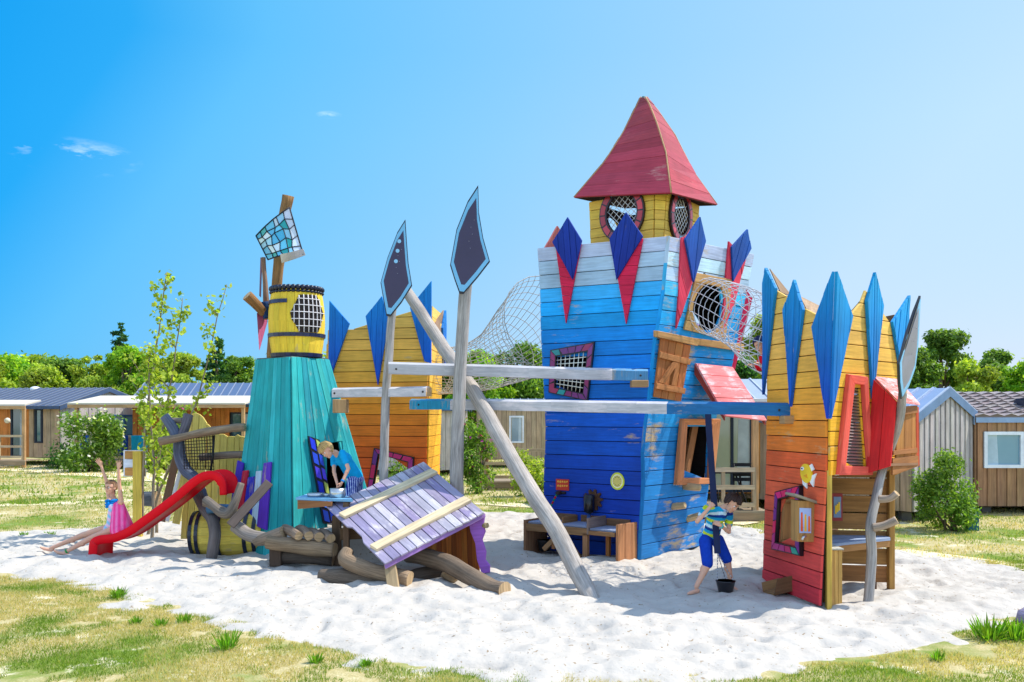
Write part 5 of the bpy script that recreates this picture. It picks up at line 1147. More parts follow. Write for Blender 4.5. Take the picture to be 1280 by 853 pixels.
for v0 in (.245, .80):
    a, b = RS(.03 if v0 < .5 else .02, v0)+n7*.05, RS(.985, v0-.02)+n7*.05; mb = MB(); mb.beam(a, b, .16, .045, C(224, 202, 162), up=n7); mb.build('batten', WOOD, rf7, bevel=.005)
# end wall under the right side, wavy purple trim, legs
w0, w1 = RS(.97, .1)-n7*.01, RS(.985, .93)-n7*.01; W0b, W1b = P(536, 690, 13.5), P(600, 714, 12.35); W0b.z = .02; W1b.z = .06
WS = quadS(W0b, W1b, w1, w0); mb = MB(); planks(mb, WS, 10, 'v', .025, lambda u, v, i: jit([C(190, 104, 40), C(206, 122, 52), C(160, 84, 34)][i % 3], .12), gap=.005, length=1.4); mb.build('end_wall', WOOD, T7, bevel=.003)
tr = [(584, 645), (605.5, 643), (604, 655), (606, 665), (602, 675), (607, 690), (606, 700), (611.5, 707), (611.5, 716), (602, 717), (596, 700), (594, 680), (588, 665)]
mb = MB(); mb.prism([P(a, b, 12.22) for a, b in tr], (.015, .035, 0), C(158, 96, 184)); mb.build('wavy_trim', WORN, T7, bevel=.004)
g = G(420, 709); mb = MB(); mb.prism([(g.x-.06, g.y, -.05), (g.x+.06, g.y, -.05), (g.x+.06, g.y+.1, -.05), (g.x-.06, g.y+.1, -.05)], (0, 0, .76), C(112, 88, 66)); mb.build('leg', WOOD, T7, bevel=.006)
a = P(484, 703, 11.55); mb = MB(); g2 = G(493, 738); mb.beam(Vector((g2.x, g2.y, -.05)), Vector((a.x+.03, a.y, a.z+.02)), .14, .07, C(176, 150, 112), up=(0, 1, 0)); mb.build('leg', WOOD, T7, bevel=.006)
mb = MB(); p = P(425, 668, 12.9); mb.beam(p, p+Vector((.9, .3, .02)), .05, .16, C(120, 92, 64)); mb.beam(P(472, 672, 12.6), P(467, 690, 12.5), .08, .05, C(150, 116, 76), up=(0, 1, 0)); mb.build('crossbar', WOOD, T7)
mb = MB(); mb.tube([P(604, 657, 12.25), P(609, 657, 12.2)], .035, C(170, 150, 110), 10); mb.build('peg', LOG, T7)

# ---------------------------------------------------------------- raised sand bed with log edging, loose logs
x, y, f = grid(-3.9, -1.4, 12.9, 15.4, .06)
ex = np.clip((x+3.62)/.45, 0, 1)*np.clip((-1.5-x)/.45, 0, 1)*np.clip((y-13.12)/.22, 0, 1)*np.clip((15.3-y)/.4, 0, 1); z = .50*ex*ex*(3-2*ex)+(vnoise(x, y, .2, 40)-.5)*.04-.06
o = np_mesh('raised_sand', np.stack([x, y, z], 1), f, mat=SANDM, smooth=True); structure(o)
LOGC = C(146, 126, 106); DLOG = C(104, 92, 84)
def z5p(a, b, D): return P(180+a/3.047, 440+b/3.047, D)
def z6p(a, b, D): return P(370+a/3.555, 520+b/3.555, D)
def logthing(pts, r, col, label, seg=13, rough=.2, name='log', amp=.02, group='logs of the play castle'):
    mb = MB(); log(mb, pts, r, col, seg, 5, amp, rough); return tag(mb.build(name, LOG, None), label, 'log', group)
logthing([z5p(345, 660, 13.25), z5p(390, 690, 13.2), z5p(440, 706, 13.15), z5p(490, 712, 13.1)], [.09, .085, .09, .08], C(150, 138, 128), 'curved grey log across the front of the yellow cask')
logthing([z5p(425, 718, 13.15), z5p(480, 706, 13.05), z5p(530, 688, 13.0)], [.075, .095, .09], LOGC, 'log rising to the right below the violet slat')
logthing([z5p(470, 722, 12.95), z5p(560, 735, 12.9), z5p(650, 745, 12.85), z5p(730, 752, 12.8)], [.09, .10, .11, .10], C(152, 128, 100), 'long pale log edging the raised sand under the counter')
for k, (a, b, c, d, lb) in enumerate(((538, 668, 590, 700, 'short stub log, leftmost in the row on the long pale log'), (590, 672, 628, 702, 'short stub log, second in the row on the long pale log'), (632, 680, 668, 706, 'short stub log, third in the row on the long pale log'), (672, 686, 712, 710, 'short stub log, rightmost in the row on the long pale log'))):
    logthing([z5p(a, b+4, 13.1), z5p((a+c)/2, (b+d)/2-2, 12.95), z5p(c, d, 12.78)], [.062, .07, .065], jit(LOGC, .15), lb, group='stub logs lined up on the long log')
logthing([z5p(200, 525, 14.55), z5p(225, 590, 14.3), z5p(262, 640, 13.9), z5p(268, 690, 13.75), z5p(262, 745, 13.72), z5p(258, 790, 13.7)], [.085, .09, .085, .08], C(110, 100, 96), 'dark crooked log running down beside the slide top')
logthing([z5p(235, 560, 13.6), z5p(290, 610, 13.45), z5p(325, 615, 13.4), z5p(345, 570, 13.4), z5p(368, 500, 13.5)], [.06, .075, .08, .06, .05], C(120, 108, 96), 'hooked log curling up to the deep purple slat')
logthing([z5p(245, 600, 13.9), z5p(330, 595, 13.8)], .07, C(70, 110, 140), 'bluish short log behind the slide top')
logthing([z5p(230, 575, 13.9), z5p(340, 620, 13.7)], .06, LOGC, 'thin cross log behind the hooked log')
logthing([z5p(75, 245, 14.8), z5p(110, 290, 14.8), z5p(130, 345, 14.8), z5p(135, 400, 14.8), z5p(160, 450, 14.8), z5p(200, 490, 14.75), z5p(225, 560, 14.7)], [.075, .08, .09, .095, .09, .085], C(96, 104, 124), 'forked bluish trunk rising behind the slide', name='forked_trunk')
logthing([z5p(172, 240, 14.85), z5p(158, 285, 14.8), z5p(140, 330, 14.8)], [.075, .07], C(110, 104, 112), 'right prong of the bluish forked trunk')
logthing([z5p(92, 262, 14.9), z5p(150, 262, 14.85)], .045, C(130, 118, 108), 'stubby cross piece between the trunk prongs')
logthing([z5p(58, 342, 14.6), z5p(170, 318, 14.6), z5p(280, 298, 14.6), z5p(386, 288, 14.6)], [.065, .06, .062, .06], C(150, 128, 104), 'long pale rail log from the forked trunk to the turquoise tower')
logthing([z5p(212, 404, 14.85), z5p(300, 396, 14.8), z5p(378, 390, 14.7)], [.06, .058], C(122, 106, 92), 'lower rail log behind the black rope net')
logthing([z6p(235, 600, 12.0), z6p(225, 640, 11.9), z6p(290, 672, 11.8), z6p(400, 700, 11.7), z6p(505, 728, 11.6)], [.075, .10, .10, .10, .10], C(150, 126, 100), 'bent pale log with a hooked end beneath the purple roof')
logthing([z6p(105, 705, 12.0), z6p(200, 722, 11.95), z6p(330, 738, 11.9), z6p(440, 750, 11.85)], [.07, .13, .14, .12], C(118, 102, 86), 'thick dark log lying lowest in the sand below the purple roof')
logthing([z6p(430, 745, 11.95), z6p(540, 715, 12.1), z6p(650, 690, 12.3)], [.10, .11, .09], C(100, 84, 70), 'dark log sloping up behind the pale front leg')
logthing([z6p(500, 612, 12.25), z6p(640, 645, 11.95), z6p(780, 715, 11.6), z6p(870, 765, 11.35), z6p(932, 778, 11.2)], [.11, .115, .11, .10, .105], C(120, 102, 84), 'long thick log poking out to the right of the purple shelter')
logthing([z6p(668, 690, 12.0), z6p(718, 735, 11.95)], [.09, .07], C(170, 140, 104), 'short pale stump under the orange end wall')
logthing([P(60+116, 624, 16.5), P(196, 624, 16.4)], [.13, .13], C(92, 98, 108), 'dark log end lying left of the crooked trunk'); logthing([P(194, 650, 15.5), P(204, 634, 15.3)], [.07, .06], C(90, 92, 96), 'small dark stump beside the leaning slats')
mb = MB(); mb.box(P(345, 695, 12.98), (.16, .12, .28), C(82, 64, 50)); tag(mb.build('stump_post', WOOD, None, bevel=.01), 'square dark wooden stump under the long pale log', 'stump')
logthing([z5p(490, 782, 13.08), z5p(600, 778, 13.02), z5p(722, 792, 12.98)], [.10, .11, .09], C(84, 72, 62), 'dark log added as shade under the long pale log')  # added log, its dark colour stands in for shade below the edging
# diagonal brown board in front of the slats
mb = MB(); mb.beam(z5p(328, 662, 13.05), z5p(478, 497, 13.35), .125, .05, C(104, 90, 82), up=(0.2, 1, .2)); tag(mb.build('diagonal_board', WOOD, None, bevel=.006), 'dark grey board slanting across the coloured slats', 'board')
# yellow cask lying on its side
CS = barrelS(P(240, 670, 13.75), .38, 1.06, 'x'); co = P(240, 670, 14.3); CS = barrelS((co.x, co.y+.1, .30), .37, 1.10, 'x')
T8 = thing('yellow_cask', 'yellow cask with dark hoops lying half buried under the slide logs', 'barrel', (co.x+.5, co.y+.1, 0)); mb = MB()
staves(mb, lambda u, v: CS(1-u, v), 18, lambda i: jit(C(226, 196, 84), .1), seg=5); mb.build('staves', PAINT, T8)
for v in (.03, .12, .42, .78, .90):
    mb = MB(); n = 26
    for i in range(n):
        q = [CS(i/n, v-.025), CS((i+1)/n, v-.025), CS((i+1)/n, v+.025), CS(i/n, v+.025)]; nn = (sum(q, Vector())/4-Vector((co.x+v*1.06, co.y+.1, .30))).normalized(); mb.prism([p+nn*.004 for p in q], nn*.014, jit(C(24, 32, 54), .3))
    mb.build('hoop', ENAMEL, T8)
mb = MB(); cc = Vector((co.x+.02, co.y+.1, .30)); mb.prism([cc+Vector((0, math.cos(6.2832*k/20)*.31, math.sin(6.2832*k/20)*.31)) for k in range(20)], (.03, 0, 0), C(40, 44, 60)); mb.prism([cc+Vector((1.0, math.cos(6.2832*k/20)*.31, math.sin(6.2832*k/20)*.31)) for k in range(20)], (.03, 0, 0), C(40, 44, 60)); mb.build('barrel_head', WOOD, T8)
# palisade and leaning slats, rope net
T9 = thing('yellow_palisade', 'wavy topped yellow plank palisade behind the slide', 'palisade', G(270, 668)); D9 = 15.6
mb = MB(); tops = [(228, 575), (235, 524), (240, 517), (250, 518), (256, 526), (263, 535), (271, 541), (282, 545), (290, 547), (298, 544), (308, 549)]
xs = [t_[0] for t_ in tops]
def topy(x):
    for (a, b), (c, d) in zip(tops, tops[1:]):
        if x <= c: return b+(d-b)*max(0, (x-a))/(c-a)
    return tops[-1][1]
k = 0; xx = 226.0
while xx < 306:
    wd = random.uniform(7, 10); a, b = xx+.25, xx+wd-.25; low = 674 if xx > 232 else 650
    mb.prism([P(a-(8 if xx < 250 else 3), low, D9), P(b-(8 if xx < 250 else 3), low, D9), P(b, topy(b), D9), P((a+b)/2, topy((a+b)/2)-1.2, D9), P(a, topy(a), D9)], (0, .035, 0), jit(C(222, 196, 96), .12)); xx += wd
mb.build('boards', PAINT, T9, bevel=.004); mb = MB()
for z in (.6, 1.3): mb.box((P(268, 600, D9).x, D9+.06, z), (.95, .04, .12), C(160, 130, 70))
mb.build('cross_rail', WOOD, T9)
for k, (a, b, col, lb) in enumerate((((222, 566), (202, 652), C(120, 88, 62), 'brown leaning slat, leftmost of the three by the palisade'), ((228, 578), (209, 652), C(225, 222, 215), 'white leaning slat between the brown and yellow ones'), ((233, 590), (220, 655), C(205, 182, 92), 'yellow leaning slat, rightmost of the three by the palisade'))):
    mb = MB(); mb.beam(P(*b, 15.3), P(*a, 15.3), .12 if k != 1 else .06, .03, col, up=(0, 1, 0)); tag(mb.build('leaning_slat', PAINT, None, bevel=.003), lb, 'slat', 'slats leaning on the palisade')
nt_ = thing('rope_net', 'small black square meshed rope net below the rail log', 'net', z5p(200, 450, 14.66)); mb = MB()
for i in range(12): a = 148+i*10.2; mb.tube([z5p(a, 326-i*1.2, 14.66), z5p(a+6, 446+i*.6, 14.66)], .006, C(34, 30, 30), 4)
for j in range(11): b = 332+j*11.4; mb.tube([z5p(146+j*.5, b, 14.66), z5p(266, b-10+j*1.2, 14.66)], .006, C(34, 30, 30), 4)
mb.build('mesh', ROPE, nt_); mb = MB(); mb.tube([z5p(267, 318, 14.66), z5p(262, 400, 14.66), z5p(254, 452, 14.66)], .018, C(24, 24, 26), 7); mb.build('edge_rope', ROPE, nt_)

# ---------------------------------------------------------------- slide
RED = C(232, 8, 28); SM = material('red_plastic', 'plain', rough=.42, spec=.15, var=.08)
sl_ = thing('slide', 'glossy red plastic slide dropping left into the sand with a girl on it', 'slide', (-4.8, 14, 0))
sp = [(283, 619, 13.9), (281, 600, 13.9), (270, 590, 13.9), (254, 590, 13.9), (238, 599, 13.9), (218, 616, 13.9), (196, 633, 13.9), (175, 648, 13.9), (158, 660, 13.9), (141, 667.5, 13.9), (124, 669.5, 13.9), (114, 674, 13.9), (110.5, 682, 13.9), (109.5, 700, 13.9)]
pc = wavy([P(*p) for p in sp], 5, 0); acr = Vector((.05, .46, 0)); cen = []
mb = MB(); prof = []
n = len(pc)
for i, p in enumerate(pc):
    d = (pc[min(i+1, n-1)]-pc[max(i-1, 0)]); d.y = 0; d.normalize(); u = Vector((0, 1, 0)).cross(d).normalized(); u = u if (u.z > 0 or (abs(u.z) < .2 and u.x < 0 and i > n/2)) else -u
    u = Vector((d.z, 0, -d.x))
    h = .10 if i > 3 else .07; w0 = .035; f = lambda s, k: p+acr*s-u*k
    A_ = acr.normalized()*w0/acr.length
    s0 = w0/acr.length
    prof.append([f(0, h+.03), f(0, .012), f(s0*.35, 0), f(s0, 0), f(s0*1.3, .012), f(s0*1.5, h), f(1-s0*1.5, h), f(1-s0*1.3, .012), f(1-s0, 0), f(1-s0*.35, 0), f(1, .012), f(1, h+.03), f(1-s0*.6, h+.03), f(1-s0, h+.02), f(s0, h+.02), f(s0*.6, h+.03)])
m = len(prof[0])
for i in range(n-1):
    for k in range(m): j = (k+1) % m; mb.face([prof[i][k], prof[i][j], prof[i+1][j], prof[i+1][k]], RED, smooth=True)
mb.face(prof[0][::-1], RED); mb.face(prof[-1], RED); so_ = mb.build('chute', SM, sl_)

# ---------------------------------------------------------------- sign on the yellow post
T10 = thing('notice_sign', 'wooden notice board seen from behind on a yellow post', 'sign', G(172, 650)); ds = 2.1*F/(650-520)
mb = MB(); mb.box((P(172.5, 600, 16.0).x, 16.0, .72), (.15, .09, 1.55), C(222, 190, 78)); mb.build('post', PAINT, T10, bevel=.006)
mb = MB()
for k in range(3): c = P(168, 569+k*10.5, 16.06); mb.box((c.x, 16.08, c.z), (.34, .025, .135), jit(C(200, 146, 82), .1) if k != 1 else C(225, 230, 240))
mb.build('back_board', WOOD, T10, bevel=.004); mb = MB(); c = P(168, 579.5, 16.1); mb.box((c.x, 16.115, c.z), (.38, .02, .45), C(228, 232, 240)); mb.build('panel', PLAIN, T10)

# ================================================================ cabins
def cabin(name, label, org, da, la, db, lb, h, rise, colA, colB, roofcol, wins=(), z0=.35, over=.18, roof='ridge', bat=.14, ridge_ends=True, rib=True, fascia=C(70, 90, 120), tiles=False, cat='cabin', split=None):
    """corner org, long wall along da (length la), gable wall along db (length lb), ridge parallel to da. wins: (wall, s, z, w, h, frame colour, glass colour)"""
    da, db = Vector((*da, 0)).normalized(), Vector((*db, 0)).normalized(); O = Vector((*org, 0)); Z = Vector((0, 0, 1)); t = thing(name, label, cat, O, 'holiday cabins around the playground')
    pt = lambda a, b, z: O+da*a+db*b+Z*z
    def side(nm, S, L, col, cuts, out, gable=False):
        mb = MB(); nb = max(2, round(L/bat)); 
        for i in range(nb):
            u0, u1 = (i+.03)/nb, (i+.97)/nb; um = (u0+u1)/2; top = h+(rise*(1-abs(2*um-1)) if gable else 0); segs = [(z0, top)]
            for (s0, s1, b0, b1) in cuts:
                if s0 < um*L < s1: segs = [q for a, b in segs for q in ((a, b0), (b1, b)) if q[1]-q[0] > .02]
            for a, b in segs:
                f = lambda u, z: S(u*L, z)
                ht = (lambda u, z: h+rise*(1-abs(2*u-1)) if (gable and z == top) else z)
                mb.prism([f(u0, a), f(u1, a), f(u1, ht(u1, b)), f(u0, ht(u0, b))], out*random.uniform(.018, .03) if i % 2 else out*.045, jit(split[1] if split and not gable and um*L > split[0] else col, .09))
            for a, b in segs: mb.prism([f(i/nb, a), f((i+1)/nb, a), f((i+1)/nb, ht((i+1)/nb, b)), f(i/nb, ht(i/nb, b))], out*.006, lerp(col, (.02, .02, .02), .6))
        return mb.build(nm, WOOD, t)
    nA = -db; nB = -da
    cuts = lambda w: [(s, s+w_, z, z+h_) for (ww, s, z, w_, h_, fc_, gc) in wins if ww == w]
    side('wall', lambda s, z: pt(s, 0, z), la, colA, cuts('a'), nA); side('wall', lambda s, z: pt(0, s, z), lb, colB, cuts('b'), nB, gable=(roof == 'ridge'))
    mb = MB(); mb.prism([pt(.0, lb, z0), pt(la, lb, z0), pt(la, lb, h), pt(0, lb, h)], db*.02, colA)
    mb.prism([pt(la, 0, z0), pt(la, lb, z0), pt(la, lb, h), pt(la, lb/2, h+(rise if roof == 'ridge' else 0)), pt(la, 0, h)], da*.02, colB); mb.build('wall', WOOD, t)
    mb = MB(); mb.prism([pt(.03, .03, z0-.02), pt(la-.03, .03, z0-.02), pt(la-.03, lb-.03, z0-.02), pt(.03, lb-.03, z0-.02)], Z*.03, C(60, 50, 44)); mb.build('floor', WOOD, t)
    for a, b in ((.3, .3), (la-.3, .3), (.3, lb-.3), (la/2, .3)): mb = MB(); mb.box(pt(a, b, z0/2-.02), (.2, .2, z0), C(90, 88, 86)); mb.build('foot', PLAIN, t)
    mb = MB(); o = over
    rc_ = [((-o, -o, h-o*rise/(lb/2)), (la+o, -o, h-o*rise/(lb/2)), (la+o, lb/2, h+rise), (-o, lb/2, h+rise)), ((-o, lb+o, h-o*rise/(lb/2)), (la+o, lb+o, h-o*rise/(lb/2)), (la+o, lb/2, h+rise), (-o, lb/2, h+rise))]
    for k, q in enumerate(rc_):
        Q = [pt(*p)+Z*.03 for p in q]; up = (Q[1]-Q[0]).cross(Q[3]-Q[0]).normalized(); up = up if up.z > 0 else -up
        mb.prism(Q, up*.05, roofcol)
        if rib and not tiles:
            nr = int((la+2*o)/.33)
            for i in range(nr+1): a, b = Q[0].lerp(Q[1], i/nr)+up*.065, Q[3].lerp(Q[2], i/nr)+up*.065; mb.beam(a, b, .035, .03, lerp(roofcol, (1, 1, 1), .18), up=up)
        if tiles:
            nr, nc = 9, int((la+2*o)/.3)
            for r_ in range(nr):
                for c_ in range(nc):
                    f = lambda s, tt: Q[0].lerp(Q[1], s).lerp(Q[3].lerp(Q[2], s), tt)
                    s0, s1 = c_/nc, (c_+1)/nc; t0, t1 = r_/nr, (r_+1)/nr; sm = (s0+s1)/2
                    mb.face([f(s0, t0)+up*.07, f(sm, t0)+up*.12, f(sm, t1)+up*.075, f(s0, t1)+up*.055], jit(roofcol, .1)); mb.face([f(sm, t0)+up*.12, f(s1, t0)+up*.07, f(s1, t1)+up*.055, f(sm, t1)+up*.075], jit(lerp(roofcol, (1, 1, 1), .12), .1)); mb.face([f(s0, t0)+up*.05, f(s1, t0)+up*.05, f(s1, t0)+up*.07, f(sm, t0)+up*.12, f(s0, t0)+up*.07], lerp(roofcol, (0, 0, 0), .5))
    rf_ = mb.build('roof', material('roof_sheet', 'plain', rough=.38, spec=.5, var=.06), t)
    mb = MB()
    for k, s in ((0, -o-.012), (1, la+o+.012)):
        for b0, b1 in ((-o, lb/2), (lb+o, lb/2)):
            zz0, zz1 = h-o*rise/(lb/2), h+rise; mb.prism([pt(s, b0, zz0-.10), pt(s, b1, zz1-.10), pt(s, b1, zz1+.09), pt(s, b0, zz0+.09)], da*(.012 if k else -.012), fascia)
    for b0 in (-o-.03, lb+o+.03): zz = h-o*rise/(lb/2); mb.prism([pt(-o, b0, zz-.05), pt(la+o, b0, zz-.05), pt(la+o, b0, zz+.06), pt(-o, b0, zz+.06)], db*.02, fascia)
    mb.build('gutter', PLAIN, rf_)
    for (ww, s, z, w_, h_, fc_, gc) in wins:
        S = (lambda s_, z_: pt(s_, 0, z_)) if ww == 'a' else (lambda s_, z_: pt(0, s_, z_)); out_ = nA if ww == 'a' else nB; e = .07
        mb = MB(); o4 = [S(s, z), S(s+w_, z), S(s+w_, z+h_), S(s, z+h_)]; i4 = [S(s+e, z+e), S(s+w_-e, z+e), S(s+w_-e, z+h_-e), S(s+e, z+h_-e)]
        for k in range(4): j = (k+1) % 4; mb.prism([o4[k], o4[j], i4[j], i4[k]], out_*(.07+.002*(k % 2)), fc_)
        door = h_ > 1.4
        if w_ > .9: mb.prism([S(s+w_/2-.03, z+e), S(s+w_/2+.03, z+e), S(s+w_/2+.03, z+h_-e), S(s+w_/2-.03, z+h_-e)], out_*.06, fc_)
        fr = mb.build('door' if door else 'window', PLAIN, t); mb = MB(); mb.prism(i4, out_*.02, gc); pn = mb.build('pane_or_backing', GLASSM, fr)
        mb = MB(); mb.prism([S(s+e, z+e)+out_*.021, S(s+w_*.38, z+e)+out_*.021, S(s+w_*.34, z+h_-e)+out_*.021, S(s+e, z+h_-e)+out_*.021], out_*.004, lerp(gc, (.75, .8, .8), .45)); mb.build('curtain', PLAIN, fr)
    return t, pt
GREYW, TANW, ORW, ROOFB = C(190, 180, 170), C(186, 160, 128), C(206, 130, 62), C(76, 86, 108)
DKF = C(36, 46, 58); GL = C(60, 92, 104)
XY = lambda px, D: ((px-640)*D/F, D)
cA_, ptA = cabin('cabin', 'dark roofed cabin at far left with tan side wall and pale gable', XY(75, 39.6), (-.99, .16), 12, (.62, .78), 4.0, 2.5, .75, TANW, C(205, 196, 186), ROOFB, [('a', .76, .95, .36, 1.45, DKF, C(60, 110, 116)), ('a', 1.62, .35, .62, 2.1, DKF, GL), ('b', 2.3, 1.2, 1.1, .95, C(60, 110, 150), C(100, 170, 200))], bat=.2, split=(1.45, ORW))
mb = MB(); mb.sphere(ptA(3.4, 2.0, 3.27), (.24, .24, .14), C(220, 220, 225), 12, 8); tag(mb.build('roof_vent', PLAIN, None), 'small white dome vent on the ridge of the far left cabin', 'vent')
cB_, ptB = cabin('cabin', 'orange timber cabin with grey blue roof behind the saplings', XY(345, 40.2), (-1, .03), 6.2, (-.03, 1), 3.8, 2.6, .9, ORW, ORW, C(84, 100, 130), [('a', 1.0, .95, .95, 1.3, DKF, GL), ('a', 3.8, .9, .8, 1.2, DKF, GL)], bat=.2)
cC_, ptC = cabin('cabin', 'tan plank cabin glimpsed between the slanted pole and the blue tower', XY(800, 38), (-1, .02), 6.6, (-.02, 1), 4, 2.5, .25, TANW, TANW, ROOFB, [('a', 4.7, 1.0, .6, 1.1, C(230, 232, 235), C(140, 160, 170))], bat=.2)
cC2, _ = cabin('cabin', 'narrow cabin wall of pale upright slats right of the orange tower', XY(580, 33), (-1, .02), 3.4, (-.02, 1), 3, 2.35, .2, GREYW, GREYW, ROOFB, [], bat=.16, z0=.2)
cD_, ptD = cabin('cabin', 'metal roofed cabin with an open porch between the blue and rainbow towers', XY(1010, 21.2), (-1, 0), 4.2, (0, 1), 3.5, 2.42, .5, C(206, 140, 70), TANW, C(150, 160, 178), [('a', 1.25, .38, .95, 2.0, DKF, C(150, 160, 130)), ('a', 2.3, .38, .75, 2.0, DKF, C(50, 56, 56))], bat=.2, fascia=C(150, 160, 180))
cE_, ptE = cabin('cabin', 'ribbed grey timber cabin whose gable points right of the rainbow tower', XY(1140, 18.4), (-.62, .78), 5.5, (.74, .67), 3.15, 2.02, .58, TANW, C(176, 168, 164), C(120, 140, 172), [], z0=.22, over=.06, bat=.12, fascia=C(96, 122, 152))
cF_, ptF = cabin('cabin', 'brown tiled cabin with a white framed window at the right picture edge', XY(1221, 20.2), (1, -.02), 5.0, (.02, 1), 3.6, 2.02, .55, C(168, 128, 92), C(158, 120, 88), C(150, 134, 130), [('a', .13, .98, .84, .78, C(228, 234, 240), C(110, 156, 176))], z0=.16, over=.05, bat=.105, fascia=C(140, 165, 195), tiles=True)
mb = MB(); p = ptF(1.45, .7, 2.38); mb.box(p, (.42, .35, .14), C(34, 40, 60)); mb.box(p+Vector((0, 0, .085)), (.3, .45, .05), C(44, 50, 70)); mb.build('roof_hatch', PLAIN, cF_) if False else tag(mb.build('roof_hatch', PLAIN, None), 'dark low roof hatch on the brown tiled roof', 'roof hatch')
# porches: canopy, posts, rail
def porch(label, x0, x1, y0, y1, zc, posts, rail, canopy, deck=.32, railz=1.1, slope=.12, pc_=C(190, 150, 104), cz=.06, group='cabin porches'):
    t = thing('porch', label, 'porch', ((x0+x1)/2, y0, 0), group)
    if canopy is not None: mb = MB(); mb.prism([(x0, y0, zc), (x1, y0, zc), (x1, y1, zc+slope), (x0, y1, zc+slope)], (0, 0, cz), canopy); mb.build('canopy', material('canvas', 'plain', rough=.8, var=.04), t); mb = MB(); mb.box(((x0+x1)/2, y0+.04, zc-.07), (x1-x0, .06, .13), pc_); mb.build('fascia', WOOD, t)
    for x in posts: mb = MB(); mb.box((x, y0+.12, zc/2-.05), (.12, .12, zc-.1), jit(pc_, .08)); mb.build('post', WOOD, t, bevel=.004)
    mb = MB(); 
    nb = max(4, int((y1-y0)/.16))
    for i in range(nb): ya = y0+(y1-y0)*i/nb; mb.box(((x0+x1)/2, ya+.07, deck-.02), (x1-x0, .13, .04), jit(C(170, 150, 124), .1))
    mb.box(((x0+x1)/2, y0+.02, deck-.12), (x1-x0, .04, .16), C(150, 128, 100)); mb.build('deck', WOOD, t)
    if rail:
        mb = MB(); a, b = rail
        for z in (deck+railz*.12, deck+railz*.5, deck+railz*.88): mb.box(((a+b)/2, y0+.04, z), (b-a, .04, .09), jit(C(196, 172, 140), .06))
        for k in range(int((b-a)/1.2)+2): x = a+(b-a)*k/(int((b-a)/1.2)+1); mb.box((x, y0+.08, deck+railz*.45), (.07, .07, railz*.95), C(180, 156, 124))
        mb.build('railing', WOOD, t)
    return t
X = lambda px, D: (px-640)*D/F
porch('porch with a cream canopy cut by the left picture edge', X(-60, 37.6), X(31, 37.6), 37.6, 38.9, 2.5, [X(28, 37.6), X(-40, 37.6)], (X(-60, 37.6), X(27, 37.6)), C(196, 188, 174), slope=.2)
porch('long cream canopied porch of the orange cabin', X(84, 37), X(306, 37), 37, 40.0, 2.55, [X(94, 37), X(200, 37), X(303, 37)], (X(92, 37), X(196, 37)), C(200, 192, 174), slope=.35)
porch('timber porch with bare posts behind the digging boy', X(862, 18.7), X(958, 18.7), 18.6, 21.1, 2.38, [X(944, 18.7), X(870, 18.7)], (X(866, 18.6), X(944, 18.6)), C(214, 206, 200), deck=.22, railz=.92, pc_=C(198, 152, 104), slope=.06)
porch('bare wooden terrace rail behind the slanted pole', X(604, 26.5), X(700, 26.5), 26.5, 28.5, 1.15, [X(608, 26.6)], (X(606, 26.5), X(698, 26.5)), None, deck=.25, railz=1.0, pc_=C(150, 110, 76))
# towels on the rail of the long porch
for px, w_, col, lb in ((150, 17, C(24, 60, 140), 'dark blue towel hung over the long porch rail'), (174, 20, C(30, 150, 190), 'turquoise towel hung over the rail beside the sign'), (105, 10, C(30, 80, 170), 'blue cloth half hidden behind the white oleander')):
    mb = MB(); a = X(px-w_/2, 36.8); b = X(px+w_/2, 36.8); n = 12
    for k in range(n):
        x0, x1 = a+(b-a)*k/n, a+(b-a)*(k+1)/n; f = lambda x, z: Vector((x, 36.86+.03*math.sin(x*22)-(.05 if z > 1.2 else 0), z)); zb = .62+.08*math.sin(k*.7)
        mb.face([f(x0, zb), f(x1, zb+.01), f(x1, 1.33), f(x0, 1.33)], jit(col, .08), smooth=True); mb.face([f(x1, zb)+Vector((0, .02, 0)), f(x0, zb)+Vector((0, .02, 0)), f(x0, 1.33)+Vector((0, .1, 0)), f(x1, 1.33)+Vector((0, .1, 0))], col, smooth=True)
    tag(mb.build('towel', CLOTH, None), lb, 'towel', 'towels drying on the porch rail')
# porch furniture, gas box, meter box
T = thing('terrace_table', 'black slatted table on the porch behind the digging boy', 'table', (X(905, 19.4), 19.4, .22)); mb = MB(); c = T.location
for k in range(6): mb.box(c+Vector((0, -.3+k*.12, .72)), (1.15, .1, .03), C(24, 24, 28))
mb.build('table_top', PLAIN, T)
for sx in (-.45, .45):
    for sy in (-.22, .22): mb = MB(); mb.tube([c+Vector((sx, sy, 0)), c+Vector((-sx*.2+sx*.8, -sy, .71))], .02, C(20, 20, 24), 7); mb.build('leg', PLAIN, T)
for k, (px, lb) in enumerate(((884, 'black folding chair left of the porch table'), (932, 'black folding chair at the right end of the porch table'))):
    c = Vector((X(px, 19.0), 19.0, .22)); T = thing('folding_chair', lb, 'chair', c, 'black chairs on the porch')
    mb = MB(); mb.box(c+Vector((0, 0, .45)), (.42, .4, .03), C(22, 22, 26)); mb.build('seat', PLAIN, T)
    mb = MB(); 
    for j in range(4): mb.box(c+Vector((0, .2, .58+j*.1)), (.42, .02, .07), C(26, 26, 30))
    mb.build('backrest', PLAIN, T)
    for sx in (-.19, .19):
        for sy in (-.17, .19): mb = MB(); mb.tube([c+Vector((sx, sy, 0)), c+Vector((sx, sy if sy > 0 else sy*.8, .44 if sy < 0 else .9))], .014, C(20, 20, 24), 6); mb.build('leg', PLAIN, T)
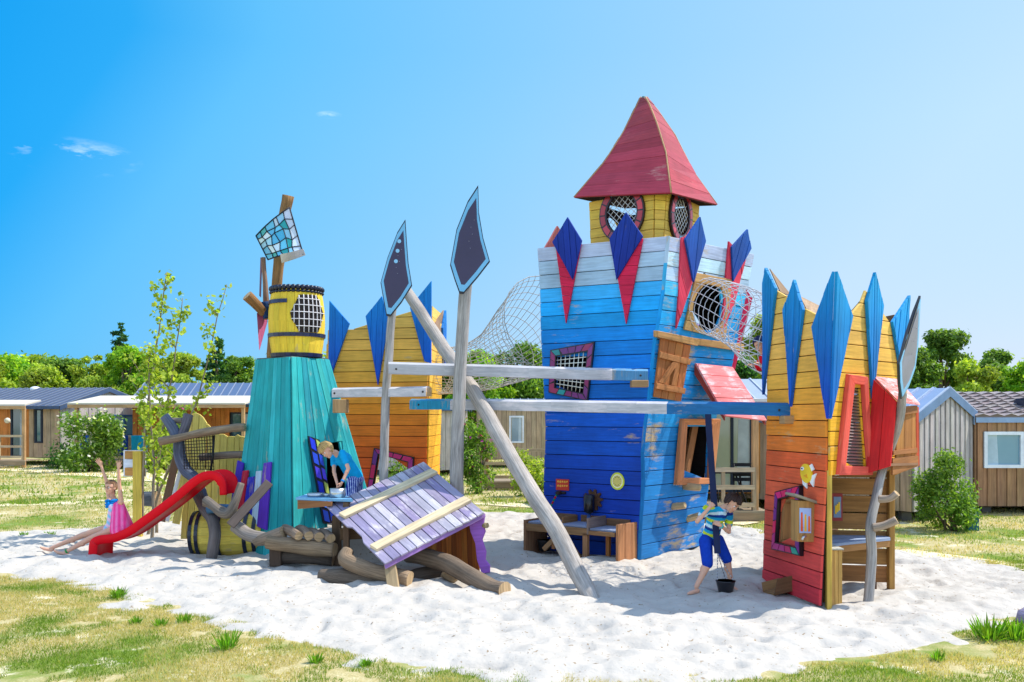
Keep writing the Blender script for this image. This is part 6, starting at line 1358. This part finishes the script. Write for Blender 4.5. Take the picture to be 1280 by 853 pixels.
mb = MB(); c = G(1214, 663); mb.box((c.x, c.y, .18), (.2, .2, .38), C(24, 92, 96)); mb.box((c.x, c.y, .385), (.23, .23, .04), C(34, 108, 112)); mb.tube([(c.x, c.y-.115, .3), (c.x, c.y-.13, .3)], .03, C(200, 200, 200), 10); tag(mb.build('utility_box', PLAIN, None, bevel=.01), 'small teal utility box beside the laurel bush', 'utility box')
mb = MB(); c = Vector((X(6, 39), 39.2, 1.9)); mb.sphere(c, .12, C(225, 220, 200), 10, 7); mb.box(c+Vector((0, .1, -.02)), (.1, .1, .12), C(200, 195, 180)); tag(mb.build('wall_lamp', PLAIN, None), 'round pale wall lamp left of the door of the far left cabin', 'wall lamp')
mb = MB(); c = G(1285, 779); mb.sphere((c.x, c.y, .05), (.11, .10, .12), C(150, 140, 165), 14, 9, fn=lambda v: 1+.25*mnoise.noise(v*1.7)); tag(mb.build('rock', LOG, None), 'lilac grey rock at the right edge of the sand', 'rock')

# leaf and twig litter lying on the sand
rs = np.random.RandomState(9); n = 420; yy = np.sqrt(rs.uniform(56, 400, n)); xx = rs.uniform(-.55, .5, n)*yy; kk = sdist(xx, yy) > .3; xx, yy = xx[kk], yy[kk]; n = len(xx); zz = sand_z(xx, yy)+.004
aa = rs.uniform(0, 6.28, n); l1 = rs.uniform(.008, .03, n); l2 = rs.uniform(.004, .009, n); ca, sa = np.cos(aa), np.sin(aa)
vv = np.stack([np.stack([xx+ca*l1*a-sa*l2*b, yy+sa*l1*a+ca*l2*b, zz+c*.008], 1) for a, b, c in ((-1, 0, 0), (0, -1, .3), (1, 0, 1), (0, 1, .6))], 1).reshape(-1, 3)
o = np_mesh('litter', vv, np.arange(n*4).reshape(-1, 4), np.array([C(96, 76, 56), C(130, 110, 84), C(70, 62, 56)])[rs.randint(0, 3, n)], PLAIN); tag(o, 'scattered dry leaf bits and twigs on the white sand', 'litter', kind='stuff')
# ---------------------------------------------------------------- people
def blob(parts, voxel, name, mat, parent, col=None, smooth_it=6, colfn=None):
    """one continuous surface grown over tapered limbs ('c', p0, r0, p1, r1) and ellipsoids ('e', centre, radii, matrix)"""
    bm = bmesh.new()
    for p in parts:
        if p[0] == 'c':
            _, a, ra, b, rb = p; a, b = Vector(a), Vector(b); d = b-a; L = max(d.length, 1e-4); M = Matrix.Translation((a+b)/2)@d.to_track_quat('Z', 'Y').to_matrix().to_4x4()
            bmesh.ops.create_cone(bm, cap_ends=True, segments=14, radius1=ra, radius2=rb, depth=L, matrix=M)
            for c, r in ((a, ra), (b, rb)): bmesh.ops.create_uvsphere(bm, u_segments=14, v_segments=9, radius=r, matrix=Matrix.Translation(c))
        else:
            _, c, r, M = p; M = (M or Matrix.Identity(3)).to_4x4(); bmesh.ops.create_uvsphere(bm, u_segments=20, v_segments=14, radius=1, matrix=Matrix.Translation(Vector(c))@M@Matrix.Diagonal((*r, 1)))
    me = bpy.data.meshes.new('tmp'); bm.to_mesh(me); bm.free(); o = bpy.data.objects.new('tmp', me); COL.objects.link(o)
    m = o.modifiers.new('r', 'REMESH'); m.mode = 'VOXEL'; m.voxel_size = voxel; m.use_smooth_shade = True
    s = o.modifiers.new('s', 'SMOOTH'); s.iterations = smooth_it; s.factor = .5
    dg = bpy.context.evaluated_depsgraph_get(); me2 = bpy.data.meshes.new_from_object(o.evaluated_get(dg)); bpy.data.objects.remove(o)
    r = bpy.data.objects.new(name, me2); me2.name = name; COL.objects.link(r)
    og = Vector((0, 0, 0)); q = parent
    while q: og = og+q.location; q = q.parent
    if parent: r.parent = parent
    n = len(me2.vertices); co = np.empty(n*3, np.float32); me2.vertices.foreach_get('co', co); co = co.reshape(-1, 3)
    a = me2.color_attributes.new('Col', 'FLOAT_COLOR', 'POINT'); cc = np.ones((n, 4), np.float32)
    cc[:, :3] = colfn(co) if colfn else (col or (1, 1, 1)); a.data.foreach_set('color', cc.ravel())
    me2.vertices.foreach_set('co', (co-np.array(og, np.float32)).ravel()); me2.materials.clear(); me2.materials.append(mat)
    me2.polygons.foreach_set('use_smooth', np.ones(len(me2.polygons), bool)); me2.update(); return r
def frame(f, u):
    f = Vector(f).normalized(); u = Vector(u); u = (u-f*u.dot(f)).normalized(); r = f.cross(u); return Matrix((r, f, u)).transposed()   # columns right, forward, up
def head_parts(c, M, s):
    c = Vector(c); L = lambda x, y, z: c+M@(Vector((x, y, z))*s)
    return [('e', L(0, -.008, .018), (.072*s, .088*s, .082*s), M), ('e', L(0, .022, -.045), (.052*s, .056*s, .060*s), M), ('c', L(0, .070, -.008), .008*s, L(0, .086, -.026), .0115*s), ('e', L(0, .050, -.088), (.022*s, .020*s, .018*s), M),
            ('e', L(-.076, -.006, -.012), (.010*s, .020*s, .028*s), M), ('e', L(.076, -.006, -.012), (.010*s, .020*s, .028*s), M), ('e', L(-.034, .050, -.030), (.022*s, .022*s, .022*s), M), ('e', L(.034, .050, -.030), (.022*s, .022*s, .022*s), M), ('e', L(0, .066, -.055), (.022*s, .014*s, .012*s), M)]
def face_bits(root, c, M, s, glasses=False, eyecol=C(70, 50, 40), open_mouth=False):
    c = Vector(c); L = lambda x, y, z: c+M@(Vector((x, y, z))*s)
    for sx in (-1, 1):
        mb = MB(); mb.sphere(L(sx*.030, .064, .002), .0115*s, C(235, 232, 228), 10, 8); mb.sphere(L(sx*.030, .0725, .002), .0058*s, eyecol, 8, 6); mb.build('eye', GLOSS, root)
        mb = MB(); mb.tube([L(sx*.016, .081, .020), L(sx*.030, .082, .025), L(sx*.045, .074, .020)], [.003*s, .0035*s, .002*s], C(110, 78, 50), 6); mb.build('eyebrow', HAIRM, root)
    mb = MB(); mb.sphere(L(0, .078, -.056), (.019*s, .006*s, .006*s if open_mouth else .004*s), C(176, 76, 76), 10, 6, M=M); mb.build('mouth', PLAIN, root)
    if glasses:
        mb = MB()
        for sx in (-1, 1): mb.tube([L(sx*.032+.021*math.cos(a), .086-.004*math.cos(a)*sx*sx, .002+.016*math.sin(a)) for a in [6.2832*k/16 for k in range(16)]], .0022*s, C(60, 40, 60), 5, closed=True); mb.tube([L(sx*.053, .08, .006), L(sx*.080, .0, .006)], .002*s, C(60, 40, 60), 5)
        mb.tube([L(-.011, .088, .004), L(.011, .088, .004)], .002*s, C(60, 40, 60), 5); mb.build('glasses', PLAIN, root)
def hair(root, c, M, s, col, low=-.03, front=.35, fringe=.55, thick=1.0, tail=None, seed=0):
    c = Vector(c); mb = MB(); nu_, nv_ = 56, 22
    def ok(d): return (d.y < front or d.z > fringe+.10*mnoise.noise(Vector((d.x*7, seed, 0)))) and d.z > low+.12*mnoise.noise(Vector((d.x*9, d.y*9, seed)))-(.25 if d.y < -.2 else 0)
    def pt(i, j, k):
        th = math.pi*i/nv_; ph = 6.28318*j/nu_; d = Vector((math.sin(th)*math.cos(ph), math.sin(th)*math.sin(ph), math.cos(th)))
        r = k*(1+.045*math.sin(ph*17+seed+3*math.sin(th*3))+.04*mnoise.noise(Vector((ph*5, th*2, seed)))); return d, c+M@(Vector((d.x*.083*r, -.010+d.y*.096*r, .020+d.z*.092*r))*s)
    for i in range(nv_):
        for j in range(nu_):
            ds = [pt(a, b, thick) for a, b in ((i, j), (i+1, j), (i+1, j+1), (i, j+1))]; m = sum((d for d, _ in ds), Vector())/4
            if not ok(m): continue
            q = [p for _, p in ds]; inn = [pt(a, b, .86)[1] for a, b in ((i, j), (i+1, j), (i+1, j+1), (i, j+1))]
            cc = tuple(x*(1+.22*math.sin(j*2.7+seed)+.12*math.sin(j*7.1)) for x in col)
            mb.face(q, cc, smooth=True) if 0 < i < nv_-1 else mb.face(q[:3] if i == 0 else [q[0], q[1], q[3]], cc, smooth=True)
            for a, b in ((0, 1), (1, 2), (2, 3), (3, 0)): mb.face([q[a], q[b], inn[b], inn[a]], cc)
    if tail:
        for (p, q, r) in tail: mb.tube([c+M@(Vector(p)*s), c+M@(Vector(q)*s)], [r*s, r*.4*s], col, 8)
    return mb.build('hair', HAIRM, root)
def hand_parts(wr, d, pn, s, curl=.35, thumb=1, spread=.10):
    """wrist, finger direction, palm normal (the way the fingers close), length scale; thumb = +1/-1 picks the side"""
    d = Vector(d).normalized(); pn = Vector(pn); pn = (pn-d*pn.dot(d)).normalized(); sd_ = d.cross(pn)*thumb; wr = Vector(wr); o = []
    pl = wr+d*.062*s
    for k in range(4):
        x = (-1.5+k)*.0175*s; o.append(('c', wr+sd_*x*.55+d*.008*s, .0125*s, wr+sd_*x+d*.062*s, .0105*s))
    for k, L in enumerate((.050, .062, .068, .062)):
        x = (-1.5+k)*.0185*s; p = wr+sd_*x+d*.066*s; ang = (k-1.5)*spread; cur = curl*.55; dd = d
        for L2, r0, r1 in ((.46, .0085, .0078), (.32, .0078, .0072), (.26, .0072, .0062)):
            dirv = (d*math.cos(cur)+pn*math.sin(cur)+sd_*math.sin(ang)).normalized(); q = p+dirv*L*L2*s; o.append(('c', p, r0*s, q, r1*s)); p = q; cur += curl
    b = wr+sd_*.022*s+d*.018*s; m = b+(sd_*.75+d*.6+pn*.25).normalized()*.036*s; e = m+(sd_*(.35-curl*.3)+d*.8+pn*(.2+curl*.5)).normalized()*.028*s
    o += [('c', b, .0125*s, m, .0095*s), ('c', m, .0095*s, e, .0075*s)]
    return o
def arm(sh, el, wr, s=1): return [('c', sh, .036*s, el, .026*s), ('c', el, .027*s, wr, .0185*s), ('e', Vector(el).lerp(Vector(wr), .25), (.029*s,)*3, None)]

# --- the striped boy digging with the hanging bucket
D = 11.2; per = thing('person', 'dark haired boy in striped shirt and blue shorts bending over the hanging bucket', 'person', G(890, 741))
hc = P(915.5, 629, 11.12); nk = P(903, 636, 11.2); sA = P(884, 636.5, 11.06); sB = P(911, 644, 11.36); chest = P(895.5, 644, 11.2); waist = P(890.5, 663, 11.25); pel = P(889, 672, 11.27)
hA, hB = P(882, 677, 11.2), P(897, 676, 11.38); kA, kB = P(884.5, 706, 11.1), P(909, 700, 11.33); aA, aB = P(870.5, 733, 11.05), P(913.5, 728, 11.32); aA.z = .09; aB.z = .09
Mh = frame((.42, -.62, -.62), (.45, -.25, .85)); s = 1.02
eA, wA = P(871.5, 652, 10.88), P(887.5, 634, 10.90); eB_, wB = P(911, 665, 11.1), P(900.5, 657, 10.96)
b = head_parts(hc, Mh, s)+[('c', nk, .040, hc-Mh@Vector((0, .02, .03)), .036), ('e', chest, (.115, .075, .10), None), ('c', chest, .085, waist, .080), ('c', waist, .082, pel, .088), ('c', nk, .045, chest, .07), ('c', sA, .045, chest, .06), ('c', sB, .045, chest, .06)]
b += arm(sA, eA, wA)+arm(sB, eB_, wB)
for h_, k_, a_, fd in ((hA, kA, aA, (-.75, -.55, 0)), (hB, kB, aB, (.35, -.9, 0))):
    a_ = Vector(a_); fd = Vector(fd).normalized(); b += [('c', h_, .070, k_, .048), ('c', k_, .047, a_, .028), ('e', Vector(k_).lerp(a_, .3)+Vector((-.008, .012, 0)), (.043, .043, .075), None), ('c', a_-fd*.02+Vector((0, 0, -.05)), .028, a_+fd*.09+Vector((0, 0, -.062)), .022), ('c', a_+fd*.09+Vector((0, 0, -.062)), .024, a_+fd*.14+Vector((0, 0, -.068)), .014)]
b += hand_parts(wA, (P(893, 628.5, 10.95)-wA), (.35, .6, .1), .86, curl=.75, thumb=1, spread=.04)+hand_parts(wB, (P(893.5, 653, 10.98)-wB), (-.2, .6, -.3), .86, curl=.75, thumb=-1, spread=.04)
blob(b, .0052, 'body', SKIN, per, smooth_it=4)
face_bits(per, hc, Mh, s); hair(per, hc, Mh, s, C(62, 40, 28), low=-.5, front=.22, fringe=.34, thick=1.12, seed=3)
def stripes(co):
    ax = np.array((chest-pel).normalized()); t = ((co-np.array(pel))@ax)/.036; k = np.floor(t).astype(int) % 5
    pal = np.array([C(30, 165, 205), C(212, 222, 50), C(34, 160, 205), C(24, 62, 140), C(205, 232, 238)]); return pal[k]
sh_ = [('e', chest, (.128, .090, .108), None), ('c', chest, .100, waist, .100), ('c', waist, .100, pel+Vector((0, 0, .03)), .106), ('c', sA, .056, chest, .08), ('c', sB, .056, chest, .08), ('c', nk+(chest-nk)*.3, .052, chest, .08), ('c', sA, .056, Vector(sA).lerp(eA, .52), .050), ('c', sB, .056, Vector(sB).lerp(eB_, .52), .050)]
blob(sh_, .009, 'shirt', CLOTH, per, colfn=stripes, smooth_it=3)
blob([('c', nk+Vector((-.035, -.02, .0)), .022, nk+Vector((.03, -.045, -.02)), .018), ('c', nk+Vector((-.035, .02, .0)), .022, nk+Vector((-.035, -.02, 0)), .022)], .008, 'collar', CLOTH, per, col=C(170, 190, 225))
sh2 = [('e', pel, (.118, .098, .09), None)]
for h_, k_ in ((hA, kA), (hB, kB)): sh2 += [('c', h_, .082, Vector(h_).lerp(k_, .95), .066)]
blob(sh2, .009, 'shorts', CLOTH, per, col=C(26, 66, 176), smooth_it=3)
mb = MB(); c = wB.lerp(eB_, .12); dd = (wB-eB_).normalized(); mb.tube([c-dd*.012, c+dd*.012], .026, C(60, 190, 190), 14); mb.build('wristband', PLAIN, per)

# --- the girl on the slide
per = thing('person', 'girl in pink cape and glasses on the slide with both arms raised', 'person', P(120, 690, 14.1)); s = .98
hc = P(138.5, 609.5, 14.12); nk = P(141.5, 622, 14.2); chest = P(145, 635, 14.22); pel = P(146, 659, 14.2); sA, sB = P(151.5, 628, 14.08), P(136.5, 624.5, 14.36)
eA, wA = P(149, 604, 14.06), P(148.3, 585.5, 14.04); eB_, wB = P(132.8, 601, 14.42), P(126.5, 582.5, 14.42)
hA, hB = P(143.5, 662.5, 14.08), P(141, 659, 14.30); kA, kB = P(112, 674, 14.04), P(103, 669.5, 14.36); aA, aB = P(82, 695, 14.0), P(64, 693, 14.4); aA.z = .07; aB.z = .07
Mh = frame((-.42, -.9, -.02), (.03, .05, 1))
b = head_parts(hc, Mh, s)+[('c', nk, .036, hc, .034), ('e', chest, (.10, .07, .10), None), ('c', chest, .080, pel, .095), ('c', nk, .04, chest, .06), ('c', sA, .04, chest, .055), ('c', sB, .04, chest, .055)]+arm(sA, eA, wA)+arm(sB, eB_, wB)
for h_, k_, a_ in ((hA, kA, aA), (hB, kB, aB)):
    a_ = Vector(a_); fd = Vector((-1, -.1, 0)).normalized(); b += [('c', pel, .08, h_, .072), ('c', h_, .072, k_, .048), ('c', k_, .047, a_, .028), ('e', Vector(k_).lerp(a_, .32)+Vector((.0, .0, -.012)), (.05, .04, .04), None), ('c', a_+Vector((.02, 0, -.03)), .028, a_+fd*.10+Vector((0, 0, -.01)), .024), ('c', a_+fd*.10+Vector((0, 0, -.01)), .025, a_+fd*.155+Vector((0, 0, .015)), .015)]
b += hand_parts(wA, (.05, -.05, 1), (-.2, -.9, 0), .95, curl=.08, thumb=1, spread=.22)+hand_parts(wB, (-.5, -.1, .85), (-.2, -.9, 0), .95, curl=.08, thumb=1, spread=.2)
blob(b, .0055, 'body', SKIN, per, smooth_it=4); face_bits(per, hc, Mh, s, glasses=True)
hair(per, hc, Mh, s, C(128, 92, 62), low=-.35, front=.22, fringe=.50, thick=1.03, seed=8, tail=[((.03, -.08, .03), (.05, -.12, -.12), .03)])
def dress(co):
    t = np.sin(co[:, 0]*95+co[:, 2]*14); a, b_ = np.array(C(255, 60, 140)), np.array(C(255, 130, 185)); return a+(b_-a)*(.5+.5*t)[:, None]
dr_ = [('e', P(147, 638, 14.24), (.12, .11, .12), None), ('c', P(147, 634, 14.24), .11, P(153, 660, 14.28), .17), ('c', P(147, 634, 14.12), .08, P(146, 663, 14.0), .10), ('c', P(149, 634, 14.12), .08, P(155, 662, 14.05), .09), ('c', P(146, 636, 14.36), .06, P(138, 655, 14.40), .05)]
blob(dr_, .010, 'cape', CLOTH, per, colfn=dress, smooth_it=2)
blob([('c', P(140, 634, 14.10), .05, P(139, 656, 14.12), .07), ('c', P(139, 656, 14.12), .07, P(134, 662, 14.14), .06)], .009, 'dress', CLOTH, per, colfn=lambda co: np.where((np.sin(co[:, 2]*60+co[:, 0]*40) > .1)[:, None], np.array(C(150, 205, 235)), np.array(C(235, 200, 225))), smooth_it=3)
mb = MB(); rs = random.Random(3)
for k in range(60): a = 6.28*k/60; q = P(141, 626.5, 14.2)+Vector((math.cos(a)*.07, math.sin(a)*.075-.03, rs.uniform(-.09, .02))); mb.sphere(q, (.028, .022, .020), jit(C(20, 130, 210), .15), 7, 5, fn=lambda v: 1+.3*mnoise.noise(v*2))
mb.build('ruffle_collar', CLOTH, per)
mb = MB(); d_ = (aA-kA).normalized(); c = aA-d_*.02; mb.tube([c-d_*.012, c+d_*.012], .036, C(20, 150, 70), 14); mb.build('anklet', PLAIN, per)

# --- the blond boy at the counter
per = thing('person', 'blond boy in turquoise shirt leaning over the tin pot at the counter', 'person', (-2.15, 13.35, .46)); s = 1.03; D = 13.35
hc = P(408, 563, 13.2); nk = P(419, 566, 13.3); chest = P(430, 575, 13.38); pel = P(444.5, 598, 13.5); sA, sB = P(428, 567, 13.2), P(417.5, 569, 13.52)
eA, wA = P(435.5, 586, 13.05), P(427.5, 603, 12.98); eB_, wB = P(417.5, 590, 13.28), P(421.5, 605, 13.12); hA, hB = P(441, 602, 13.42), P(446, 602, 13.62); kA, kB = P(438, 628, 13.36), P(446, 628, 13.6); aA, aB = P(442, 658, 13.4), P(450, 657, 13.66)
for v_ in (aA, aB): v_.z = .53
Mh = frame((-.42, -.62, -.72), (-.65, -.2, .72))
b = head_parts(hc, Mh, s)+[('c', nk, .038, hc, .036), ('e', chest, (.10, .09, .10), None), ('c', chest, .085, pel, .09), ('c', nk, .042, chest, .065), ('c', sA, .042, chest, .06), ('c', sB, .042, chest, .06)]+arm(sA, eA, wA)+arm(sB, eB_, wB)
for h_, k_, a_ in ((hA, kA, aA), (hB, kB, aB)): a_ = Vector(a_); fd = Vector((-.9, -.4, 0)).normalized(); b += [('c', pel, .08, h_, .07), ('c', h_, .068, k_, .046), ('c', k_, .045, a_, .028), ('c', a_+Vector((0, 0, -.04)), .027, a_+fd*.12+Vector((0, 0, -.055)), .02)]
b += hand_parts(wA, (P(423, 611, 13.0)-wA), (-.6, .3, -.2), .85, curl=.35, thumb=-1, spread=.05)+hand_parts(wB, (P(421, 612, 13.1)-wB), (.5, .1, -.2), .85, curl=.35, thumb=-1, spread=.05)
blob(b, .0055, 'body', SKIN, per, smooth_it=4); face_bits(per, hc, Mh, s); hair(per, hc, Mh, s, C(196, 158, 98), low=-.75, front=.05, fringe=.18, thick=1.13, seed=5)
ts = [('e', chest, (.118, .105, .112), None), ('c', chest, .105, pel+Vector((-.01, 0, .02)), .115), ('c', sA, .055, chest, .08), ('c', sB, .055, chest, .08), ('c', nk.lerp(chest, .35), .05, chest, .09), ('c', sA, .055, Vector(sA).lerp(eA, .6), .05), ('c', sB, .055, Vector(sB).lerp(eB_, .55), .05)]
blob(ts, .009, 'shirt', CLOTH, per, col=C(20, 160, 215), smooth_it=3)
sh2 = [('e', pel+Vector((0, 0, -.02)), (.122, .11, .09), None)]
for h_, k_ in ((hA, kA), (hB, kB)): sh2 += [('c', h_, .092, Vector(h_).lerp(k_, .75), .088)]
blob(sh2, .008, 'shorts', CLOTH, per, colfn=lambda co: np.where((np.sin(co[:, 0]*210+co[:, 1]*90) > .45)[:, None], np.array(C(190, 205, 235)), np.array(C(24, 44, 140))), smooth_it=3)
mb = MB(); c = wA.lerp(eA, .10); dd = (wA-eA).normalized(); mb.tube([c-dd*.014, c+dd*.014], .026, C(20, 120, 190), 14); mb.build('wristband', PLAIN, per)

# --- the child crawling in the wire tunnel
hc = P(950.5, 431, 12.75); per = thing('person', 'child in red top and dark blue cap crawling in the wire tunnel', 'person', hc+Vector((.1, .1, -.45))); Mh = frame((-.75, -.4, -.45), (-.3, .1, .9)); s = 1.0
ch_ = hc+Vector((.07, -.02, -.22)); pl_ = hc+Vector((.42, -.08, -.30)); b = head_parts(hc, Mh, s)+[('c', hc+Vector((.02, .0, -.06)), .04, ch_, .05), ('c', ch_, .09, pl_, .095)]
for sy in (-.1, .1):
    shd = ch_+Vector((-.04, sy, .0)); el = shd+Vector((-.04, sy*.3, -.09)); wr = el+Vector((-.07, 0, .05)); b += arm(shd, el, wr)+hand_parts(wr, (-1, 0, -.1), (0, 0, -1), .85, curl=.1, thumb=1 if sy > 0 else -1)
    hp = pl_+Vector((.0, sy*.7, -.02)); kn = hp+Vector((.0, sy*.1, -.20)); b += [('c', hp, .07, kn, .05), ('c', kn, .046, kn+Vector((.28, 0, .02)), .028), ('c', kn+Vector((.28, 0, .02)), .026, kn+Vector((.33, 0, -.03)), .02)]
blob(b, .0065, 'body', SKIN, per, smooth_it=4); face_bits(per, hc, Mh, s)
blob([('c', ch_, .11, pl_, .115)]+[('c', ch_+Vector((-.04, sy, 0)), .055, ch_+Vector((-.08, sy*1.1, -.10)), .05) for sy in (-.1, .1)], .01, 'top', CLOTH, per, col=C(220, 22, 40))
blob([('e', pl_, (.12, .12, .11), None)]+[('c', pl_+Vector((0, sy, -.02)), .085, pl_+Vector((0, sy, -.16)), .075) for sy in (-.07, .07)], .01, 'shorts', CLOTH, per, col=C(30, 40, 80))
hair(per, hc, Mh, s, C(24, 34, 84), low=.0, front=.5, fringe=.5, thick=1.10, seed=1).name = 'cap'
